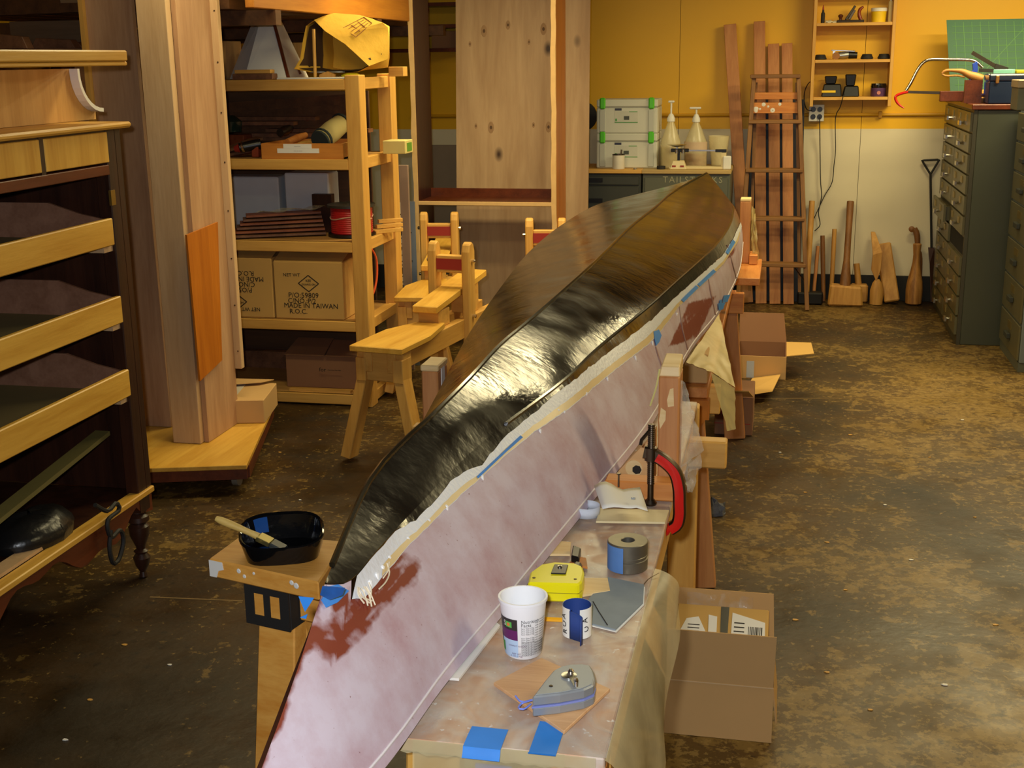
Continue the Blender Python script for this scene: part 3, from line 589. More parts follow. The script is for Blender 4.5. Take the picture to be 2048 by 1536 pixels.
# two stacked tool cases
SY = 8.3; xa, xb = P(1193, 300, y=SY).x, P(1314, 300, y=SY).x
zA, zB, zC = BZ, P(1250, 267, y=SY).z, P(1250, 199, y=SY).z
sysd = plain('seam_grey', (150, 150, 140), .5); ptxt = plain('print_grey', (70, 74, 70), .6)
for (z0, z1_, pos) in ((zA, zB, 'lower'), (zB, zC, 'upper')):
    t = thing('tool_case', ('pale grey stacking tool case with green latches, %s of two' % ('topmost' if pos == 'upper' else 'underneath, second')), 'tool case', ((xa+xb)/2, SY+.15, z0))
    part('case_body', G().box(xa, xb, SY, SY+.3, z0+.001, z0+(z1_-z0)*.76), syst, t, .006)
    part('lid', G().box(xa, xb, SY-.002, SY+.3, z0+(z1_-z0)*.78, z1_), syst, t, .006)
    part('seam', G().box(xa+.004, xb-.004, SY+.003, SY+.296, z0+(z1_-z0)*.75, z0+(z1_-z0)*.79), sysd, t)
    for f_ in (.1, .9):
        xc = xa+(xb-xa)*f_
        part('rib', G().box(xc-.02, xc+.02, SY-.008, SY, z0+.01, z0+(z1_-z0)*.7), systd, t, .004)
        part('latch', G().box(xc-.019, xc+.019, SY-.016, SY, z0+(z1_-z0)*.72, z1_+.012), green, t, .008)
    lx0, lx1 = xa+(xb-xa)*.30, xa+(xb-xa)*.68; lz0, lz1 = z0+(z1_-z0)*.32, z0+(z1_-z0)*.66
    lb = part('label', G().box(lx0, lx1, SY-.0015, SY, lz0, lz1), plain('label_white', (196, 196, 182), .5), t)
    part('label_stripe', G().box(lx0, lx1, SY-.0025, SY-.0015, lz0, lz0+.004), ledgreen, lb)
    part('label_stripe', G().box(lx0+(lx1-lx0)*.62, lx1-.004, SY-.0025, SY-.0015, lz1-.006, lz1-.002), ledgreen, lb)
    part('printed_tool', G().box(lx0+.06, lx0+.095, SY-.0025, SY-.0015, lz0+.018, lz0+.042), ptxt, lb)
    part('printed_mark', G().box(lx0+.004, lx0+.014, SY-.0025, SY-.0015, lz0+.01, lz0+.026), ledgreen, lb)
    part('nameplate', G().box(lx0, lx0+.045, SY-.0025, SY, lz1+.004, lz1+.018), plain('name_navy', (50, 54, 78), .5), t)
# white can with brush
cy_ = BY+.035; cx = P(1237, 325, y=cy_).x
t = thing('paint_can', 'small white can with a brush in it before the tool cases', 'can', (cx, cy_, BZ))
part('can_body', G().lathe([(.037, 0), (.04, .003), (.04, .092), (.038, .095), (.036, .092), (.036, .02), (.002, .02)], (cx, cy_, BZ), 18), plain('can_white', (212, 202, 184), .5), t, smooth=True)
part('rim', G().lathe([(.041, 0), (.041, .006), (.036, .006), (.036, 0)], (cx, cy_, BZ+.091), 18), dsteel, t, smooth=True)
part('brush_handle', G().tube([(cx+.01, cy_, BZ+.03), (cx+.018, cy_+.01, BZ+.125)], .006, 6), dsteel, t)
# pump jugs
def jug(px, ytop, ybot, yy, r, tint, label, nozzle):
    c = P(px, 300, y=yy).x; z0 = BZ; zt = P(px, ytop, y=yy).z; zs = P(px, ybot, y=yy).z   # zs: cap base
    t = thing('pump_jug', label, 'jug', (c, yy, z0)); h = zs-z0
    part('jug_body', G().lathe([(r*.95, 0), (r, .008), (r, h*.45), (r*.96, h*.55), (r*.6, h*.8), (.022, h*.97), (.02, h)], (c, yy, z0), 20), glassm, t, smooth=True)
    part('resin', G().lathe([(r*.93, .004), (r*.95, .01), (r*.95, h*.3 if tint else h*.45)], (c, yy, z0), 20), plain('hardener_amber' if tint else 'resin_clear', (150, 64, 30) if tint else (200, 176, 110), .2), t, smooth=True)
    if tint: part('label', G().lathe([(r+.001, h*.35), (r+.001, h*.56)], (c, yy, z0), 20, caps=False), plain('faded_label', (206, 180, 150), .6), t, smooth=True)
    part('cap', G().lathe([(.026, 0), (.026, .02), (.02, .034), (.012, .05)], (c, yy, zs), 14), white, t, smooth=True)
    part('pump_stem', G().tube([(c, yy, zs+.045), (c, yy, zt-.012)], .006, 8), white, t, smooth=True)
    part('pump_head', G().box(c-nozzle[0], c+nozzle[1], yy-.012, yy+.012, zt-.014, zt), white, t, .004)
    return t
jug(1341, 201, 243, 8.42, .068, False, 'milky pump jug with tall raised plunger beside the tool cases', (.02, .02))
jug(1391, 214, 244, 8.5, .075, True, 'milky pump jug with red-lettered label and wide plunger head', (.045, .03))
cu = P(1437, 300, y=8.55)
solo('measuring_cup', G().lathe([(.045, .003), (.05, .05), (.062, .12), (.07, .195), (.067, .195), (.048, .05), (.04, .008)], (cu.x, 8.55, BZ), 18), glassm, 'large milky plastic measuring cup at the cabinet end', 'cup', smooth=True)
# balance scale
by_ = 8.27; x0 = P(1340, 330, y=by_).x; x1 = P(1452, 330, y=by_).x
t = thing('beam_balance', 'cream triple beam balance with black beam and steel pan', 'scale', ((x0+x1)/2, by_, BZ))
bc = plain('balance_cream', (216, 198, 150), .45)
part('base', G().box(x0-.005, x1, by_-.035, by_+.05, BZ, BZ+.018), bc, t, .004)
xh = P(1357, 330, y=by_).x
part('housing', G().hexa([(xh-.055, by_-.045, BZ), (xh+.055, by_-.045, BZ), (xh+.055, by_+.045, BZ), (xh-.055, by_+.045, BZ)], [(xh-.035, by_-.03, BZ+.055), (xh+.035, by_-.03, BZ+.055), (xh+.035, by_+.03, BZ+.055), (xh-.035, by_+.03, BZ+.055)]), bc, t, .004)
for s_ in (-1, 1): part('red_mark', G().box(xh+s_*.026-.012, xh+s_*.026+.012, by_-.044, by_-.04, BZ+.016, BZ+.026), reds, t)
zbm = P(1400, 301, y=by_).z
part('pivot', G().box(xh-.008, xh+.008, by_-.01, by_+.01, BZ+.05, zbm), black, t)
part('carrier', G().box(xh-.05, xh+.065, by_-.018, by_+.018, zbm-.01, zbm+.012), black, t, .003)
for dy in (-.014, .006): part('beam', G().box(xh, x1-.02, by_+dy, by_+dy+.004, zbm-.004, zbm+.004), steel, t)
part('beam_end', G().box(x1-.07, x1, by_-.016, by_+.016, zbm-.01, zbm+.008), black, t)
for s_ in (-.012, .03): part('weight', G().lathe([(.011, -.01), (.011, .014)], (xh+s_, by_-.026, zbm-.006), 10), steel, t, smooth=True)
part('pan', G().lathe([(.01, 0), (.03, .004), (.06, .014), (.062, .014), (.03, .008), (.004, .006)], (xh-.012, by_, zbm+.022), 20), steel, t, smooth=True)
part('pan_post', G().box(xh-.018, xh-.006, by_-.006, by_+.006, zbm+.01, zbm+.024), steel, t)
part('pointer_post', G().box(x1-.03, x1-.0, by_-.02, by_+.02, BZ+.018, zbm-.012), bc, t)
wx = P(1453, 318, y=BY+.06).x
solo('white_box', G().box(wx-.022, wx+.03, BY+.03, BY+.08, BZ+.0, BZ+.085), white, 'small glossy white box at the right end of the cabinet', 'box', bevel=.006)
sl = P(1322, 330, y=8.24)
solo('tape_roll', G().lathe([(.028, 0), (.028, .02), (.018, .02), (.018, 0)], (sl.x, 8.25, BZ), 16), blackm, 'small black tape roll between can and balance', 'tape roll', smooth=True)
solo('bottle_cap', G().lathe([(.014, 0), (.014, .008), (.01, .01)], (P(1270, 335, y=8.215).x, 8.215, BZ), 12), nickel, 'tiny shiny cap lying on the cabinet edge', 'cap', smooth=True)
fx_ = P(1183, 233, y=8.7); t = thing('wall_fan', 'dark round wall fan half hidden behind the tool cases', 'fan', (fx_.x-.02, 8.7, fx_.z))
part('guard', G().lathe([(.03, 0), (.1, .02), (.1, .05), (.03, .07)], (fx_.x-.065, 8.76, fx_.z), 20, (0, -1, 0)), blackm, t, smooth=True)
part('mount', G().tube([(fx_.x-.065, 8.76, fx_.z), (fx_.x-.065, WY, fx_.z)], .02, 8), blackm, t)
# ================================================================== bookcase carcass and plywood sheet
fy = 7.2; x0 = P(826, 200, y=fy).x; x1 = P(1107, 200, y=fy).x; fd = .34; zs = P(1000, 408, y=fy).z
t = thing('bookcase_carcass', 'tall unfinished bookcase carcass, dark inside with raw cream edges', 'bookcase', ((x0+x1)/2, fy+fd/2, 0))
raw = plain('raw_edge', (220, 180, 120), .7, var=.1, vscale=30)
for s_, x in ((-1, x0), (1, x1)):
    part('side', G().box(x-.012, x+.012, fy+.006, fy+fd, 0, 2.35), W['mahog'] if s_ < 0 else W['orangeply'], t)
    g = G(); n = 40
    rows_ = [[(x+e+.002*math.sin(k*1.7)+.002*math.sin(k*.6+s_), fy-.004+.001*math.sin(k*2.3), 2.35*k/n) for e in (-.014, .014)]+[(x+e, fy+.006, 2.35*k/n) for e in (.014, -.014)] for k in range(n+1)]
    rows_ = [r+[r[0]] for r in rows_]; part('raw_edge', g.grid(rows_), raw, t)
for z in (zs, .06, 2.33):
    part('shelf_board', G().box(x0+.012, x1-.012, fy+.006, fy+fd-.05, z-.01, z+.01), W['mahogY'], t)
    part('raw_edge', G().box(x0+.012, x1-.012, fy-.004, fy+.006, z-.012, z+.012), raw, t, .003)
part('back_rail', G().box(x0+.012, x1-.012, fy+fd-.05, fy+fd-.03, zs+.01, zs+.06), W['mahogY'], t)
a, b = P(911, 300, y=7.72), P(1177, 300, y=7.72)
t = thing('plywood_sheet', 'tall pale knotty plywood sheet leaning behind the bookcase carcass', 'plywood', ((a.x+b.x)/2, 7.67, 0))
part('sheet', G().hexa([(a.x, 7.66, .003), (b.x, 7.66, .003), (b.x, 7.678, .003), (a.x, 7.678, .003)], [(a.x-.005, 7.86, 2.4), (b.x-.01, 7.86, 2.4), (b.x-.01, 7.878, 2.4), (a.x-.005, 7.878, 2.4)]), W['ply'], t)
kn = plain('knot_brown', (96, 68, 42), .7, var=.3, vscale=60); kh = plain('knot_halo', (166, 130, 92), .7, var=.1, vscale=40)
for px, py, r in ((968, 62, .013), (1087, 58, .013), (1016, 50, .010), (982, 255, .013), (1097, 254, .012), (952, 252, .006), (1067, 250, .006), (1016, 386, .008), (940, 88, .006), (1058, 84, .006)):
    q = P(px, py, y=7.66+.2*(P(px, py, y=7.76).z/2.4)); q.y = 7.66+.2*(q.z/2.4)-.0003
    part('knot_halo', G().lathe([(r*1.5, 0), (r*1.3, .0005)], q, 12, (0, -1, .083), sy=1.9), kh, t); part('knot', G().lathe([(r*.75, 0), (r*.6, .0007)], q, 10, (0, -1, .083), sy=1.4), kn, t)
a, b = P(884, 290, y=8.5), P(925, 390, y=8.5)
solo('grey_board', G().box(a.x-.1, b.x, 8.5, 8.52, .003, a.z), plain('grey_board', (128, 112, 96), .7), 'plain grey board standing behind the plywood sheet', 'panel')
a, b = P(872, 12, y=8.6), P(910, 102, y=8.6)
t = thing('wall_cubby', 'small wooden cubby shelf on the yellow wall behind the carcass', 'shelf', (a.x, 8.7, b.z))
for z in (P(890, 100, y=8.6).z, P(890, 52, y=8.6).z, P(890, 8, y=8.6).z): part('shelf_board', G().box(a.x-.5, b.x+.06, 8.6, WY, z-.012, z+.012), W['mahogY'], t)
for x in (a.x-.5, b.x+.06): part('side', G().box(x-.01, x+.01, 8.6, WY, b.z-.012, P(890, 8, y=8.6).z+.012), W['mahogY'], t)
solo('carton', G().box(a.x-.05, b.x+.02, 8.64, 8.8, P(890, 100, y=8.6).z+.012, P(890, 62, y=8.6).z), cardd, 'brown carton on the small wooden cubby shelf', 'box', bevel=.003)
# ================================================================== pine shelving unit
sy0, sy1 = 5.63, 6.2; xr = P(740, 400, y=sy0+.09).x; xl_ = -3.3
SH = [.058, .426, .812, 1.202, 1.568]
t = thing('shelving_unit', 'yellow pine storage shelves with five decks of workshop clutter', 'shelves', (-2.6, 5.9, 0))
for y0 in (sy0, sy1-.09):
    for x in (xr-.07, xl_): part('post', G().box(x, x+.07, y0, y0+.09, 0, 1.585 if x > -3 else 1.585), W['pineZ'], t, .003)
for z in SH:
    part('deck', G().box(xl_+.07, xr-.07, sy0+.012, sy1-.01, z-.018, z), wood('ply_deck%d' % int(z*100), (196, 150, 84), (168, 120, 60), 'X', 4), t)
    part('front_rail', G().box(xl_+.07, xr-.07, sy0+.0, sy0+.025, z-.05, z), W['pineX'], t, .003)
    part('side_rail', G().box(xr-.05, xr-.012, sy0+.09, sy1-.09, z-.05, z+.004), W['pineY'], t, .003)
part('deck_extension', G().box(xr-.07, xr-.05, sy0+.09, sy1-.09, SH[1]-.018, SH[1]), W['pineY'], t)
# --- top deck
z = SH[4]; yy = 5.72
def loft(bot, top): return G().hexa(bot, top)
a, b = P(440, 135, y=yy).x, P(570, 135, y=yy).x; a2, b2 = P(478, 40, y=yy).x, P(527, 40, y=yy).x; zt = P(500, 40, y=yy).z
t = thing('white_hopper', 'white flared hood like a cut-off pyramid on the top shelf', 'hood', ((a+b)/2, yy+.15, z))
m1, m2 = P(487, 135, y=yy).x, P(503, 40, y=yy).x
part('panel', G().hexa([(m1, yy, z+.002), (b, yy+.01, z+.002), (b, yy+.03, z+.002), (m1, yy+.02, z+.002)], [(m2, yy+.1, zt), (b2, yy+.1, zt), (b2, yy+.12, zt), (m2, yy+.12, zt)]), white, t)
part('panel', G().hexa([(a, yy+.1, z+.002), (m1, yy, z+.002), (m1, yy+.02, z+.002), (a, yy+.12, z+.002)], [(a2, yy+.16, zt), (m2, yy+.1, zt), (m2, yy+.12, zt), (a2, yy+.18, zt)]), white, t)
part('panel', G().hexa([(b, yy+.012, z+.002), (b, yy+.3, z+.002), (b-.012, yy+.3, z+.002), (b-.012, yy+.012, z+.002)], [(b2, yy+.105, zt), (b2, yy+.22, zt), (b2-.012, yy+.22, zt), (b2-.012, yy+.105, zt)]), white, t)
part('corner_strip', G().beam((b+.008, yy+.02, z+.004), (b2+.008, yy+.1, zt), X_, .012, .012), W['mahogY'], t)
part('rear_strip', G().beam((P(598, 110, y=yy+.2).x, yy+.2, z+.02), (P(540, 42, y=yy+.2).x, yy+.2, zt-.005), X_, .014, .014), W['mahogY'], t)
part('top_strip', G().beam((b2, yy+.1, zt-.004), (P(540, 42, y=yy+.2).x, yy+.2, zt-.004), Z_, .012, .012), W['mahogY'], t)
a, b = P(466, 150, y=sy0+.02).x, P(547, 150, y=sy0+.02).x; zz = P(500, 133, y=sy0+.02).z
solo('wood_block', G().box(a, b, sy0+.01, sy0+.07, z, z+.028), W['scrap'], 'long brown block in front of the white hood', 'block', bevel=.003)
solo('wood_block', G().box(a+.01, b-.012, sy0+.015, sy0+.065, z+.0285, z+.046), W['pineX'], 'thin pale slat stacked on the brown block by the hood', 'block', bevel=.002)
a, b = P(420, 100, y=5.8).x, P(452, 150, y=5.8).x
solo('carton', G().box(a-.25, b, 5.78, 6.0, z, P(430, 82, y=5.78).z), card, 'plain brown carton left of the white hood', 'box', bevel=.003)
a, b = P(560, 152, y=sy0+.06).x, P(703, 148, y=sy0+.06).x
solo('lath', G().box(a, b+.02, sy0+.02, sy0+.11, z+.001, z+.008), white, 'thin white slat lying along the top shelf edge', 'slat')
# paper sack lying open toward the camera
yy = 5.75
def sk(px, py, dy=0): return P(px, py, y=yy+dy)
rim = [(588, 138), (600, 118), (606, 80), (612, 52), (628, 40), (650, 62), (668, 74), (690, 88), (712, 108), (738, 132), (715, 144), (660, 146), (620, 144)]
mid = [(640, 138), (642, 112), (640, 78), (642, 42), (668, 26), (720, 30), (765, 45), (776, 55), (778, 80), (776, 118), (750, 138), (700, 142), (660, 142)]
rr = [sk(*p) for p in rim]; mm = [sk(p[0], p[1], .1+.02*(i % 2)) for i, p in enumerate(mid)]; bb = [sk(min(p[0]+26, 779), p[1]+(8 if p[1] < 90 else -3), .26) for p in mid]
for L_ in (rr, mm, bb):
    for p in L_: p.z = max(p.z, z+.003)
g = G(); rows_ = [r+[r[0]] for r in (rr, [a_.lerp(c_, .5)+Vector((0, 0, .004*math.sin(k*2.1))) for k, (a_, c_) in enumerate(zip(rr, mm))], mm, bb)]; g.grid(rows_)
cb = sum(bb, Vector())/len(bb); k0 = len(g.v); g.v += [p.copy() for p in bb]+[cb]; n = len(bb); g.f += [(k0+i, k0+(i+1) % n, k0+n) for i in range(n)]
t = thing('paper_sack', 'crumpled tan paper sack with printed square lying on the top shelf', 'bag', (P(690, 140, y=yy).x, yy+.1, z))
part('sack', g, plain('tan_kraft', (226, 178, 60), .8, var=.1, vscale=14, bump=.25, bscale=22), t, smooth=True)
gi = G(); gi.v = [p.lerp(cb, .05)+Vector((0, .006, 0)) for p in g.v]; gi.f = [f[::-1] for f in g.f[:26]]; part('inner_shade', gi, plain('inner_shade_brown', (74, 50, 28), .9, var=.2, vscale=14), t, smooth=True)  # dark brown inner skin paints in the shade inside the sack
px_ = plain('purple_stamp', (150, 96, 60), .8)
from mathutils.bvhtree import BVHTree
SKB = BVHTree.FromPolygons([tuple(p) for p in g.v], g.f)
def onsack(u, v):
    p00, p10, p01, p11 = P(686, 56, y=yy+.105), P(712, 74, y=yy+.105), P(728, 34, y=yy+.14), P(744, 46, y=yy+.14)
    x_, y_2 = (686*(1-u)+712*u)*(1-v)+(728*(1-u)+744*u)*v, (56*(1-u)+74*u)*(1-v)+(34*(1-u)+46*u)*v
    d_ = (P(x_, y_2, y=6.0)-EYE).normalized(); h_ = SKB.ray_cast(EYE, d_)[0]
    return (h_ or P(x_, y_2, y=yy+.1))-d_*.003
for (u0, v0, u1, v1) in ((0, 0, 1, 0), (1, 0, 1, 1), (1, 1, 0, 1), (0, 1, 0, 0), (.25, .1, .25, .9), (.5, .1, .5, .9), (.75, .1, .75, .9), (.1, .35, .9, .35), (.1, .65, .9, .65)): part('stamp_line', G().beam(onsack(u0, v0), onsack(u1, v1), Y_, .004, .002), px_, t)
a = sk(630, 144, -.02); b = sk(627, 58, -.02); a.z = z
solo('dowel', G().tube([a, b], .008, 8), W['pineZ'], 'upright pale dowel before the mouth of the paper sack', 'dowel', smooth=True)
for px, pxc, lab in ((635, 0, 'grey wire ring inside the sack mouth'), (672, 0, 'second grey wire ring deeper in the sack')):
    c = sk(px, 124, .03); solo('wire_ring', G().tube([(c.x+.036*math.cos(k*.3), c.y+.02*math.sin(k*.3), z+.03) for k in range(22)], .004, 6), galv, lab, 'ring', smooth=True)
c = sk(702, 141, .02); solo('yellow_sponge', G().lathe([(.05, 0), (.052, .01), (.03, .02)], (c.x, c.y, z+.004), 14, sy=.5), plain('acid_yellow', (200, 190, 20), .6), 'acid yellow rounded pad at the sack mouth', 'pad', smooth=True)
c = sk(655, 142, .0); solo('wood_offcut', G().prism([(c.x-.035, c.y-.03, z+.001), (c.x+.04, c.y-.03, z+.001), (c.x+.045, c.y-.03, z+.02), (c.x+.01, c.y-.03, z+.034), (c.x-.03, c.y-.03, z+.02)], (0, .02, 0)), W['malletwood'], 'small curved wood offcut before the paper sack', 'offcut')
c = P(795, 140, y=6.0); solo('wood_block', G().box(c.x-.04, c.x+.035, 5.98, 6.05, z+.004, z+.05), W['pineX'], 'short pale block at the far end of the top shelf', 'block', bevel=.002)
a = P(592, 60, y=6.0); solo('wood_block', G().box(a.x-.02, a.x+.03, 6.0, 6.03, z, z+.17), W['pineZ'], 'upright pale stick between hood and sack', 'block', bevel=.002)
# --- second deck
solo('plywood_backdrop', G().box(-3.36, -2.08, 6.23, 6.25, .003, 1.5), wood('dim_brown_sheet', (92, 62, 36), (64, 40, 22), 'X', 3), 'dark brown sheet standing behind the pine shelves', 'plywood')
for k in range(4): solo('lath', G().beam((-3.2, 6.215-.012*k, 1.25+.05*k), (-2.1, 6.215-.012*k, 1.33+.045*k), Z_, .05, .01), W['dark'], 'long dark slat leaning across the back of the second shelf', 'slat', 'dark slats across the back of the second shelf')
z = SH[3]; ty = sy0+.01; a, b = P(522, 300, y=ty).x, P(686, 300, y=ty).x; zt = P(600, 287, y=ty).z
t = thing('wooden_tray', 'orange wooden tray with two white paper labels on the second shelf', 'tray', ((a+b)/2, ty+.16, z))
tm = wood('tray_orange', (206, 134, 50), (176, 104, 34), 'X', 5)
part('front', G().box(a, b, ty, ty+.012, z, zt), tm, t, .002)
part('side', G().box(a, a+.012, ty+.012, ty+.34, z, zt), tm, t); part('side', G().box(b-.012, b, ty+.012, ty+.34, z, zt), W['pineY'], t)
part('back', G().box(a, b, ty+.34, ty+.352, z, zt), tm, t); part('bottom', G().box(a+.012, b, ty+.012, ty+.34, z, z+.008), tm, t)
for pa, pb, y0, y1 in ((567, 623, 288, 297), (555, 638, 297, 306)):
    q0, q1 = P(pa, y1, y=ty), P(pb, y0, y=ty); l = part('label', G().box(q0.x, q1.x, ty-.0015, ty, q0.z, q1.z), paper, t)
    lettering('--- -- -----' if pa == 555 else '---------', .011, ((q0.x+q1.x)/2, ty-.002, (q0.z+q1.z)/2), X_, Z_, plain('label_ink', (120, 116, 124), .7), t)
q = P(655, 262, y=ty+.12)
t = thing('rolled_canvas', 'roll of cream canvas with dark blue stripes in the tray', 'canvas', (q.x, ty+.12, z+.04))
p0, p1 = P(640, 282, y=ty+.08), P(684, 246, y=ty+.26)
part('roll', G().tube([p0, p0.lerp(p1, .5), p1], [.048, .052, .046], 16), plain('canvas_cream', (170, 156, 100), .9), t, smooth=True)
for f_ in (.02, .12, .96):
    m_ = p0.lerp(p1, f_); dd = (p1-p0).normalized(); part('stripe', G().tube([m_-dd*.006, m_+dd*.006], .0535 if f_ > .05 else .0495, 16), plain('stripe_navy', (34, 44, 46), .9), t, smooth=True)
for (xa, ya, xb, yb, r, mt_, lab, dz) in ((575, 284, 612, 270, .02, W['firX'], 'orange wooden file handle in the tray', .05), (598, 288, 632, 283, .012, W['pineX'], 'pale wooden stick lying in the tray', .03), (560, 266, 580, 256, .024, black, 'black cordless tool body in the tray', .05)):
    p0, p1 = P(xa, ya, y=ty+.08), P(xb, yb, y=ty+.2); solo('tray_tool', G().tube([p0, p0.lerp(p1, .5), p1], [r*.8, r, r*.7], 10), mt_, lab, 'tool', smooth=True)
q = P(484, 300, y=ty+.05)
t = thing('drill', 'black and red cordless drill beside the orange tray', 'drill', (q.x, ty+.06, z))
part('body', G().tube([P(478, 296, y=ty+.05), P(510, 290, y=ty+.09), P(522, 288, y=ty+.1)], [.022, .026, .024], 10), black, t, smooth=True)
part('chuck', G().tube([P(470, 298, y=ty+.05), P(480, 296, y=ty+.05)], [.014, .022], 10), reds, t, smooth=True)
part('collar', G().tube([P(484, 294, y=ty+.048), P(488, 293, y=ty+.05)], .0265, 10), nickel, t, smooth=True)
part('grip', G().beam(P(512, 292, y=ty+.09), Vector((P(512, 292, y=ty+.09).x, ty+.09, z+.002)), X_, .035, .04), plain('rust_red', (130, 52, 24), .5), t, .004)
a, b = P(772, 303, y=6.0).x, P(818, 300, y=6.05).x
t = thing('small_carton', 'small cream carton with green label on the side rail', 'box', ((a+b)/2, 5.98, z+.004))
zc = P(790, 281, y=5.95).z
part('carton', G().box(a+.01, b+.02, 5.92, 6.05, z+.0045, zc), plain('cream_card', (206, 190, 120), .7), t, .002)
part('label', G().box(b+.02, b+.0215, 5.95, 6.03, z+.014, zc-.012), plain('label_green', (90, 140, 40), .6), t)
for k in range(9):
    xa = random.uniform(-3.1, -2.15); yb = random.uniform(5.98, 6.12); zz = z+.002+.0195*k
    solo('lumber_offcut', G().beam((xa-.3, yb, zz+.01), (xa+.25, yb+random.uniform(-.03, .03), zz+.01), Y_, random.uniform(.04, .07), .018), W['scrap'], 'dull brown offcut piled at the back of the second shelf', 'offcut', 'offcuts on the second shelf')
for k, (xa, yb, xb, yc, h) in enumerate(((430, 318, 560, 285, .012), (440, 314, 520, 300, .012))):
    p0, p1 = P(xa, yb, y=5.68+.0*k), P(xb, yc, y=5.93); p0.z = z+.008+.02*k; p1.z = z+.05+.03*k
    solo('lumber_offcut', G().beam(p0, p1, X_, .05, h), W['scrap'], ('grey weathered slat sloping up behind the drill', 'short brown slat sloping up behind the drill')[k], 'offcut')
a = P(450, 222, y=5.95); solo('green_bottle', G().lathe([(.02, 0), (.05, .01), (.055, .06), (.03, .09)], (a.x, 5.95, z+.1), 12, sx=1.6), plain('dark_green_gloss', (26, 44, 36), .15, coat=.6), 'dark glossy bundle on top of the offcuts on the second shelf', 'bundle', smooth=True)
solo('sill_box', G().box(a.x-.15, a.x+.12, 5.88, 6.05, z, z+.098), W['mahogY'], 'dark red-brown box under the glossy bundle', 'box', bevel=.003)
# --- third deck
z = SH[2]; ym = wood('red_slat', (150, 84, 44), (112, 56, 28), 'X', 6)
pts = [((470, 478), (640, 462), (655, 440), (500, 470)), ]
for k in range(6):
    p0 = P(462+6*k, 470-7*k, y=5.72+.02*k); p1 = P(650-2*k, 448-6*k, y=5.9+.015*k); p0.z = z+.012+.017*k; p1.z = z+.014+.018*k
    solo('thin_panel', G().beam(p0, p1, Y_, .16-.008*k, .011), ym if k % 2 else W['scrap'], 'thin red-brown panel in the sloping stack on the third shelf', 'panel', 'stacked thin panels on the third shelf', bevel=.001)  # thin wood panels in a sloping stack
p0, p1 = P(520, 455, y=5.7), P(650, 418, y=5.9); p0.z = z+.13; p1.z = z+.137
solo('plastic_wrap', G().grid([[p0.lerp(p1, i/10)+Vector((0, .09*j/4-.04, .008*math.sin(i*1.3+j))) for i in range(11)] for j in range(5)]), bag, 'clear plastic wrap lying over the stacked thin panels', 'plastic wrap', smooth=True)
z0_ = z; z = z+.005; c = P(704, 450, y=5.86); zt = P(704, 410, y=5.86).z; R_ = .118
t = thing('wire_spool', 'large spool of red wire with black flanges on the third shelf', 'spool', (c.x, 5.86, z))
part('flange', G().lathe([(R_, 0), (R_, .012)], (c.x, 5.86, z), 28), black, t, smooth=True)
part('flange', G().lathe([(R_, 0), (R_, .012), (.02, .012), (.02, .01)], (c.x, 5.86, zt-.006), 28), plain('flange_dark', (52, 48, 42), .45), t, smooth=True)
h = zt-z-.02; n = 26
part('winding', G().lathe([(R_*.86+.002*(k % 2), .013+h*k/n) for k in range(n+1)], (c.x, 5.86, z), 28), redw, t, smooth=True)
part('twine', G().tube([(c.x+R_*.885*math.cos(k*.25), 5.86+R_*.885*math.sin(k*.25), z+.09+.008*math.sin(k*.7)) for k in range(26)], .003, 5), plain('twine', (196, 160, 130), .8), t, smooth=True)
z = z0_; xc = P(740, 490, y=5.76).x
solo('loose_wire', G().tube(spline([(xc-.01, 5.73, z+.02), P(738, 489, y=5.74), P(752, 515, y=5.8), P(754, 550, y=5.8), P(749, 580, y=5.78), P(741, 597, y=5.76)], 24), .005, 6), orange, 'orange-red loose wire end hanging beside the front post', 'wire', smooth=True)
for k in range(3):
    p0, p1 = P(756+4*k, 462-8*k, y=5.9+.05*k), P(804, 452-7*k, y=6.02+.03*k); p0.z = p1.z = z+.014+.02*k
    solo('square_stick', G().beam(p0+Vector((-.02, 0, 0)), p1, Z_, .018, .022), W['pineX'], 'short square pine stick on the third shelf side rail', 'stick', 'square sticks on the third shelf', bevel=.001)
for (xa, xb, py, lab) in ((438, 560, 352, 'white plastic bucket box at the back of the third shelf'), (572, 660, 345, 'white crate behind the red wire spool')):
    p0, p1 = P(xa, py, y=6.05), P(xb, py, y=6.05); solo('white_crate', G().box(p0.x, p1.x, 6.02, 6.17, z, p0.z), plain('white_crate_plastic', (206, 212, 216), .5), lab, 'crate', bevel=.006)
a = P(437, 408, y=5.68); solo('wood_offcut', G().box(a.x-.04, a.x+.04, 5.66, 5.69, z+.001, a.z+.02), W['firZ'], 'stubby reddish upright offcut at the left of the third shelf', 'offcut')
a = P(690, 415, y=6.1); solo('dark_box', G().box(P(625, 400, y=5.97).x, P(665, 400, y=5.97).x, 5.96, 6.0, z, P(640, 388, y=5.97).z), W['walnut'], 'small dark wooden box before the white crate', 'box', bevel=.002)
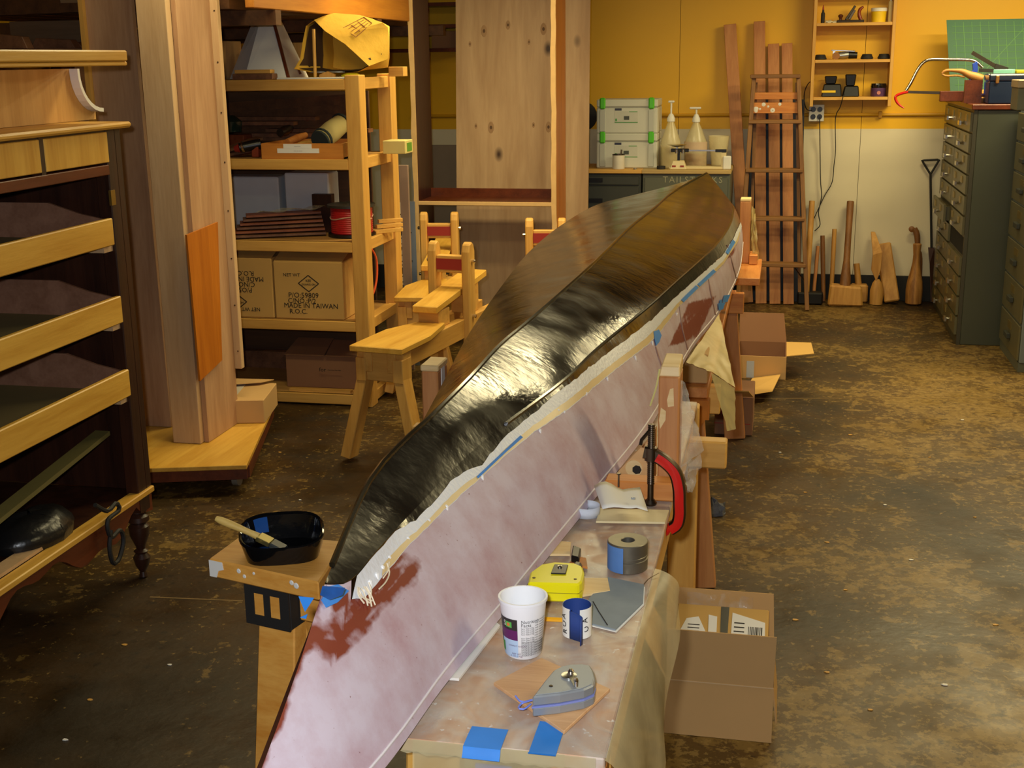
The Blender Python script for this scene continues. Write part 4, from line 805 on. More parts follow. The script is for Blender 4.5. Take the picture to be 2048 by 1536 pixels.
# --- fourth deck: two printed cartons
z = SH[1]; cy_ = sy0+.03
def carton(pa, pb, pyt, label, lines, dia, mirror):
    xa, xb = P(pa, 600, y=cy_).x, P(pb, 600, y=cy_).x; zt = P((pa+pb)/2, pyt, y=cy_).z
    t = thing('carton', label, 'box', ((xa+xb)/2, cy_+.15, z))
    part('carton_body', G().box(xa, xb, cy_, cy_+.3, z+.001, zt), cardy, t, .004)
    part('flap', G().hexa([(xa+.002, cy_+.004, zt), (xb-.002, cy_+.004, zt), (xb-.002, cy_+.006, zt), (xa+.002, cy_+.006, zt)], [(xa, cy_+.13, zt+.045), (xb, cy_+.13, zt+.045), (xb, cy_+.135, zt+.045), (xa, cy_+.135, zt+.045)]), cardy, t)
    for (txt, px, py, sz) in lines:
        o = P(px, py, y=cy_-.001); lettering(txt, sz*1.3, (o.x, cy_-.0015, o.z), X_*(-1 if mirror else 1), Z_*(-1 if mirror else 1), ink, t)
    d0 = P(dia[0], dia[1], y=cy_); w_, h_ = .052, .04
    pts_ = [Vector((d0.x+w_*math.cos(k*math.pi/2), cy_-.001, d0.z+h_*math.sin(k*math.pi/2))) for k in range(4)]
    for k in range(4): part('diamond_line', G().beam(pts_[k], pts_[(k+1) % 4], Y_, .002, .004), ink, t)
    lettering('KEE', .017, (d0.x, cy_-.0015, d0.z+.013), X_, Z_, ink, t); lettering('GUANG ON', .013, (d0.x, cy_-.0015, d0.z-.005), X_, Z_, ink, t)
    return t
carton(430, 547, 516, 'printed tan carton beside the upright alder planks on the fourth shelf', [('R.O.C.', 490, 546, .026), ('MADE IN TAIWAN', 474, 557, .026), ('C/NO. P/1', 482, 568, .026), ('P/O59809', 478, 579, .026), ('NET WT', 502, 618, .02)], (474, 603), True)
carton(550, 687, 524, 'printed tan carton with diamond mark beside the front post', [('P/O:59809', 607, 591, .028), ('C/NO.:P/2', 604, 602, .026), ('MADE IN TAIWAN', 622, 612, .026), ('R.O.C.', 597, 623, .026), ('NET WT', 583, 550, .018)], (617, 567), False)
# --- bottom deck
z = SH[0]; xa, xb = P(573, 755, y=5.74).x, P(722, 755, y=5.74).x-.15; zt = P(640, 712, y=5.72).z
t = thing('carton', 'long low brown carton with open lid on the bottom shelf', 'box', ((xa+xb)/2, 5.85, z))
part('carton_body', G().box(xa, xb+.14, 5.74, 6.05, z+.001, zt), cardd, t, .003)
part('flap', G().hexa([(xa, 5.722, zt), (xa+.21, 5.722, zt), (xa+.21, 5.726, zt), (xa, 5.726, zt)], [(xa+.01, 5.9, zt+.05), (xa+.2, 5.9, zt+.05), (xa+.2, 5.905, zt+.05), (xa+.01, 5.905, zt+.05)]), cardd, t)
part('flap', G().hexa([(xa+.22, 5.722, zt), (xb+.13, 5.722, zt), (xb+.13, 5.726, zt), (xa+.22, 5.726, zt)], [(xa+.2, 5.9, zt+.045), (xb+.12, 5.9, zt+.04), (xb+.12, 5.905, zt+.04), (xa+.2, 5.905, zt+.045)]), cardd, t)
o = P(660, 740, y=5.719); lettering('for ~~~~', .03, (o.x, 5.7185, o.z), X_, Z_, ink, t)
a = P(462, 720, y=6.0); solo('lumber_offcut', G().box(-3.1, P(575, 700, y=6.1).x, 6.1, 6.15, z, z+.09), W['scrap'], 'grey-brown board standing at the back of the bottom shelf', 'offcut')
a = P(590, 765, y=5.69); solo('lath', G().box(a.x-.02, a.x+.3, sy0+.03, sy0+.07, z, z+.012), W['pineX'], 'pale slat lying before the carton on the bottom shelf', 'slat')
# panels standing behind the unit at its right
a, b = P(775, 350, y=6.4), P(806, 350, y=6.4)
t = thing('sign_board', 'grey-pink board with a white lettered strip behind the shelves', 'board', ((a.x+b.x)/2, 6.4, 0))
part('board', G().box(a.x-.03, b.x+.03, 6.39, 6.41, .003, P(780, 330, y=6.4).z), plain('grey_pink_board', (140, 116, 100), .7), t, .002)
s0, s1 = P(785, 405, y=6.38), P(802, 640, y=6.38)
part('strip', G().box(s0.x, s0.x+.04, 6.384, 6.39, .06, s0.z), plain('strip_white', (188, 190, 184), .5), t)
lettering('1   FURNITURE', .062, (s0.x+.02, 6.383, (s0.z+.2)/2+.08), -Z_, X_, ink, t, space=1.15)
a = P(826, 500, y=6.5)
t = thing('steel_ruler', 'long blue-grey steel rule standing beside the carcass', 'ruler', (a.x, 6.5, 0))
zt = P(825, 403, y=6.5).z; part('rule', G().box(a.x-.02, a.x+.018, 6.5, 6.504, .003, zt), plain('rule_steel', (128, 140, 158), .4, metal=.3), t)
for k in range(5): part('tick', G().box(a.x-.018, a.x-.004, 6.4985, 6.5, .12+.155*k, .126+.155*k), ink, t)
# ================================================================== shaving horses
def horse(ox, oy, rz, label, seat=True):
    """ox,oy: swing-arm crossing; local +Y runs to the seat end (toward the camera)"""
    t = thing('shaving_horse', label, 'shaving horse', (ox, oy, 0), rz)
    R = Matrix.Translation((ox, oy, 0)) @ Matrix.Rotation(rz, 4, 'Z')
    def pt(name, g, mat, par=t, **k):
        g.v = [R @ p for p in g.v]; return part(name, g, mat, par, **k)
    # body beam, front legs under the seat
    for s_ in (-1, 1): pt('beam', G().box(s_*.055-.02, s_*.055+.02, -.75, .45, .40, .49), W['pineY'], bevel=.003)
    if seat:
        pt('seat', G().prism([(-.12, -.78, .49), (.12, -.78, .49), (.12, -.5, .49), (.07, -.24, .49), (-.05, -.24, .49), (-.12, -.45, .49)], (0, 0, .025)), W['maple'], bevel=.003)
        pt('end_block', G().box(-.105, .105, -.74, -.66, .36, .488), W['pineX'], bevel=.004)
    for s_ in (-1, 1):
        pt('leg', G().beam((s_*.085, -.71, .46), (s_*.085, -.71, .36), X_, .045, .09).beam((s_*.085, -.71, .37), (s_*.165, -.74, .02), X_, .045, .08), W['pineZ'], bevel=.003)
    pt('leg', G().beam((0, .4, .42), (0, .5, .02), X_, .09, .04), W['pineZ'], bevel=.003)
    # swing arms, padded bar, pivot bolts
    for s_ in (-1, 1):
        a_ = G().prism([(s_*.085-.02, -.035, .14), (s_*.085-.02, .035, .14), (s_*.085-.02, .035, .8), (s_*.085-.02, .022, .835), (s_*.085-.02, 0, .845), (s_*.085-.02, -.022, .835), (s_*.085-.02, -.035, .8)], (.04, 0, 0))
        arm = pt('swing_arm', a_, W['pineZ'], bevel=.006)
        for zz in (.755, .5): pt('bolt', G().lathe([(.009, 0), (.009, .014), (.005, .016)], (s_*.105, 0, zz), 8, (s_, 0, 0)), nickel, par=arm)
    jaw = pt('crossbar', G().box(-.065, .065, -.02, .02, .7, .78), W['pineX'], bevel=.003)
    pt('red_pad', G().box(-.064, .064, -.024, -.02, .715, .765), reds, par=jaw)
    pt('treadle', G().box(-.065, .065, -.14, .0, .14, .17), W['pineX'], bevel=.003)
    # work ramp
    pt('ramp', G().hexa([(-.06, -.3, .565), (.06, -.3, .565), (.06, .28, .64), (-.06, .28, .64)], [(-.06, -.3, .595), (.06, -.3, .595), (.06, .28, .67), (-.06, .28, .67)]), W['maple'], bevel=.003)
    pt('ramp_block', G().box(-.05, .05, -.26, -.14, .49, .567), W['pineX'], bevel=.003)
    pt('ramp_block', G().box(-.05, .05, .1, .2, .49, .625), W['pineX'], bevel=.003)
    return t
horse(-1.475, 5.52, -.16, 'yellow wooden shaving horse whose seat faces the bow, before the others')
horse(-1.83, 6.62, .12, 'yellow wooden shaving horse just before the bookcase carcass')
horse(-1.20, 6.42, .12, 'yellow wooden shaving horse half hidden behind the black hull')
# ================================================================== dolly with upright planks
dz = .13
t = thing('plank_dolly', 'low plywood dolly on castors carrying upright planks', 'dolly', (-2.4, 4.7, 0))
pz = [P(298, 938, z=dz), P(493, 930, z=dz), P(552, 800, z=dz)]; c4 = Vector((pz[0].x-.25, pz[2].y+.1, dz)); nl = Vector((-2.74, pz[0].y-.1, dz))
poly = [nl, pz[1], pz[2], Vector((-2.74, 5.3, dz))]
part('platform', G().prism([p-Vector((0, 0, .018)) for p in poly], (0, 0, .018)), W['maple'], t, .002)
d1 = (pz[1]-nl); part('rail', G().beam(nl+Vector((.03, .05, -.045)), pz[1]+Vector((-.02, .05, -.045)), Z_, .05, .035), W['mahogY'], t)
part('rail', G().beam(pz[1]+Vector((-.03, .05, -.045)), pz[2]+Vector((-.02, -.03, -.045)), Z_, .05, .035), W['mahogY'], t)
for c in (pz[1]+Vector((-.1, .12, 0)), pz[2]+Vector((-.12, -.15, 0)), Vector((-2.65, 4.4, dz)), Vector((-2.65, 5.2, dz))):
    ca = part('castor', G().lathe([(.012, -.014), (.03, -.012), (.03, .012), (.012, .014)], (c.x, c.y, .03), 14, (1, 0, 0)), plain('castor_grey', (120, 112, 96), .5), t, smooth=True)
    part('fork', G().box(c.x-.02, c.x+.02, c.y-.012, c.y+.012, .03, .07), steel, ca)
a, b = P(347, 886, z=dz), P(402, 889, z=dz)
solo('alder_plank', G().beam((( a.x+b.x)/2, a.y+.02, dz+.002), ((a.x+b.x)/2+.005, a.y-.0, 2.45), X_, (b-a).length, .04), W['alder'], 'pale upright alder plank standing in front on the dolly', 'plank', bevel=.002)
A0, A1 = P(283, 838, z=dz), P(337, 835, z=dz)
a_, b_ = P(172, 0, y=4.72), P(265, 0, y=4.72)
solo('cedar_plank', G().hexa([(a_.x-.0, 4.74, dz+.002), (b_.x, 4.74, dz+.002), (b_.x, 4.765, dz+.002), (a_.x, 4.765, dz+.002)], [(a_.x, 4.70, 2.45), (b_.x, 4.70, 2.45), (b_.x, 4.725, 2.45), (a_.x, 4.725, 2.45)]), W['cedar'], 'wide reddish cedar plank standing at the left of the dolly', 'plank')
solo('pale_batten', G().box(a_.x-.02, a_.x-.001, 4.69, 4.75, dz+.002, 2.45), W['pineZ'], 'slim pale batten along the cedar plank edge', 'batten')
xc = b.x+.022; y0, y1 = a.y+.03, 4.86
t = thing('upright_board', 'upright brown panel with a row of screws along its edge', 'panel', (xc, (y0+y1)/2, dz))
part('panel', G().box(xc-.02, xc, y0, y1, dz+.002, 2.45), W['cedar'], t)
xs = xc-.002
ye = P(451, 700, x=xc).y
part('edge_strip', G().box(xc-.03, xc+.03, y1, y1+.03, P(452, 748, x=xc).z, 2.45), W['alder'], t, .002)
for k in range(9): part('screw', G().lathe([(.0035, 0), (.003, .002)], (xc+.018, y1-.0005, .45+.2*k), 8, (0, -1, 0)), dsteel, t)
q0, q1 = P(371, 468, x=xc), P(441, 440, x=xc); 
ya, yb_ = P(372, 460, x=xc).y, P(440, 445, x=xc).y
solo('stained_board', G().prism([P(px, py, x=xc+.008) for px, py in ((370, 470), (432, 444), (441, 720), (397, 762))], (.008, 0, 0)), W['orangeply'], 'small orange stained board leaning on the screwed panel', 'board')
# carton and wedge on the dolly
bx0, bx1 = P(402, 843, z=dz), P(528, 838, z=dz); zt = P(470, 800, y=bx0.y).z
t = thing('carton', 'flat brown carton sealed with clear tape lying on the dolly', 'box', ((bx0.x+bx1.x)/2, bx0.y+.15, dz))
cq = [P(404, 802, z=zt), P(527, 800, z=zt), P(553, 766, z=zt), P(425, 762, z=zt)]; part('carton_body', G().hexa([Vector((p.x, p.y, dz+.001)) for p in cq], cq), card, t, .003)
part('tape', G().prism([P(px, py, z=zt+.001) for px, py in ((450, 800), (466, 800), (492, 768), (478, 768))], (0, 0, .001)), plain('packing_tape', (206, 196, 180), .3), t)
part('flap', G().prism([P(px, py, z=zt+.012) for px, py in ((424, 768), (470, 758), (548, 760), (520, 766), (430, 772))], (0, 0, .003)), card, t)
w0 = P(292, 838, z=dz); solo('wood_wedge', G().prism([P(px, py, z=dz+.001) for px, py in ((290, 828), (322, 843), (340, 836), (340, 815), (300, 812))], (0, 0, .07)), W['pineX'], 'pale cut wood wedge on the dolly beside the planks', 'wedge', bevel=.002)
# ================================================================== dresser at the left
dx = -1.99; DF = 3.56; DN = 1.9; dbk = -2.55
t = thing('linen_press', 'dark walnut cabinet with golden maple drawer fronts and open trays', 'cabinet', (dx-.25, 3.0, 0))
part('side', G().box(dbk, dx-.0, DF-.03, DF, .30, 1.46), W['walnut'], t)
part('post', G().box(dx-.045, dx, DF-.085, DF-.03, .30, 1.46), W['walnut'], t, .003)
part('back', G().box(dbk-.012, dbk, DN, DF, .30, 1.46), W['walnutin'], t)
part('near_side', G().box(dbk, dx, DN-.03, DN, .3, 1.46), W['walnut'], t)
part('top_rail', G().box(dx-.03, dx-.002, DN, DF-.085, 1.425, 1.46), W['walnut'], t)
part('middle_rail', G().box(dx-.03, dx+.004, DN, DF-.085, P(200, 332, x=dx).z-.03, P(200, 332, x=dx).z), W['mahogY'], t, .002)
part('drawer_floor', G().box(dbk, dx-.03, DN, DF-.03, P(200, 332, x=dx).z-.022, P(200, 332, x=dx).z-.004), W['walnut'], t)
part('cornice', G().prism([(dbk, DN-.05, 1.46), (dx+.03, DN-.05, 1.46), (dx+.03, DF+.025, 1.46), (dbk, DF+.025, 1.46)], (0, 0, .018)), W['maple'], t, .006)
zd1, zd0 = P(210, 264, x=dx).z, P(215, 325, x=dx).z
ys_ = [P(88, 300, x=dx).y, P(216, 300, x=dx).y]; ystep = ys_[1]-ys_[0]
for k in range(4):
    y1 = ys_[1]-k*(ystep+.022); y0 = y1-ystep
    part('small_drawer', G().box(dx-.03, dx+.002, y0, y1, zd0, zd1), W['mapleZ'], t, .002)
    part('divider', G().box(dx-.03, dx, y0-.022, y0, zd0-.01, zd1+.01), W['walnut'], t)
for k, (zt, zb, yf) in enumerate(((1.196, 1.114, 3.463), (.955, .871, 3.471), (.72, .634, 3.477))):
    tr = part('tray_front', G().box(dx-.012, dx+.006, DN+.02, yf, zb, zt), W['maple'], t, .003)
    part('tray_floor', G().box(dbk+.02, dx-.012, DN+.02, yf-.005, zb+.012, zb+.02), plain('olive_felt%d' % k, (112, 96, 54), .9), tr)
    ts = part('tray_side', G().prism([(dx-.012, yf-.014, zb), (dx-.012, yf-.014, zt-.004), (dx-.10, yf-.014, zt+.014), (dx-.2, yf-.014, zt+.045), (dbk+.06, yf-.014, zt+.045), (dbk+.02, yf-.014, zt+.02), (dbk+.02, yf-.014, zb)], (0, .01, 0)), W['trayback'], tr)
    part('tray_back', G().box(dbk+.014, dbk+.024, DN+.02, yf-.004, zb, zt+.02), W['trayback'], tr)
    part('runner', G().box(dbk, dx-.01, yf-.04, DF-.03, zb-.02, zb-.002), W['alder'], t)
zr = P(300, 972, x=dx).z
part('bottom_board', G().box(dbk, dx-.03, DN, DF-.03, zr-.03, zr-.008), W['walnut'], t)
part('bottom_rail', G().box(dx-.035, dx+.01, DN-.03, DF+.002, zr-.02, zr), W['maple'], t, .003)
ap = [(DN, zr-.02)]; n = 48
for k in range(n+1):
    u = k/n; y = DN+(DF-DN)*u; ap.append((y, zr-.075-.035*math.cos(u*math.pi*5)-(.03 if u < .06 or u > .95 else 0)+(.015*math.cos(u*math.pi*15))))
ap.append((DF, zr-.02))
part('apron', G().prism([(dx-.02, y, z) for y, z in ap], (.018, 0, 0)), W['mahogY'], t)
for yl in (DF-.05, DN+.05):
    part('turned_leg', G().lathe([(.03, zr-.05), (.03, zr-.075), (.022, zr-.08), (.034, zr-.09), (.036, zr-.105), (.024, zr-.115), (.034, zr-.125), (.032, zr-.155), (.016, zr-.195), (.014, zr-.205), (.024, zr-.212), (.018, zr-.22), (.028, zr-.235), (.022, zr-.262), (.01, zr-.285), (.014, .004)], (dx-.03, yl, 0), 18), W['walnut'], t, smooth=True)
    part('leg_block', G().box(dx-.06, dx, yl-.03, yl+.03, zr-.07, zr-.02), W['walnut'], t)
part('hinge', G().box(dx-.004, dx+.004, DF-.09, DF-.065, P(218, 395, x=dx).z-.025, P(218, 395, x=dx).z+.02), plain('hinge_brass', (170, 140, 70), .3, metal=.8), t)
# valance and plank above
vx = dx-.16; zc = 1.478; z1 = min(P(120, 138, x=vx).z, P(150, 133, x=dx+.04).z-.002)
va = P(140, 150, x=vx).y; vb = P(190, 215, x=vx).y
pts = [(DN, zc+.001), (vb+.03, zc+.001), (vb+.03, zc+.03)]
for k in range(9):
    a = -math.pi/2-k*math.pi/2/8; pts.append((vb+.01+.09*math.cos(a), z1-.02+(.16)*(1+math.sin(a))*.9-.11+.0))
pts = [(DN, zc+.001), (vb, zc+.001)]+[(vb-(vb-va)*math.sin(k*math.pi/16), zc+.03+(z1-zc-.04)*(1-math.cos(k*math.pi/16))) for k in range(9)]+[(va, z1), (DN, z1)]
t = thing('desk_gallery', 'maple gallery board with scrolled white edge standing on the cabinet', 'gallery', (vx, 3.0, zc))
part('board', G().prism([(vx-.018, y, z) for y, z in pts], (.018, 0, 0)), wood('gallery_maple', (214, 166, 92), (188, 138, 66), 'Z', 5), t)
cur = [(vx+.001, y, z) for y, z in pts[2:12]]
g = G(); g.grid([[Vector((vx+e, y, z)) for e in (.002, .03)] for _, y, z in cur]); part('scroll_edge', g, white, t, solid=.012)
zp0, zp1 = P(150, 133, x=dx+.04).z, P(150, 100, x=dx+.04).z; ye = P(255, 110, x=dx+.04).y
part('support', G().box(vx-.3, vx-.28, DN, va, zc+.001, zp0-.001), W['walnutin'], t)
t2 = thing('table_leaf', 'thick pale maple tabletop laid across the cabinet gallery', 'tabletop', (dx-.2, 3.0, zp0))
part('slab', G().box(dbk-.1, dx+.04, DN-.1, ye, zp0+.013, zp1), W['maple'], t2, .004)
part('lower_edge', G().box(dbk-.1, dx+.035, DN-.1, ye+.004, zp0, zp0+.012), W['maple'], t2, .003)
# junk in the cabinet foot: slanted glass-edged board, black bag with strap
p0, p1 = P(0, 1035, x=dx-.08), P(217, 866, x=dx-.08)
solo('slanted_board', G().beam(Vector((dx-.1, DN+.1, zr+.005+.02)), Vector((dx-.1, p1.y, p1.z)), X_, .05, .014), plain('olive_board', (106, 98, 56), .5), 'thin olive board lying tilted in the cabinet foot', 'board')
g = G()
rows_ = [[Vector((dx-.12+.09*math.cos(a)*s_, P(130, 1000, x=dx).y+.13*math.sin(a)*s_+.01*noise.noise((a*2, k, 0)), zr+.001+.11*(1-(k/6)**2*.3)*(k/6)**.8*(1 if k else 0)+.02*noise.noise((a, k*2, 3))*(k/6))) for a in [i*math.pi/8 for i in range(17)]] for k, s_ in enumerate((1.15, 1.2, 1.1, .95, .75, .45, .06))]
t = thing('black_bag', 'crumpled black bag with dangling strap in the cabinet foot', 'bag', (dx-.12, P(130, 1000, x=dx).y, zr))
part('bag', g.grid(rows_), plain('black_vinyl', (24, 24, 26), .3, bump=.4, bscale=20), t, smooth=True)
st = [P(px, py, x=dx+.025) for px, py in ((190, 1010), (215, 1022), (232, 1006), (238, 1020), (215, 1042), (222, 1075), (240, 1060), (247, 1082), (238, 1118), (226, 1126), (219, 1095), (222, 1060))]
part('strap', G().tube(spline(st, 40), .007, 6), blackm, t, smooth=True)
a, b = P(0, 1075, x=dx-.06), P(72, 1035, x=dx-.06)
solo('white_strip', G().beam(Vector((dx-.06, a.y-.3, zr+.006)), Vector((dx-.06, b.y, zr+.006)), X_, .05, .01), W['alder'], 'pale slim strip lying in the cabinet foot', 'strip')
# ================================================================== lumber rack along the left wall
t = thing('lumber_rack', 'tall dark timber rack of posts and arms along the left wall', 'rack', (-3.4, 6.2, 0))
for yy in (3.9, 5.2, 6.6, 8.1):
    part('upright', G().box(-4.05, -3.95, yy-.045, yy+.045, 0, 2.49), W['dark'], t)
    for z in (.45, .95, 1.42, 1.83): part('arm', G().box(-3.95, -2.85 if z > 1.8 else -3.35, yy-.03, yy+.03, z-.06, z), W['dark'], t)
rk = P(815, 37, x=-2.12)
solo('rack_board', G().box(-2.16, -2.12, 4.95, 7.15, 1.862, 2.15), W['rackorange'], 'wide orange board on edge, outermost of the lumber rack', 'board', bevel=.003)
part('arm_extension', G().box(-2.85, -2.12, 6.57, 6.63, 1.80, 1.861), W['dark'], t); part('arm_extension', G().box(-2.85, -2.17, 8.07, 8.13, 1.80, 1.861), W['dark'], t)
part('arm_extension', G().box(-2.85, -2.12, 5.17, 5.23, 1.80, 1.861), W['dark'], t)
for k in range(8):
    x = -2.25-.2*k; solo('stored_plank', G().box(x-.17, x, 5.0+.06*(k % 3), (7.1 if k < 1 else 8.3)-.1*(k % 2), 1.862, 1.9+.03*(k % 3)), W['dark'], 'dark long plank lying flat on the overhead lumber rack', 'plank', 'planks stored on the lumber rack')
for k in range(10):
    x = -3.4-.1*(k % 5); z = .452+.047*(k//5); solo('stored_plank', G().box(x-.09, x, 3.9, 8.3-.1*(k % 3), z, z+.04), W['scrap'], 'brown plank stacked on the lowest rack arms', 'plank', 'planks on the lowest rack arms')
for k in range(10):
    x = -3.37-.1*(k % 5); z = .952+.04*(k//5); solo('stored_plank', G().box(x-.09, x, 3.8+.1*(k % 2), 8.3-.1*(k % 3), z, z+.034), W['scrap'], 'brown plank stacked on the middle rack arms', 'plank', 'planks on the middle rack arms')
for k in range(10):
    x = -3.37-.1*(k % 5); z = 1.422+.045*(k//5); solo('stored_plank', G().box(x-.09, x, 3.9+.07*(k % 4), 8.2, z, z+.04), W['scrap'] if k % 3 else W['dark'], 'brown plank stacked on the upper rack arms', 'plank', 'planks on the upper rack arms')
# low shelf with scraps seen above the tabletop
a = P(0, 90, y=4.6); zt = P(90, 96, y=4.6).z
t = thing('scrap_shelf', 'plain brown shelf of wood scraps behind the cabinet', 'shelf', (-3.1, 4.8, 0))
for x in (-3.3, -2.93): part('leg', G().box(x, x+.06, 4.82, 5.0, 0, zt-.02), W['scrap'], t)
part('board', G().box(-3.33, -2.75, 4.8, 5.1, zt-.02, zt), W['scrap'], t)
part('back', G().box(-3.33, -2.75, 5.1, 5.12, zt, zt+.12), wood('scrap_back', (120, 96, 70), (92, 70, 48), 'X', 3), t)
for (pa, pb, pt_, y, lab) in ((-20, 55, 68, 4.82, 'stubby brown block stack on the scrap shelf'), (60, 150, 76, 4.88, 'dark angled scrap on the scrap shelf'), (100, 165, 82, 4.94, 'thin pale scrap on the scrap shelf')):
    p0, p1 = P(pa, 95, y=y), P(pb, 95, y=y); h = P(pa, pt_, y=y).z-zt
    solo('wood_scrap', G().prism([(p0.x, y, zt+.001), (p1.x, y, zt+.001), (p1.x-.02, y, zt+h*.8), (p0.x+.03, y, zt+h)], (0, .05, 0)), W['scrap'], lab, 'offcut', bevel=.002)
# ================================================================== the boat, upside down
def graphite():
    m, nt, b = newmat('wet_graphite_epoxy'); n = nt.nodes; L = nt.links.new
    b.inputs['Base Color'].default_value = (.010, .008, .006, 1); b.inputs['Roughness'].default_value = .2; b.inputs['Specular IOR Level'].default_value = .42
    tc = n.new('ShaderNodeTexCoord'); a = n.new('ShaderNodeTexNoise'); a.inputs['Scale'].default_value = 46; a.inputs['Detail'].default_value = 4; L(tc.outputs['Object'], a.inputs['Vector'])
    c = n.new('ShaderNodeTexNoise'); c.inputs['Scale'].default_value = 7; c.inputs['Detail'].default_value = 3; L(tc.outputs['Object'], c.inputs['Vector'])
    r = n.new('ShaderNodeMapRange'); r.inputs[1].default_value = .35; r.inputs[2].default_value = .7; r.inputs[3].default_value = .10; r.inputs[4].default_value = .24; L(c.outputs['Fac'], r.inputs[0]); L(r.outputs[0], b.inputs['Roughness'])
    bp = n.new('ShaderNodeBump'); bp.inputs['Strength'].default_value = .10; bp.inputs['Distance'].default_value = .006; L(a.outputs['Fac'], bp.inputs['Height'])
    b2 = n.new('ShaderNodeBump'); b2.inputs['Strength'].default_value = .05; b2.inputs['Distance'].default_value = .03; L(c.outputs['Fac'], b2.inputs['Height']); L(bp.outputs['Normal'], b2.inputs['Normal']); L(b2.outputs['Normal'], b.inputs['Normal'])
    return m
def sidemat():
    m, nt, b = newmat('sanded_glass_over_mahogany'); n = nt.nodes; L = nt.links.new
    tc = n.new('ShaderNodeTexCoord')
    a = n.new('ShaderNodeTexNoise'); a.inputs['Scale'].default_value = 7; a.inputs['Detail'].default_value = 9; a.inputs['Roughness'].default_value = .68; L(tc.outputs['Object'], a.inputs['Vector'])
    cr = n.new('ShaderNodeValToRGB'); e = cr.color_ramp.elements; e[0].position = .3; e[0].color = s2l((172, 138, 148))+(1,); e[1].position = .62; e[1].color = s2l((196, 183, 197))+(1,); L(a.outputs['Fac'], cr.inputs[0])
    at = n.new('ShaderNodeAttribute'); at.attribute_name = 'stain'
    nn = n.new('ShaderNodeTexNoise'); nn.inputs['Scale'].default_value = 45; nn.inputs['Detail'].default_value = 5; L(tc.outputs['Object'], nn.inputs['Vector'])
    ad = n.new('ShaderNodeMath'); ad.operation = 'MULTIPLY_ADD'; ad.inputs[1].default_value = .9; L(nn.outputs['Fac'], ad.inputs[0]); L(at.outputs['Fac'], ad.inputs[2])
    mr = n.new('ShaderNodeMapRange'); mr.inputs[1].default_value = .9; mr.inputs[2].default_value = 1.3; L(ad.outputs[0], mr.inputs[0])
    mx = n.new('ShaderNodeMix'); mx.data_type = 'RGBA'; L(mr.outputs[0], mx.inputs[0]); L(cr.outputs[0], mx.inputs[6]); mx.inputs[7].default_value = s2l((120, 40, 26))+(1,)
    sp = n.new('ShaderNodeTexNoise'); sp.inputs['Scale'].default_value = 150; L(tc.outputs['Object'], sp.inputs['Vector'])
    m2 = n.new('ShaderNodeMapRange'); m2.inputs[1].default_value = .73; m2.inputs[2].default_value = .79; L(sp.outputs['Fac'], m2.inputs[0])
    x2 = n.new('ShaderNodeMix'); x2.data_type = 'RGBA'; L(m2.outputs[0], x2.inputs[0]); L(mx.outputs[2], x2.inputs[6]); x2.inputs[7].default_value = s2l((110, 60, 50))+(1,)
    L(x2.outputs[2], b.inputs['Base Color']); b.inputs['Roughness'].default_value = .5
    return m
GR = graphite(); SM = sidemat()
Kc = [P(x, y, z=z) for x, y, z in ((650, 1165, 1.0), (735, 970, 1.03), (800, 890, 1.045), (860, 835, 1.055), (940, 755, 1.065), (1000, 690, 1.07), (1060, 640, 1.075), (1140, 570, 1.08), (1200, 515, 1.08), (1260, 455, 1.075), (1310, 415, 1.07), (1348, 383, 1.07), (1415, 345, 1.105))]
RCc = [P(x, y, z=z) for x, y, z in ((650, 1166, .999), (700, 1160, .985), (750, 1105, .985), (830, 1018, .985), (965, 884, .995), (1125, 762, 1.0), (1200, 692, 1.0), (1300, 610, 1.0), (1350, 565, 1.0), (1430, 492, 1.0), (1460, 448, 1.0), (1468, 412, 1.01))]
LCc = [Vector((-.552, 1.41, .999)), Vector((-.60, 1.75, .985)), Vector((-.632, 2.05, .985))]+[P(x, y, z=z) for x, y, z in ((872, 792, 1.0), (940, 664, 1.0), (1010, 563, 1.0), (1060, 502, 1.0), (1120, 452, 1.0), (1190, 411, 1.0), (1250, 396, 1.005), (1330, 391, 1.02))]
RSc = [Vector((-.547, .98, .803)), Vector((-.487, 1.12, .803))]+[P(x, y, z=z) for x, y, z in ((770, 1536, .803), (890, 1370, .803), (1010, 1225, .803), (1100, 1110, .803), (1200, 985, .803), (1300, 855, .803), (1380, 705, .803), (1430, 640, .803), (1460, 590, .803), (1480, 540, .806), (1486, 490, .815))]
LSc = [Vector(p) for p in ((-.547, .98, .803), (-.575, 1.3, .803), (-.64, 1.7, .803), (-.73, 2.2, .803), (-.785, 2.9, .803), (-.88, 3.7, .803), (-.90, 4.6, .803), (-.88, 5.3, .803), (-.83, 5.8, .815))]
N = 220
K, RC, LC, RS, LS = [spline(c, N) for c in (Kc, RCc, LCc, RSc, LSc)]
hull = thing('boat_hull', 'long upside-down boat hull with wet black bottom and pinkish sanded side', 'boat', (-.55, 3.5, .80))
def strip(A, B_, m, bulge=0, axis=Z_):
    return [[A[i].lerp(B_[i], j/m)+axis*(bulge*math.sin(math.pi*i/(N-1))*math.sin(math.pi*j/m)) for j in range(m+1)] for i in range(N)]
part('bottom_panel', G().grid(strip(K, RC, 10, .012)), GR, hull, smooth=True)
part('bottom_panel', G().grid(strip(LC, K, 10, .010)), GR, hull, smooth=True)
part('side_panel', G().grid(strip(LS, LC, 6)), wood('hull_mahogany', (120, 56, 30), (90, 38, 20), 'Y', 5), hull, smooth=True)
dk = [K[-1], RC[-1], RS[-1], LS[-1], LC[-1]]; part('transom', G().add(dk, [(0, 1, 2, 3, 4)]), W['mahogY'], hull)
part('keel_seam', G().tube([p+Vector((0, 0, .001)) for p in K[2::3]], .0045, 6), plain('seam_epoxy', (30, 24, 14), .14, spec=.8), hull, smooth=True)
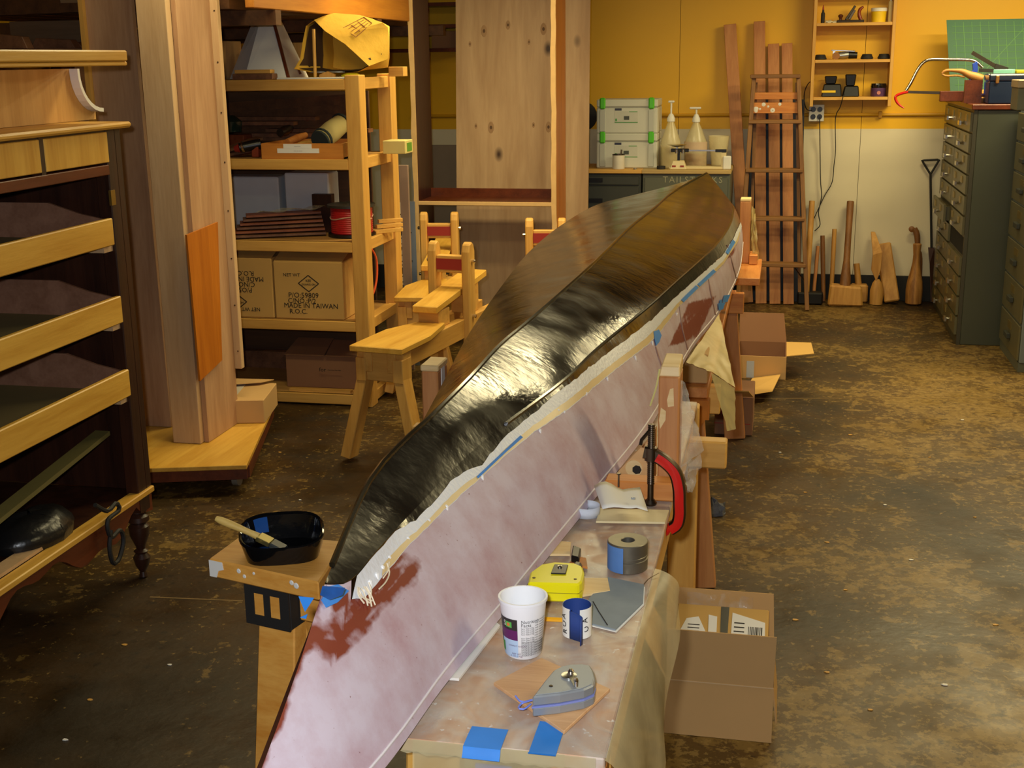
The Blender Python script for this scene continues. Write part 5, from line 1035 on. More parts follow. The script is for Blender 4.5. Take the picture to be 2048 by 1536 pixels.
part('chine_seam', G().tube([p+Vector((.001, 0, 0)) for p in RC[40::3]], .004, 6), plain('chine_epoxy', (34, 27, 15), .14, spec=.8), hull, smooth=True)
part('gunwale', G().tube([p+Vector((0, 0, .004)) for p in LS[::4]], .007, 6), W['mahogY'], hull, smooth=True)
def interp(poly, x):
    for (x0, y0), (x1, y1) in zip(poly, poly[1:]):
        if x0 <= x <= x1: return y0+(y1-y0)*(x-x0)/(x1-x0)
    return poly[0][1]+900 if x < poly[0][0] else poly[-1][1]
Jp = [(688, 1182), (705, 1140), (760, 1080), (830, 1040), (870, 1000), (900, 960), (960, 930), (1010, 872), (1060, 832), (1100, 797), (1150, 757), (1200, 717), (1250, 680), (1300, 640), (1350, 592), (1400, 548), (1440, 512), (1462, 478), (1478, 440)]
Gp = [(690, 1200), (722, 1196), (800, 1106), (880, 1026), (960, 955), (1050, 877), (1130, 822), (1200, 762), (1290, 692), (1312, 668), (1350, 616), (1400, 570), (1440, 530), (1470, 484), (1480, 445)]
def cross(i, poly):
    A, B_ = RC[i], RS[i]
    for j in range(1, 161):
        v = j/160; x, y = PR(A.lerp(B_, v))
        if y > interp(poly, x): return v-.5/160
    return 1
vJ, vG = [], []
for i in range(N):
    j, g_ = cross(i, Jp), cross(i, Gp)
    x, y = PR(RC[i])
    if i < 4: j, g_ = .0, .0
    j += .012*noise.noise((i*.35, 0, 0))+.006*noise.noise((i*1.1, 5, 0)); g_ += .006*noise.noise((i*.4, 9, 0))
    j = min(max(j, .004), .96); vJ.append(j); vG.append(min(max(g_, j+.012 if i > 6 else j+.002), .98))
nrm = [(RS[i]-RC[i]).cross(RC[min(i+1, N-1)]-RC[max(i-1, 0)]).normalized() for i in range(N)]
nrm = [n_ if n_.x > 0 else -n_ for n_ in nrm]
def side(i, v, off=0): return RC[i].lerp(RS[i], v)+nrm[i]*(off+.012*math.sin(math.pi*min(1, max(0, v))))
part('sheer_strip', G().tube([side(i, .93, .0005) for i in range(0, N, 3)], .0022, 6), plain('sheer_pale', (214, 206, 210), .5), hull, smooth=True)
part('black_side_strip', G().grid([[side(i, vJ[i]*j/5) for j in range(6)] for i in range(N)]), GR, hull, smooth=True)
cl = part('glass_cloth_edge', G().grid([[side(i, vJ[i]+(vG[i]-vJ[i])*j/5, .0015) for j in range(6)] for i in range(4, N)]), plain('wet_out_glass', (216, 221, 230), .35, var=.06, vscale=9, bump=.12, bscale=120), hull, smooth=True)
part('amber_band', G().grid([[side(i, vJ[i]+(vG[i]-vJ[i])*q, .0022) for q in (.62, .8, .96)] for i in range(10, N-14)]), plain('amber_resin', (214, 190, 140), .3, var=.1, vscale=12), cl, smooth=True)
M_ = 44
g = G().grid([[side(i, vG[i]+(1-vG[i])*j/M_) for j in range(M_+1)] for i in range(N)])
sd = part('side_panel', g, SM, hull, smooth=True)
def seg(p, a, b):
    ax, ay = b[0]-a[0], b[1]-a[1]; u = max(0, min(1, ((p[0]-a[0])*ax+(p[1]-a[1])*ay)/(ax*ax+ay*ay))); return math.hypot(p[0]-a[0]-u*ax, p[1]-a[1]-u*ay), u
at = sd.data.attributes.new('stain', 'FLOAT', 'POINT')
for k, p in enumerate(g.v):
    q = PR(p); s_ = 0
    d, u = seg(q, (662, 1282), (806, 1138)); s_ = max(s_, 1-max(0, d-(24-6*u))/34)
    d, u = seg(q, (690, 1215), (780, 1160)); s_ = max(s_, 1-max(0, d-18)/26)
    d = max(abs((q[0]-1386)+.45*(q[1]-640))/26, abs((q[1]-642)+.25*(q[0]-1386))/40); s_ = max(s_, 1-max(0, d-.85)/.25)
    d, u = seg(q, (1452, 500), (1462, 455)); s_ = max(s_, 1-max(0, d-12)/10)
    d, u = seg(q, (640, 1190), (515, 1536)); s_ = max(s_, .9-max(0, d-9)/16)
    at.data[k].value = max(0, min(1, s_))*(.95+.5*noise.noise(((q[0]+q[1])*.05, (q[0]-q[1])*.008, 3))+.3*noise.noise(((q[0]+q[1])*.12, (q[0]-q[1])*.02, 8)))+.1*noise.noise((q[0]*.012, q[1]*.012, 3))
def uvside(px, py):
    best = None
    for i in range(0, N-1):
        for f_ in (0, .25, .5, .75):
            a_, b_2 = PR(RC[i].lerp(RC[i+1], f_)), PR(RS[i].lerp(RS[i+1], f_)); d, u = seg((px, py), a_, b_2)
            if best is None or d < best[0]: best = (d, i, u, f_)
    return best[1], best[2], best[3]
def onside(px, py, off=.003):
    i, v, f_ = uvside(px, py); return side(i, v, off).lerp(side(i+1, v, off), f_)
def tape(poly, parent=hull, off=.003, mat=bluet, name='masking_tape'):
    ps = [onside(x, y, off) for x, y in poly]; i = uvside(*poly[0])[0]; return part(name, G().prism(ps, nrm[i]*.0008), mat, parent)
for poly in (((652, 1178), (672, 1172), (690, 1190), (664, 1218), (640, 1232), (630, 1212)), ((1300, 668), (1309, 664), (1314, 676), (1309, 690), (1303, 698), (1300, 684)), ((1433, 602), (1438, 600), (1441, 616), (1436, 618))): tape(poly)
for pa, pb in (((945, 965), (1000, 912)), ((1000, 912), (1035, 880)), ((1355, 602), (1385, 572)), ((1388, 570), (1420, 540)), ((1445, 505), (1460, 480))): tape((pa, pb, (pb[0]+4, pb[1]+5), (pa[0]+4, pa[1]+5)))
st = P(640, 1200, x=-.55); part('tape_flag', G().prism([P(x, y, y=1.42) for x, y in ((597, 1193), (628, 1196), (610, 1224))], (0, .001, 0)), bluet, hull)
part('tape_flag', G().prism([P(x, y, y=1.40) for x, y in ((600, 1235), (615, 1228), (612, 1238))], (0, .001, 0)), bluet, hull)
part('tape_fringe', G().prism([P(x, y, y=1.38) for x, y in ((640, 1190), (645, 1172), (690, 1176), (685, 1190), (660, 1200))], (0, .001, 0)), plain('dark_blue_tape', (24, 74, 138), .5, var=.4, vscale=80), hull)
thr = plain('loose_glass_thread', (226, 212, 186), .35)
for pts in (((705, 1185), (702, 1200), (716, 1230)), ((707, 1188), (710, 1205), (712, 1236)), ((712, 1185), (718, 1205), (720, 1240)), ((716, 1186), (722, 1210), (728, 1238)), ((704, 1190), (708, 1212), (722, 1226)), ((722, 1178), (723, 1200), (719, 1225)), ((760, 1140), (762, 1165), (752, 1185), (738, 1200)), ((764, 1138), (758, 1160), (748, 1175)), ((702, 1182), (700, 1205), (707, 1228))):
    part('loose_thread', G().tube(spline([onside(x, y, .006) for x, y in pts], 10), .0011, 4), thr, hull, smooth=True)
drip = plain('resin_bead', (236, 234, 230), .15)
for k, (x, y) in enumerate(((715, 1192), (728, 1172), (742, 1158), (755, 1142), (770, 1122), (808, 1085), (850, 1050), (884, 1022), (955, 962), (1072, 868), (1110, 826), (1122, 830), (1165, 792), (1206, 762), (1262, 718), (1296, 688), (1345, 628))):
    c = onside(x, y, .003); part('resin_drip', G().lathe([(.001, 0), (.0032, .002), (.002, .009), (.0004, .014)], c, 6, (.3*math.sin(k), -.3, -1)), drip, hull, smooth=True)
for pts in (((1352, 610), (1356, 660), (1372, 700)), ((1410, 560), (1414, 590), (1428, 630)), ((1450, 490), (1458, 530), (1472, 560)), ((1303, 700), (1308, 720), (1316, 740))): part('crease', G().tube(spline([onside(x, y, .001) for x, y in pts], 8), .003, 5), plain('crease_pink', (150, 118, 108), .35), hull, smooth=True)
# ================================================================== bench under the hull
BT = .795; bx0, bx1, by0, by1 = -.50, -.19, 1.40, 3.12
t = thing('work_bench', 'narrow plywood bench under the hull, spattered with epoxy', 'bench', (-.42, 2.2, 0))
def benchmat():
    m, nt, b = newmat('spattered_bench_ply'); n = nt.nodes; L = nt.links.new; tc = n.new('ShaderNodeTexCoord')
    def nz(s, d, dist=0, mp=None):
        t = n.new('ShaderNodeTexNoise'); t.inputs['Scale'].default_value = s; t.inputs['Detail'].default_value = d; t.inputs['Distortion'].default_value = dist
        src = tc.outputs['Object']
        if mp:
            q = n.new('ShaderNodeMapping'); q.inputs['Scale'].default_value = mp; L(src, q.inputs['Vector']); src = q.outputs[0]
        L(src, t.inputs['Vector']); return t.outputs['Fac']
    def ramp(x, a, c, k=1):
        t = n.new('ShaderNodeMapRange'); t.inputs[1].default_value = a; t.inputs[2].default_value = c; t.inputs[4].default_value = k; L(x, t.inputs[0]); return t.outputs[0]
    def mix(f, a, c):
        t = n.new('ShaderNodeMix'); t.data_type = 'RGBA'; L(f, t.inputs[0])
        for v, i in ((a, 6), (c, 7)):
            if isinstance(v, tuple): t.inputs[i].default_value = s2l(v)+(1,)
            else: L(v, t.inputs[i])
        return t.outputs[2]
    c = mix(ramp(nz(1, 5, .5, (34, 4, 34)), .35, .7), (184, 140, 108), (208, 172, 138))
    c = mix(ramp(nz(9, 6, 1.5), .5, .66, .7), c, (206, 196, 184))
    c = mix(ramp(nz(6, 7, 1.0), .58, .68, .55), c, (150, 128, 108))
    c = mix(ramp(nz(80, 2), .70, .74, .8), c, (236, 232, 226))
    L(c, b.inputs['Base Color']); b.inputs['Roughness'].default_value = .45; return m
btop = benchmat()
part('top', G().box(bx0, bx1, by0, by1, BT-.022, BT-.003), btop, t, .002)
part('front_apron', G().box(-.262, bx1, by0+.012, by0+.03, BT-.05, BT-.022), W['firX'], t, .002)
for x in (bx0+.04, bx1-.075):
    part('leg', G().beam((x+.03, by0+.07, BT-.024), (x+.03+(.03 if x > -.4 else -.03), by0+.05, .0), X_, .075, .035), W['pineZ'], t, .003)
part('leg', G().beam((bx0+.03, 2.96, BT-.09), (bx0-.03, 2.9, .0), X_, .075, .035), W['pineZ'], t, .003)
lt0, lt1 = P(1392, 845, y=2.72), P(1364, 1150, y=2.62)
part('brace_leg', G().beam((P(1366, 1000, y=3.17).x, 3.16, BT-.024), (P(1362, 1150, y=3.17).x, 3.19, .0), X_, .075, .045), W['pineZ'], t, .003)
part('side_rail', G().box(bx1-.03, bx1-.005, by0+.1, by1-.05, BT-.09, BT-.024), W['pineY'], t)
cb0, cb1 = P(805, 868, y=2.9), P(1448, 905, y=2.93)
part('cross_beam', G().box(-.9, -.105, 2.93, 2.975, .676, .745), W['pineX'], t, .004)
# clear sheet over the bench, hanging over the right edge and front
rows_ = []; ny, nx = 44, 22
for i in range(ny+1):
    y = by0-.004+(2.34-by0)*i/ny; r = []
    for j in range(nx+1):
        x = bx0+.02+(bx1+.003-bx0-.02)*j/nx
        r.append(Vector((x, y, BT+.0006+.0012*abs(noise.noise((x*22, y*22, 0)))+.0008*abs(noise.noise((x*60, y*60, 4))))))
    rows_.append(r)
sheet = thing('plastic_sheet', 'clear epoxy-smeared plastic sheet spread over the bench top', 'plastic sheet', (-.4, 1.8, BT))
part('sheet_top', G().grid(rows_), hullfilm, sheet, smooth=True)
rows_ = []
for i in range(37):
    y = by0-.01+(2.02-by0)*i/36; wv = noise.noise((y*9, 1, 0)); fall = .15+.03*noise.noise((y*4, 7, 0))-.12*max(0, (y-1.75)/.27)
    r = []
    for j in range(9):
        s_ = j/8; r.append(Vector((bx1+.002+.05*math.sin(s_*1.3)+.006*math.sin(y*26+j*.3)*s_*s_+.008*wv*s_, y+.012*s_*noise.noise((y*5, s_*2, 2)), BT+.001-fall*(s_**1.6))))
    rows_.append(r)
part('hanging_skirt', G().grid(rows_), drape, sheet, smooth=True)
rows_ = []
for i in range(15):
    x = bx0+.06+.20*i/14; r = []
    for j in range(7): s_ = j/6; r.append(Vector((x, by0-.006-.012*s_-.006*math.sin(x*70+j)*s_, BT+.001-(.1+.02*math.sin(x*40))*s_)))
    rows_.append(r)
part('front_skirt', G().grid(rows_), drape, sheet, smooth=True)
rows_ = []
for i in range(21):
    x = -.46+.26*i/20; rows_.append([Vector((x, by0-.007, BT+.001)), Vector((x, by0-.010, BT-.014-.005*abs(noise.noise((x*60, 0, 0)))-.004*(i % 2)))])
part('ragged_hem', G().grid(rows_), drape, sheet, smooth=True)
for (pa, pb, pyt, pyb, lab) in ((944, 1020, 1452, 1515, ''), (1080, 1134, 1442, 1506, '')):
    a, b = P(pa, pyt, z=BT+.003), P(pb, pyt, z=BT+.003); zb = P((pa+pb)/2, pyb, y=by0-.012).z
    rows_ = [[Vector((a.x+(b.x-a.x)*i/4, yy, zz)) for i in range(5)] for yy, zz in ((a.y, BT+.003), ((a.y+by0)/2, BT+.0035), (by0-.012, BT+.002), (by0-.015, (BT+zb)/2), (by0-.016-.004*(pa < 1000), zb))]
    part('tape_strip', G().grid(rows_), bluet, sheet, smooth=True)
a = P(950, 1515, y=by0+.0); part('tape_strip', G().box(a.x, a.x+.048, by0+.0, by0+.004, BT-.12, BT-.03), plain('deep_blue_tape', (14, 84, 190), .5), sheet)
# ================================================================== cradle posts that hold the hull
def post(px0, px1, pyt, y, label, w=.038, side_d=.085, lean=0, zb=None):
    a, b = P(px0, pyt, y=y), P(px1, pyt, y=y); zt = a.z; z0 = BT+.002 if zb is None else zb
    t = thing('cradle_post', label, 'post', ((a.x+b.x)/2, y+side_d/2, z0)); return t, a.x, b.x, zt, z0
whitewood = wood('bare_end_grain', (236, 206, 150), (214, 176, 110), 'X', 8)
t, xa, xb, zt, z0 = post(1318, 1360, 733, 2.40, 'fir cradle post with glued pale cap right of the hull')
part('post', G().box(xa, xb, 2.40, 2.485, z0, zt-.02), W['firZ'], t, .003)
part('cap', G().hexa([(xa, 2.40, zt-.02), (xb, 2.40, zt-.02), (xb, 2.485, zt-.02), (xa, 2.485, zt-.02)], [(xa+.004, 2.405, zt), (xb-.001, 2.405, zt), (xb-.001, 2.485, zt+.008), (xa+.006, 2.485, zt+.008)]), whitewood, t, .002)
for poly in (((1340, 778), (1347, 776), (1348, 812), (1336, 814), (1334, 800)), ((1322, 815), (1332, 822), (1331, 840), (1320, 858), (1318, 840))): part('chipped_patch', G().prism([P(x, y, y=2.3995) for x, y in poly], (0, -.001, 0)), whitewood, t)
g = G().tube(spline([P(1319, 738, y=2.398), P(1312, 775, y=2.39), P(1300, 812, y=2.38)], 8), .0018, 5)
part('tie_string', g, plain('yellow_string', (206, 196, 120), .6), t, smooth=True)
t, xa, xb, zt, z0 = post(842, 875, 733, 2.84, 'fir cradle post with white taped cap left of the hull')
part('post', G().box(xa, xb, 2.84, 2.928, .60, zt-.012), W['firZ'], t, .003)
part('cap', G().box(xa-.002, xb+.002, 2.838, 2.929, zt-.012, zt+.004), whitewood, t, .003)
part('white_tape', G().box(xb, xb+.0015, 2.87, 2.9, zt-.07, zt-.004), white, t)
t, xa, xb, zt, z0 = post(1481, 1502, 403, 5.95, 'pale fir cradle post standing right of the stern', zb=.70)
part('post', G().box(xa, xb, 5.95, 6.035, .70, zt), W['firZ'], t, .003)
part('cap', G().box(xa, xb, 5.95, 6.035, zt, zt+.012), whitewood, t, .002)
part('foot_block', G().box(xb+.001, xb+.04, 5.91, 6.05, .70, .745), W['firX'], t, .003)
# crosspiece, plywood web and brackets on the bench at the near cradle
solo('cross_batten', G().box(-.322, bx1+.012, 2.345, 2.392, BT+.002, BT+.04), W['firX'], 'fir batten lying across the bench at the cradle post', 'batten', bevel=.003)
g = G().prism([P(x, y, y=2.50) for x, y in ((1232, 958), (1312, 960), (1312, 856), (1296, 880), (1232, 952))], (0, .018, 0))
for p in g.v: p.z = max(p.z, BT+.002)
t = thing('cradle_web', 'plywood cradle web with round pale plug under the hull', 'cradle', (-.34, 2.5, BT))
part('web', g, wood('web_ply', (224, 180, 120), (196, 146, 88), 'X', 5), t)
part('plug', G().lathe([(.018, 0), (.018, .003)], (P(1268, 940, y=2.5).x, 2.50, P(1268, 936, y=2.5).z), 20, (0, -1, 0)), whitewood, t)
part('ink_scribble', G().lathe([(.01, 0), (.01, .001)], (P(1274, 940, y=2.5).x, 2.4965, P(1268, 938, y=2.5).z), 7, (0, -1, 0)), ink, t)
t = thing('rear_bench', 'second narrow bench of planks carrying the stern half', 'bench', (-.45, 4.5, 0))
part('top', G().box(-.72, -.19, 3.62, 5.55, .665, .699).box(-.72, -.08, 5.55, 6.1, .665, .699), W['firY'], t, .003)
part('panel', G().box(-.30, -.185, 3.615, 3.64, .60, .664), W['orangeply'], t)
for x, yy in ((-.66, 3.75), (-.26, 3.75), (-.66, 5.4), (-.22, 5.4)): part('leg', G().beam((x, yy, .664), (x+(.06 if x > -.4 else -.06), yy+.02, 0), X_, .09, .04), W['firZ'], t, .003)
part('cross_beam', G().box(-.75, -.14, 5.36, 5.4, .575, .664), W['firX'], t, .003)
part('cross_beam', G().box(-.8, -.16, 3.77, 3.81, .575, .664), W['pineX'], t, .003)
part('gusset', G().prism([(-.30, 3.612, .664), (-.185, 3.612, .664), (-.19, 3.612, .61), (-.22, 3.612, .57), (-.26, 3.612, .60)], (0, -.012, 0)), W['orangeply'], t)
for x, y0, h in ((-.45, 3.8, .1), (-.45, 4.7, .1), (-.45, 5.35, .1)): part('riser', G().box(x-.22, x+.22, y0, y0+.04, .70, .70+h), W['firX'], t)
solo('kraft_carton', G().box(-.29, -.195, 3.66, 3.795, .7, .79), card, 'brown carton wedged under the hull on the rear bench', 'box', bevel=.003)
# drapes of yellowed film
def filmgrid(corners, n, m, wav, name, label, mat, off=(0, 0, 0)):
    a, b, c, d = corners; rows_ = []
    for i in range(n+1):
        u = i/n; l0 = a.lerp(d, u); l1 = b.lerp(c, u); rows_.append([l0.lerp(l1, j/m)+Vector((wav*noise.noise((i*.55, j*.5, 1)), wav*1.5*noise.noise((i*.5, j*.6, 5)), wav*.6*noise.noise((i*.4, j*.4, 9)))) for j in range(m+1)])
    return solo(name, G().grid(rows_), mat, label, 'plastic film', smooth=True)
filmgrid([P(1372, 724, y=3.5), onside(1436, 628, .004), P(1470, 775, y=3.55), P(1425, 745, y=3.52)], 14, 12, .004, 'film_drape', 'yellowed film drape hanging from the tape on the hull side', ydrape)
filmgrid([P(1422, 745, y=3.50), P(1470, 776, y=3.53), P(1471, 858, y=3.52), P(1455, 862, y=3.51)], 12, 8, .003, 'film_tail', 'narrow tail of yellowed film hanging past the rear bench', ydrape)
filmgrid([P(1503, 410, y=5.96), P(1510, 420, y=5.95), P(1518, 520, y=5.95), P(1503, 525, y=5.96)], 12, 6, .008, 'film_wad', 'yellowish wad of film stuck to the stern cradle post', ydrape)
filmgrid([P(1361, 760, y=2.43), P(1370, 765, y=2.44), P(1408, 900, y=2.46), P(1345, 950, y=2.44)], 18, 10, .004, 'hanging_film', 'milky film hanging from the right cradle post above the clamp', bag)
filmgrid([P(1345, 945, y=2.44), P(1408, 900, y=2.46), P(1385, 985, y=2.45), P(1372, 985, y=2.44)], 8, 8, .008, 'film_end', 'pinched lower end of the milky hanging film', bag)
for poly in (((1442, 592), (1458, 590), (1456, 606), (1440, 606)), ((1430, 608), (1447, 606), (1446, 620), (1434, 622))):
    ps = [onside(x, y, .004) for x, y in poly]
    part('tape_tab', G().prism(ps, (0, .001, 0)), bluet, hull)
# ================================================================== small things on the bench
T0 = BT+.0022
# yogurt cup
c = P(1047, 1322, z=T0); cy = c.y+.028; cx = P(1047, 1300, y=cy).x; rt, rb, h = .0365, .027, .091
t = thing('yogurt_cup', 'white yogurt cup with purple and pale blue print on the bench', 'cup', (cx, cy, T0))
def cupr(z): return rb+(rt-.002-rb)*z/h
part('cup', G().lathe([(rb-.002, .0), (rb, .002), (rt-.002, h-.004), (rt, h-.004), (rt, h), (rt-.003, h), (rb-.001, .004), (.001, .004)], (cx, cy, T0), 40), plain('cup_white', (238, 238, 240), .35, var=.01), t, smooth=True)
def wrap(a0, a1, z0, z1, mat, off=.0004, name='print'):
    n = max(2, int((a1-a0)/6)+1); rows_ = []
    for zz in (z0, z1): rows_.append([Vector((cx+(cupr(zz)+off)*math.sin(math.radians(a0+(a1-a0)*i/(n-1))), cy-(cupr(zz)+off)*math.cos(math.radians(a0+(a1-a0)*i/(n-1))), T0+zz)) for i in range(n)])
    return part(name, G().grid(rows_), mat, t, smooth=True)
wrap(-85, -4, .004, .032, lblue); wrap(-85, -4, .032, .048, purple); wrap(-85, -4, .048, .066, plain('label_dark', (46, 40, 40), .5))
wrap(-85, -52, .010, .026, ledgreen, .0007); wrap(-40, -20, .052, .061, plain('leaf_green', (90, 180, 80), .5), .0007, 'leaf'); wrap(-35, -26, .054, .059, plain('leaf_orange', (220, 120, 60), .5), .0009, 'leaf_centre')
wrap(-85, -62, .024, .036, plain('berry_navy', (40, 40, 80), .5), .0008)
def cuptext(txt, ang, z, size, mat=ink, align='LEFT'):
    a = math.radians(ang); o = Vector((cx+(cupr(z)+.0009)*math.sin(a), cy-(cupr(z)+.0009)*math.cos(a), T0+z)); ob = lettering(txt, size, o, (math.cos(a), math.sin(a), 0), (math.sin(a)*.1, -math.cos(a)*.1, 1), mat, t, ex=.0001, align=align)
    inv = Vector((cx, cy, T0))    # bend the line of print round the cup
    for v in ob.data.vertices:
        p = WM[t] @ v.co; d = (p-o).dot(Vector((math.cos(a), math.sin(a), 0))); zz = p.z-T0; r = cupr(zz)+.0008; b_2 = a+d/r; v.co = WM[t].inverted() @ Vector((cx+r*math.sin(b_2), cy-r*math.cos(b_2), p.z))
cuptext('Nutrition', 6, .063, .0075); cuptext('Facts', 6, .0575, .0075)
for k in range(7): cuptext('Serv Size 170g', 6, .0525-.0032*k if k < 4 else .0365-.003*(k-4), .0034)
for k in range(8): cuptext('INGREDIENTS CULTURED', 6, .0285-.0029*k, .0036)
for k in range(14): cuptext('milk vitamin D', 44, .064-.004*k, .0036)
cuptext('S', -48, .057, .012, white); cuptext('LOWFAT YOGURT', -34, .023, .0034, purple); cuptext('NET WT', -24, .010, .0038, purple); cuptext('6 OZ (170g)', -28, .0065, .0036, purple)
# yellow tape measure
a, b = P(1056, 1203, z=T0), P(1150, 1206, z=T0); th = .033
t = thing('tape_measure', 'bright yellow tape measure lying on its side on the bench', 'tape measure', ((a.x+b.x)/2, a.y+.04, T0))
X1 = (b-a).normalized(); Y1 = Z_.cross(X1); w_ = (b-a).length+.006
def tp(u, v, z): return a+X1*(u*w_)+Y1*v+Vector((0, 0, z))
outl = [(0, 0), (1, 0), (1.06, .014), (1.08, .05), (1.03, .075), (.86, .088), (.45, .09), (.18, .078), (.0, .045)]
part('case', G().prism([tp(u, v, 0) for u, v in outl], (0, 0, th)), yellowp, t, .003)
part('belt_clip', G().prism([tp(u, v, th) for u, v in ((.42, .036), (.72, .036), (.74, .074), (.46, .074))], (0, 0, .0025)), black, t, .001)
part('clip_screw', G().lathe([(.004, 0), (.004, .002), (.001, .003)], tp(.58, .062, th+.0025), 10), nickel, t, smooth=True)
part('case_seam', G().prism([tp(u*.998+.001, v-.0006, th*.48) for u, v in outl], (0, 0, .001)), plain('seam_olive', (150, 140, 10), .5), t)
for u, v in ((.1, .02), (.92, .02)): part('case_screw', G().lathe([(.003, 0), (.002, .0008)], tp(u, v, th), 8), dsteel, t)
part('hook', G().box(*sorted((tp(-.03, .01, 0).x, tp(-.005, .01, 0).x)), a.y+.008, a.y+.03, T0+.002, T0+.022), nickel, t)
part('lock_button', G().prism([tp(u, v, .012) for u, v in ((.82, .085), (.98, .075), (1.0, .1), (.86, .105))], (0, 0, .018)), black, t, .003)
# sandpaper roll, blue inside, white printed backing
c = P(1154, 1278, z=T0); cx2, cy2, r0 = P(1154, 1270, y=c.y+.02).x, c.y+.02, .0225; hh = .048
t = thing('abrasive_roll', 'small roll of blue abrasive with lettered white backing', 'sandpaper roll', (cx2, cy2, T0))
def arc(r, a0, a1, n, z): return [Vector((cx2+r*math.sin(math.radians(a0+(a1-a0)*i/n)), cy2-r*math.cos(math.radians(a0+(a1-a0)*i/n)), z)) for i in range(n+1)]
part('backing', G().grid([arc(r0, 20, 340, 30, T0), arc(r0, 20, 340, 30, T0+hh)]), paper, t, smooth=True)
part('abrasive', G().grid([arc(r0-.0014, 10, 345, 30, T0+.0004), arc(r0-.0014, 10, 345, 30, T0+hh+.0006)]), bluec, t, smooth=True)
e0, e1 = arc(r0, 338, 340, 1, 0)[1], Vector((cx2+.010, cy2-r0-.014, 0))
pts = [Vector((cx2-r0*.35, cy2-r0*.95, 0)), Vector((cx2+.002, cy2-r0-.004, 0)), Vector((cx2+.010, cy2-r0-.008, 0)), Vector((cx2+.014, cy2-r0-.014, 0)), Vector((cx2+.012, cy2-r0-.022, 0))]
pl = spline(pts, 12); part('loose_tail', G().grid([[p+Vector((0, 0, T0+.0008)) for p in pl], [p+Vector((0, 0, T0+hh-.002-.004*i/11)) for i, p in enumerate(pl)]]), bluec, t, smooth=True, solid=.001)
for ch_, ang, zz in (('A', -50, .034), ('C', -46, .022), ('R', -42, .010), ('A', 42, .030), ('C', 48, .016)):
    a_ = math.radians(ang); lettering(ch_, .013, (cx2+(r0+.0006)*math.sin(a_), cy2-(r0+.0006)*math.cos(a_), T0+zz), (0, 0, 1) if ch_ != 'C' else (-math.cos(a_), -math.sin(a_), 0), (-math.cos(a_), -math.sin(a_), 0) if ch_ != 'C' else (0, 0, -1), ink, t, ex=.0002)
a, b = P(1088, 1240, z=T0+.004), P(1128, 1240, z=T0+.004)
t = thing('pencil', 'yellow-orange pencil lying behind the abrasive roll', 'pencil', ((a.x+b.x)/2, a.y, T0))
part('barrel', G().tube([a-X_*.04, b], .0038, 6), plain('pencil_orange', (232, 166, 30), .35), t)
part('ferrule', G().tube([b, b+X_*.008], .0039, 8), plain('ferrule_brass', (190, 150, 80), .3, metal=.8), t, smooth=True)
# grey sandpaper sheet
pp = [P(x, y, z=T0) for x, y in ((1177, 1201), (1217, 1157), (1288, 1172), (1286, 1208), (1231, 1262), (1182, 1250))]
t = thing('sandpaper_pad', 'grey wet-and-dry sandpaper folded flat on the bench', 'sandpaper', (pp[3].x-.04, pp[3].y, T0))
part('sheet', G().prism(pp, (0, 0, .003)), plain('grey_grit', (126, 136, 142), .7, var=.15, vscale=30), t)
part('paper_back', G().prism([p+Vector((.002, -.004, -.0005)) for p in pp], (0, 0, .001)), paper, t)
pa = [P(x, y, z=T0+.0036) for x, y in ((1186, 1203), (1197, 1222), (1215, 1250))]; part('cut_line', G().tube(pa, .0009, 4), ink, t)
pa = [P(x, y, z=T0+.002) for x, y in ((1284, 1174), (1297, 1158), (1318, 1146))]; solo('wire_bit', G().tube(spline(pa, 8), .0008, 4), dsteel, 'thin dark wire bit lying by the grey sandpaper', 'wire')
# steel bushing
c = P(1255, 1150, z=T0); R_ = .0345; cyb = c.y+R_; cxb = P(1255, 1140, y=cyb).x; hb_ = .05
t = thing('steel_bushing', 'thick machined steel bushing with blue tape on its side', 'bushing', (cxb, cyb, T0))
part('bushing', G().lathe([(R_-.001, 0), (R_, .001), (R_, .019), (R_-.0015, .020), (R_-.0015, .0225), (R_, .0235), (R_, .026), (R_-.001, .027), (R_, .028), (R_, hb_-.001), (R_-.001, hb_), (.0125, hb_), (.0115, hb_-.001), (.0115, .002)], (cxb, cyb, T0), 48), rustst, t, smooth=True)
g = G(); rows_ = [[Vector((cxb+(R_+.0006)*math.sin(math.radians(a_)), cyb-(R_+.0006)*math.cos(math.radians(a_)), T0+z)) for a_ in range(-110, -4, 8)] for z in (.001, hb_-.003)]
part('blue_tape', g.grid(rows_), plain('faded_blue_tape', (84, 128, 190), .55, var=.15, vscale=30), t, smooth=True)
# chalk line reel on a thin ply scrap
pp = [P(x, y, z=T0) for x, y in ((987, 1372), (1083, 1322), (1220, 1384), (1128, 1470))]
solo('ply_scrap', G().prism(pp, (0, 0, .0055)), wood('ply_scrap_wood', (214, 170, 122), (190, 142, 96), 'X', 9), 'square thin plywood scrap under the chalk reel', 'plywood', bevel=.0008)
T1 = T0+.0056; zt = T1+.03
op = [P(x, y, z=zt) for x, y in ((1064, 1394), (1072, 1384), (1090, 1360), (1107, 1340), (1122, 1332), (1140, 1328), (1165, 1327), (1180, 1330), (1187, 1342), (1191, 1358), (1188, 1370), (1168, 1379), (1120, 1388))]
t = thing('chalk_reel', 'teardrop metal chalk line reel with crank on the ply scrap', 'chalk reel', (op[5].x, op[5].y-.03, T1))
ctr = sum(op, Vector())/len(op)
def sh(k, z): return [Vector((ctr.x+(p.x-ctr.x)*k, ctr.y+(p.y-ctr.y)*k, z)) for p in op]
part('lower_shell', G().prism(sh(1.0, T1), (0, 0, .0135)), galv, t, .002); part('upper_shell', G().prism(sh(1.0, T1+.0155), (0, 0, zt-T1-.0155)), galv, t, .002)
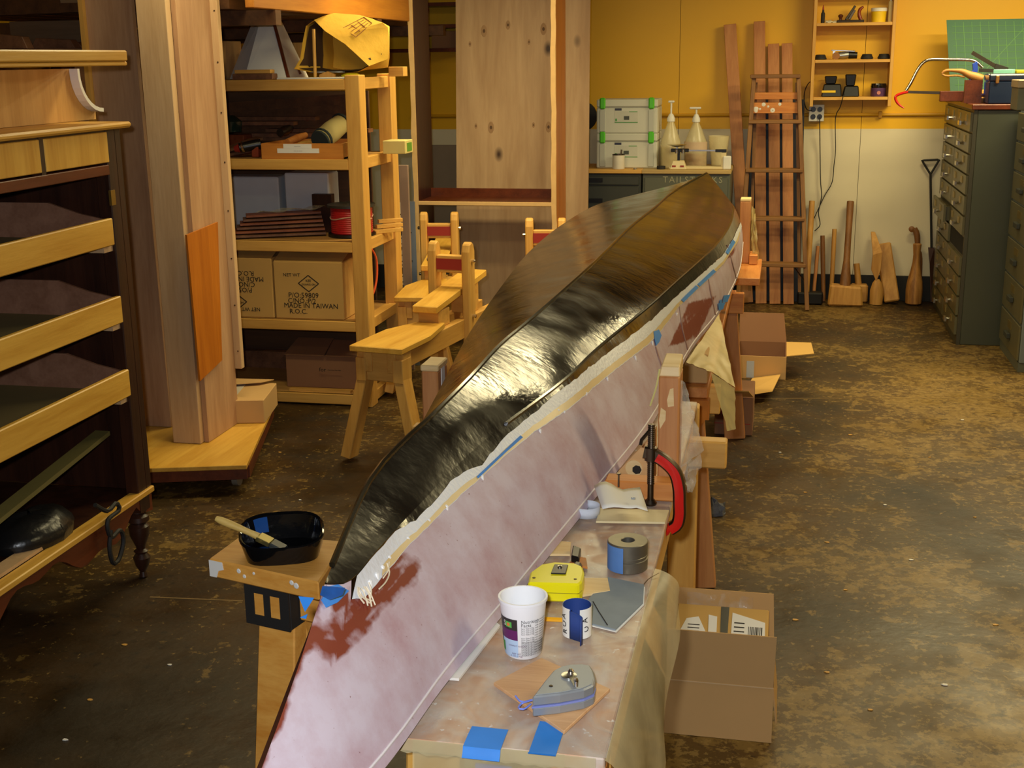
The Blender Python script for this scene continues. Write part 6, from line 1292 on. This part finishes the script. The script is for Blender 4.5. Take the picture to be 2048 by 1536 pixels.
part('gasket', G().prism(sh(1.015, T1+.0132), (0, 0, .0026)), plain('blue_chalked_rim', (120, 130, 190), .5), t)
part('face_plate', G().prism(sh(.9, zt-.001), (0, 0, .0018)), plain('satin_plate', (158, 162, 162), .45, metal=.3), t)
h0 = P(1138, 1352, z=zt+.001); part('hub', G().lathe([(.0105, 0), (.0105, .002), (.006, .003)], h0, 18), steel, t, smooth=True)
h1 = P(1152, 1372, z=zt+.004); part('crank', G().beam(h0+Vector((0, 0, .004)), h1, Z_.cross(h1-h0), .006, .0015), steel, t)
part('crank_knob', G().lathe([(.003, 0), (.003, .006), (.0035, .008), (.002, .012)], h1, 10), nickel, t, smooth=True); part('hub_screw', G().lathe([(.004, 0), (.0045, .004), (.002, .007)], h0+Vector((.002, .002, .003)), 10), nickel, t, smooth=True)
part('rivet', G().lathe([(.003, 0), (.002, .001)], P(1102, 1372, z=zt+.001), 10), dsteel, t)
c0, c1 = P(1096, 1404, z=T1+.014), P(1140, 1394, z=T1+.014); part('filler_cover', G().beam(c0+Vector((0, -.003, 0)), c1+Vector((0, -.003, 0)), Z_, .012, .004), plain('chalk_blue_cover', (120, 134, 206), .5), t, .002)
tip = P(1064, 1400, z=T1+.014)
part('line_end', G().tube(spline([tip, P(1045, 1406, z=T1+.004), P(1037, 1416, z=T1+.003), P(1048, 1418, z=T1+.003), P(1062, 1408, z=T1+.003)], 14), .0014, 5), plain('chalk_blue_line', (120, 140, 226), .6), t, smooth=True)
part('line_end', G().tube(spline([P(1052, 1404, z=T1+.003), P(1040, 1402, z=T1+.003), P(1031, 1392, z=T1+.004)], 8), .0014, 5), plain('chalk_blue_line2', (120, 140, 226), .6), t, smooth=True)
# sheets of sandpaper and backing paper by the cradle
q = [P(x, y, z=T0+.042) for x, y in ((1188, 972), (1280, 970), (1296, 1012), (1205, 1018))]
rows_ = [[q[0].lerp(q[3], v/6).lerp(q[1].lerp(q[2], v/6), u/8)+Vector((0, 0, .009*math.sin(u*.9)*(1-v/8)-(.012*max(0, u-6)/2))) for u in range(9)] for v in range(7)]
t = thing('sandpaper_sheet', 'white backed sandpaper sheet curling on the cross batten', 'sandpaper', (q[0].x+.05, q[0].y, T0+.04))
part('sheet', G().grid(rows_), paper, t, smooth=True, solid=.0008); lettering('50', .012, (q[2].x-.03, q[2].y+.015, T0+.05), (.1, -1, 0), (1, .1, 0), plain('faint_print', (150, 160, 170), .8), t)
c = P(1168, 1040, z=T0); r_ = .026
g = G().grid([[Vector((c.x+r_*math.cos(math.radians(a_)), c.y+.03+r_*1.0*math.sin(math.radians(a_)), T0+z)) for a_ in range(-170, 100, 12)] for z in (0, .02)])
solo('paper_loop', g, plain('pale_blue_paper', (206, 212, 222), .7, var=.04), 'loop of pale blue-white abrasive strip standing on the bench', 'sandpaper', smooth=True, solid=.0008)
q = [P(x, y, z=T0) for x, y in ((1192, 1046), (1330, 1048), (1338, 1024), (1200, 1020))]; solo('lath', G().prism(q, (0, 0, .004)), plain('cream_slat', (222, 206, 158), .5), 'thin cream slat lying along the cross batten', 'slat')
for (poly, mt_, lab) in ((((1062, 1112), (1140, 1112), (1142, 1088), (1085, 1084)), whitewood, 'pale wood shim on the bench beside the hull edge'), (((1160, 1195), (1220, 1185), (1215, 1160), (1158, 1160)), whitewood, 'pale flat shim half under the grey sandpaper'), (((895, 1360), (918, 1362), (1000, 1255), (985, 1242)), plain('white_slip', (226, 222, 214), .6), 'long white strip lying beside the hull edge'), (((1138, 1130), (1175, 1138), (1172, 1120), (1150, 1116)), W['firX'], 'tiny brown shim behind the tape measure')):
    solo('wood_shim', G().prism([P(x, y, z=T0) for x, y in poly], (0, 0, .004)), mt_, lab, 'shim')
solo('black_button', G().prism([P(x, y, z=T0) for x, y in ((1142, 1128), (1158, 1132), (1162, 1112), (1146, 1106))], (0, 0, .016)), black, 'small black plastic tab behind the tape measure', 'clip', bevel=.002)
nl = P(1237, 968, z=BT+.042); t = thing('nail', 'dark nail standing upright in the cross batten', 'nail', nl)
part('shank', G().tube([nl-Vector((0, 0, .006)), nl+Vector((0, .002, .02))], .0017, 6), dsteel, t); part('head', G().lathe([(.0045, 0), (.0045, .0016)], nl+Vector((0, .002, .02)), 10), dsteel, t)
# C-clamp on the bench edge
yc = 2.325; foot = P(1301, 985, y=yc); sx_ = foot.x
ztop = P(1293, 848, y=yc).z; znut = P(1292, 908, y=yc).z
t = thing('c_clamp', 'red C-clamp with dark steel screw gripping the bench edge', 'clamp', (sx_, yc, BT))
fr = [P(x, y, y=yc) for x, y in ((1288, 903), (1305, 908), (1330, 923), (1350, 945), (1358, 975), (1359, 1005), (1359, 1030), (1354, 1048), (1340, 1058))]
path = spline(fr, 30); g = G()
secs = []
for i, p in enumerate(path):
    d = (path[min(i+1, 29)]-path[max(i-1, 0)]).normalized(); n_ = d.cross(Y_).normalized(); secs.append((p, n_))
rows_ = [[p+n_*(.0125*c_)+Y_*(.009*s_) for c_, s_ in ((1, -.6), (.75, -1), (-.75, -1), (-1, -.6), (-1, .6), (-.75, 1), (.75, 1), (1, .6), (1, -.6))] for p, n_ in secs]
g.grid(rows_); part('frame', g, dsteel, t, smooth=True)
part('red_web', G().grid([[p+n_*(.0085*c_)+Y_*(-.0102+.0006*abs(c_)) for c_ in (-1, -.5, 0, .5, 1)] for p, n_ in secs[4:]]), redp, t, smooth=True)
e = path[-1]; part('anvil', G().lathe([(.016, -.004), (.017, .004), (.014, .012)], e+Vector((-.012, 0, .0)), 14, (-.4, -.4, .3)), redp, t, smooth=True)
part('boss', G().lathe([(.0125, -.012), (.0125, .014)], (sx_, yc, znut), 14), dsteel, t, smooth=True)
part('screw', G().lathe([(.0066+(.0009 if k % 2 else 0), (ztop-BT-.044)*k/60) for k in range(61)], (sx_, yc, BT+.044), 12), dsteel, t, smooth=True)
part('swivel_pad', G().lathe([(.012, 0), (.013, .004), (.008, .011)], (sx_, yc, BT+.002), 14), dsteel, t, smooth=True); part('screw_tip', G().lathe([(.006, .008), (.006, .046)], (sx_, yc, BT), 10), dsteel, t, smooth=True)
part('sliding_bar', G().tube([(sx_-.004, yc-.006, ztop-.012), P(1283, 880, y=yc-.02), P(1281, 890, y=yc-.022)], .0035, 8), dsteel, t, smooth=True)
# ================================================================== stand with tray and brush at the left
zt = .765; pz = [P(x, y, z=zt) for x, y in ((417, 1117), (637, 1165), (692, 1082), (487, 1066))]
t = thing('saw_stand', 'short paint-spotted wooden stand with black bracket left of the bow', 'sawhorse', (-.9, 2.0, 0))
sw = wood('paint_spotted_pine', (230, 170, 80), (208, 138, 50), 'X', 7)
part('top_board', G().prism([p-Vector((0, 0, .036)) for p in pz], (0, 0, .036)), sw, t, .003)
fn = (pz[1]-pz[0]).cross(Z_).normalized(); part('paint_patch', G().prism([pz[0].lerp(pz[1], u)+Vector((0, 0, -d))+fn*.0003 for u, d in ((.005, .002), (.13, .002), (.14, .016), (.09, .02), (.07, .034), (.005, .034))], fn*.001), white, t)
f0, f1 = pz[0], pz[1]
for u, dz_, r in ((.28, .012, .005), (.33, .02, .004), (.42, .01, .003), (.76, .012, .005), (.8, .016, .006)):
    c = f0.lerp(f1, u)+Vector((0, 0, -dz_)); part('paint_spot', G().lathe([(r, 0), (r*.7, .001)], c, 8, (f1-f0).cross(Z_)), white, t)
b0, b1, b2 = [P(x, y, z=.727) for x, y in ((487, 1163), (575, 1181), (628, 1170))]
d1 = (b1-b0).normalized(); pn = Z_.cross(d1); bw = (b1-b0).length
def bq(u, v, z): return b0+d1*u+pn*v+Vector((0, 0, z-.727))
zb0 = .645
fr_ = [(0, .027), (.035, .027), (.072, .027), (.072+.0, .027)]
br = part('bracket', G().hexa([bq(0, .004, zb0), bq(bw, .004, zb0), bq(bw, .09, zb0), bq(0, .09, zb0)], [bq(0, .004, .7285), bq(bw, .004, .7285), bq(bw, .09, .7285), bq(0, .09, .7285)]), blackm, t, .002)
for (u0, u1, z0, z1) in ((0, bw, zb0, zb0+.02), (0, bw, .7085, .7285), (0, .02, zb0+.02, .7085), (bw*.43, bw*.57, zb0+.02, .7085), (bw-.02, bw, zb0+.02, .7085)):
    part('bracket_face', G().hexa([bq(u0, 0, z0), bq(u1, 0, z0), bq(u1, .004, z0), bq(u0, .004, z0)], [bq(u0, 0, z1), bq(u1, 0, z1), bq(u1, .004, z1), bq(u0, .004, z1)]), blackm, br)
for (u0, u1) in ((.02, bw*.43), (bw*.57, bw-.02)): part('wood_behind', G().hexa([bq(u0, .0025, zb0+.02), bq(u1, .0025, zb0+.02), bq(u1, .0042, zb0+.02), bq(u0, .0042, zb0+.02)], [bq(u0, .0025, .7085), bq(u1, .0025, .7085), bq(u1, .0042, .7085), bq(u0, .0042, .7085)]), sw, br)
part('leg', G().hexa([bq(.0, -.06, 0), bq(.105, -.06, 0), bq(.105, -.02, 0), bq(.0, -.02, 0)], [bq(.012, .02, zb0), bq(bw-.005, .02, zb0), bq(bw-.005, .06, zb0), bq(.012, .06, zb0)]), sw, t, .003)
part('leg', G().hexa([bq(.0, .2, 0), bq(.09, .2, 0), bq(.09, .24, 0), bq(.0, .24, 0)], [bq(.012, .05, zb0), bq(bw-.005, .05, zb0), bq(bw-.005, .088, zb0), bq(.012, .088, zb0)]), sw, t, .003)
part('tie_beam', G().beam(bq(bw, .05, .69), bq(bw+.16, .05, .69), Z_, .07, .038), sw, t, .003)
# black roller tray bucket: rounded rectangular tub, low in front, tall behind
a, b = P(500, 1128, z=zt), P(640, 1118, z=zt); c3, c4 = P(655, 1075, z=zt), P(487, 1078, z=zt)
X2 = (b-a).normalized(); Y2 = Z_.cross(X2); ctr = (a+b+c3+c4)/4; ctr = ctr-Y2*.022-Vector((.004, 0, 0)); hw, hd = .077, .066
t = thing('resin_tub', 'black resin-coated plastic tub with a divider on the stand', 'tub', (ctr.x, ctr.y, zt))
def rr_(k, z, n=28, ex=3.2):
    o = []
    for i in range(n):
        a_ = 2*math.pi*i/n; cx_, sy_ = math.cos(a_), math.sin(a_); cx_ = math.copysign(abs(cx_)**(2/ex), cx_); sy_ = math.copysign(abs(sy_)**(2/ex), sy_)
        o.append(ctr+X2*(hw*k*cx_)+Y2*(hd*k*sy_)+Vector((0, 0, z+(.022 if False else 0))))
    return o
def rim_h(i, n=28): return .034+.022*(.5+.5*math.sin(2*math.pi*i/n))
blk = plain('wet_black_plastic', (12, 12, 13), .12, var=.3, vscale=30, bump=.1, bscale=30)
outer0, outer1 = rr_(.86, .001), rr_(1.0, 0); inner1, inner0 = rr_(.95, 0), rr_(.8, .004)
for i in range(28):
    outer1[i] = outer1[i]+Vector((0, 0, rim_h(i))); inner1[i] = inner1[i]+Vector((0, 0, rim_h(i)))
rows_ = [r+[r[0]] for r in (outer0, outer1, inner1, inner0)]; g = G().grid(rows_); g.add(outer0, [tuple(range(28))[::-1]]); g.add(inner0, [tuple(range(28))])
part('tub', g, blk, t, smooth=True)
part('rim', G().tube([p+Vector((0, 0, .001)) for p in [o.lerp(i_, .5) for o, i_ in zip(outer1, inner1)]+[outer1[0].lerp(inner1[0], .5)]], .0032, 6), blk, t, smooth=True)
part('resin_pool', G().add([p+Vector((0, 0, .006)) for p in rr_(.82, .004)], [tuple(range(28))]), plain('black_resin', (6, 7, 9), .08, coat=.3), t)
part('blue_reflection', G().grid([[inner1[i].lerp(inner0[i], v)+(ctr-inner1[i]).normalized()*.0006 for i in range(8, 11)] for v in (.05, .35, .6)]), plain('blue_reflection_tint', (30, 70, 130), .15), t, smooth=True)  # blue reflection on the tub wall, painted as a patch
# brush
h0, h1, h2, h3 = P(432, 1037, y=2.0), P(478, 1056, y=2.0), P(528, 1078, y=2.0), P(570, 1100, y=2.0)
t = thing('chip_brush', 'chip brush with pale wooden handle resting in the black tub', 'brush', (h2.x, h2.y, zt+.03))
bd = (h3-h0).normalized()
part('handle', G().tube(spline([h0, h0.lerp(h1, .4), h1, h2.lerp(h1, .2)], 10), [.005, .007, .0075, .0075, .007, .0065, .006, .006, .0065, .007], 10), wood('brush_wood', (222, 190, 110), (196, 160, 80), 'X', 9), t, smooth=True)
part('ferrule', G().beam(h2.lerp(h1, .22), h2.lerp(h3, .35), Y_, .026, .009), plain('tin_ferrule', (176, 160, 100), .3, metal=.9), t, .001)
part('bristles', G().beam(h2.lerp(h3, .35), h3, Y_, .025, .010), plain('wet_bristles', (60, 62, 60), .3, metal=.2), t, .002)
# ================================================================== open carton on the floor, right of the bench
x0, x1, y0, y1 = -.235, .03, 2.84, 3.06; h = .15; wl = .0035
t = thing('open_carton', 'open brown carton with flaps up on the floor beside the bench', 'box', ((x0+x1)/2, (y0+y1)/2, 0))
for nm, g in (('front_wall', G().box(x0, x1, y0, y0+wl, .001, h)), ('back_wall', G().box(x0, x1, y1-wl, y1, .001, h)), ('side_wall', G().box(x0, x0+wl, y0+wl, y1-wl, .001, h)), ('side_wall', G().box(x1-wl, x1, y0+wl, y1-wl, .001, h)), ('bottom', G().box(x0+wl, x1-wl, y0+wl, y1-wl, .001, .005))): part(nm, g, card, t)
part('front_flap', G().hexa([(x0+.003, y0, h+.001), (x1-.001, y0, h+.001), (x1-.001, y0+wl, h+.001), (x0+.003, y0+wl, h+.001)], [(x0+.005, y0-.012, h+.142), (x1+.002, y0-.012, h+.142), (x1+.002, y0-.012+wl, h+.142), (x0+.005, y0-.012+wl, h+.142)]), card, t)
part('back_flap', G().hexa([(x0+.001, y1-wl, h+.001), (x1-.001, y1-wl, h+.001), (x1-.001, y1, h+.001), (x0+.001, y1, h+.001)], [(x0+.002, y1-wl+.03, h+.14), (x1-.008, y1-wl+.03, h+.14), (x1-.008, y1+.03, h+.14), (x0+.002, y1+.03, h+.14)]), card, t)
part('side_flap', G().hexa([(x0, y0+.004, h), (x0, y1-.004, h), (x0+wl, y1-.004, h), (x0+wl, y0+.004, h)], [(x0-.055, y0+.01, h+.1), (x0-.055, y1-.01, h+.1), (x0-.052, y1-.01, h+.1), (x0-.052, y0+.01, h+.1)]), card, t)
part('side_flap', G().hexa([(x1-wl, y0+.004, h), (x1-wl, y1-.004, h), (x1, y1-.004, h), (x1, y0+.004, h)], [(x1+.008, y0+.01, h-.1), (x1+.008, y1-.01, h-.1), (x1+.011, y1-.01, h-.1), (x1+.011, y0+.01, h-.1)]), card, t)
part('crease', G().box(x0+.001, x1-.001, y0-.0008, y0+.001, h-.0012, h+.0012), plain('worn_crease', (206, 176, 132), .8), t)
t = thing('parcel', 'small mailed parcel with white address labels inside the open carton', 'parcel', (-.1, 2.95, .008))
q = [(-.222, 2.85), (.012, 2.85), (.012, 3.045), (-.222, 3.045)]
part('parcel_box', G().hexa([(x, y, .008) for x, y in q], [(-.222, 2.85, .215), (.012, 2.85, .215), (.012, 3.045, .265), (-.222, 3.045, .265)]), cardy, t, .003)
def onp(x, y): u = (y-2.85)/.195; return Vector((x, y, .215+.05*u+.0008))
part('address_label', G().prism([onp(*p) for p in ((-.215, 2.91), (-.165, 2.875), (-.14, 2.93), (-.165, 2.995), (-.195, 2.985))], (0, 0, .0008)), paper, t)
part('address_label', G().prism([onp(*p) for p in ((-.135, 2.89), (-.115, 2.895), (-.118, 3.0), (-.14, 3.005))], (0, 0, .0008)), paper, t)
al = part('address_label', G().prism([onp(*p) for p in ((-.08, 2.895), (.005, 2.875), (.003, 2.99), (-.08, 3.02))], (0, 0, .0008)), paper, t)
part('black_tape', G().prism([onp(*p) for p in ((-.104, 2.855), (-.088, 2.855), (-.089, 3.04), (-.11, 3.04))], (0, 0, .001)), black, t)
for k in range(9): part('barcode_bar', G().prism([onp(*p)+Vector((0, 0, .001)) for p in ((-.038+.004*k, 2.91), (-.0365+.004*k+.0006*(k % 3), 2.91), (-.0365+.004*k+.0006*(k % 3), 2.97), (-.038+.004*k, 2.97))], (0, 0, .0003)), ink, al)
for k in range(5): part('print_line', G().prism([onp(*p)+Vector((0, 0, .001)) for p in ((-.074, 2.915+.016*k), (-.048, 2.915+.016*k), (-.048, 2.919+.016*k), (-.074, 2.919+.016*k))], (0, 0, .0003)), ink, al)
for k in range(4): part('print_line', G().prism([onp(*p)+Vector((0, 0, .001)) for p in ((-.19, 2.925+.012*k), (-.16, 2.925+.012*k), (-.16, 2.928+.012*k), (-.19, 2.928+.012*k))], (0, 0, .0003)), ink, al)
solo('bubble_film', G().grid([[Vector((-.2+.17*i/10, 3.055+.008*math.sin(i*.7+j*.5)+.01*j/6, .24+.05*j/6+.01*noise.noise((i*.7, j*.7, 2)))) for i in range(11)] for j in range(7)]), film('thin_clear_film', (230, 226, 214), .12, .1, 30), 'crumpled clear film behind the parcel in the carton', 'plastic film', smooth=True)
# crumpled dark rag on the floor
c = P(1420, 1035, z=0); rows_ = []
for k, s_ in enumerate((1, .98, .86, .68, .42, .08)):
    rows_.append([Vector((c.x+(.055+.018*noise.noise((i*.9, k*.8, 1)))*s_*math.cos(i*math.pi/10), c.y+.05+(.05+.02*noise.noise((i*.8, k, 4)))*s_*math.sin(i*math.pi/10), .002+.055*(k/5)+(.022*noise.noise((i*1.3, k*1.2, 7)) if 0 < k else 0))) for i in range(20)])
rows_ = [r+[r[0]] for r in rows_]
solo('crumpled_rag', G().grid(rows_), plain('blue_grey_rag', (72, 74, 84), .6, var=.4, vscale=40, bump=.5, bscale=40), 'crumpled blue-grey rag lying on the concrete floor', 'rag', smooth=True)
# ================================================================== cartons on the floor beyond the bench
a, b = P(1470, 764, z=0), P(1571, 760, z=0); zt = P(1520, 720, y=a.y).z
t = thing('open_carton', 'empty brown carton with flaps spread on the floor past the stern', 'box', ((a.x+b.x)/2, a.y+.2, 0))
dpt = .36; x0, x1, y0 = a.x, b.x, b.y; wl = .005
for nm, g in (('front_wall', G().box(x0, x1, y0, y0+wl, .001, zt)), ('back_wall', G().box(x0, x1, y0+dpt-wl, y0+dpt, .001, zt)), ('side_wall', G().box(x0, x0+wl, y0+wl, y0+dpt-wl, .001, zt)), ('side_wall', G().box(x1-wl, x1, y0+wl, y0+dpt-wl, .001, zt)), ('bottom', G().box(x0+wl, x1-wl, y0+wl, y0+dpt-wl, .001, .006))): part(nm, g, card if 'front' in nm else cardd, t)
zf = P(1520, 640, y=y0+dpt+.05).z
part('back_flap', G().hexa([(x0, y0+dpt-wl, zt), (x1, y0+dpt-wl, zt), (x1, y0+dpt, zt), (x0, y0+dpt, zt)], [(x0, y0+dpt+.05, zt+.15), (x1-.02, y0+dpt+.05, zt+.15), (x1-.02, y0+dpt+.055, zt+.15), (x0, y0+dpt+.055, zt+.15)]), cardd, t)
s0 = P(1631, 702, y=y0+.1); part('side_flap', G().prism([(x1, y0+.01, zt), (x1+.14, y0+.04, zt+.012), (x1+.13, y0+dpt-.06, zt+.012), (x1, y0+dpt-.01, zt)], (0, 0, .004)), cardy, t)
part('shipping_label', G().box(P(1493, 740, y=y0).x, P(1508, 740, y=y0).x, y0-.002, y0-.0005, P(1500, 755, y=y0).z, P(1500, 722, y=y0).z), plain('label_blue_white', (176, 184, 196), .5), t)
part('front_flap', G().prism([P(1482, 793, z=zt*.42), P(1545, 783, z=zt*.42), P(1561, 750, y=y0-.01), P(1505, 757, y=y0-.01)], (0, .003, .003)), cardy, t)
a, b = P(1428, 869, z=0), P(1468, 872, z=0); zt = P(1450, 792, y=a.y).z
t = thing('printed_carton', 'brown carton with red letters behind the rear bench leg', 'box', ((a.x+b.x)/2, a.y+.15, 0))
part('carton_body', G().box(a.x-.0, b.x+.08, a.y, a.y+.3, .001, zt), cardd, t, .004)
part('red_line', G().box(a.x, b.x+.07, a.y-.001, a.y, P(1440, 846, y=a.y).z-.002, P(1440, 846, y=a.y).z+.002), reds, t)
o = P(1437, 821, y=a.y); lettering('PT', .05, (o.x, a.y-.0015, o.z), X_, Z_, plain('red_print', (176, 40, 30), .6), t)
part('flap', G().prism([(a.x, a.y, zt), (b.x+.08, a.y, zt), (b.x+.06, a.y-.1, zt+.05), (a.x, a.y-.1, zt+.05)], (0, 0, .004)), cardy, t)
filmgrid([P(1466, 800, y=a.y-.03), P(1478, 806, y=a.y-.03), P(1480, 868, y=a.y-.04), P(1464, 870, y=a.y-.04)], 12, 5, .012, 'bubble_wrap', 'clear plastic strip spilling down the printed carton', bag)
# saw cut lines in the slab and bits of litter
jm = plain('joint_dust', (130, 104, 62), .8)
for (xa, ya, xb, yb) in ((1440, 797, 2060, 796), (300, 1194, 486, 1202)):
    p0, p1 = P(xa, ya, z=.0006), P(xb, yb, z=.0006); d = (p1-p0); solo('floor_joint', G().beam(p0, p1, Z_.cross(d), .006, .001), jm, 'thin sandy joint line running across the dark floor' if xa > 1000 else 'thin sandy joint line in the floor left of the stand', 'joint', kind=None)
lit = [(1560, 905), (1610, 985), (1700, 870), (1770, 1010), (1655, 1085), (1860, 915), (1925, 840), (1590, 1240), (1690, 1180), (1822, 1120), (1950, 1035), (1655, 1345), (1890, 1370), (1740, 1420), (1990, 1250), (600, 1000), (560, 905), (250, 1290), (340, 1330), (180, 1400), (640, 880), (130, 1480)]
for k, (x, y) in enumerate(lit):
    c = P(x, y, z=.0005); r = .006+.004*((k*7) % 5)/5; solo('wood_chip', G().prism([(c.x+r*math.cos(a_)*(1+.3*math.sin(a_*3+k)), c.y+r*.6*math.sin(a_), .0006) for a_ in [i*math.pi/3 for i in range(6)]], (0, 0, .002)), W['pineX'] if k % 3 else paper, 'small pale wood chip lying on the dark concrete', 'wood chip', 'wood chips scattered on the floor')
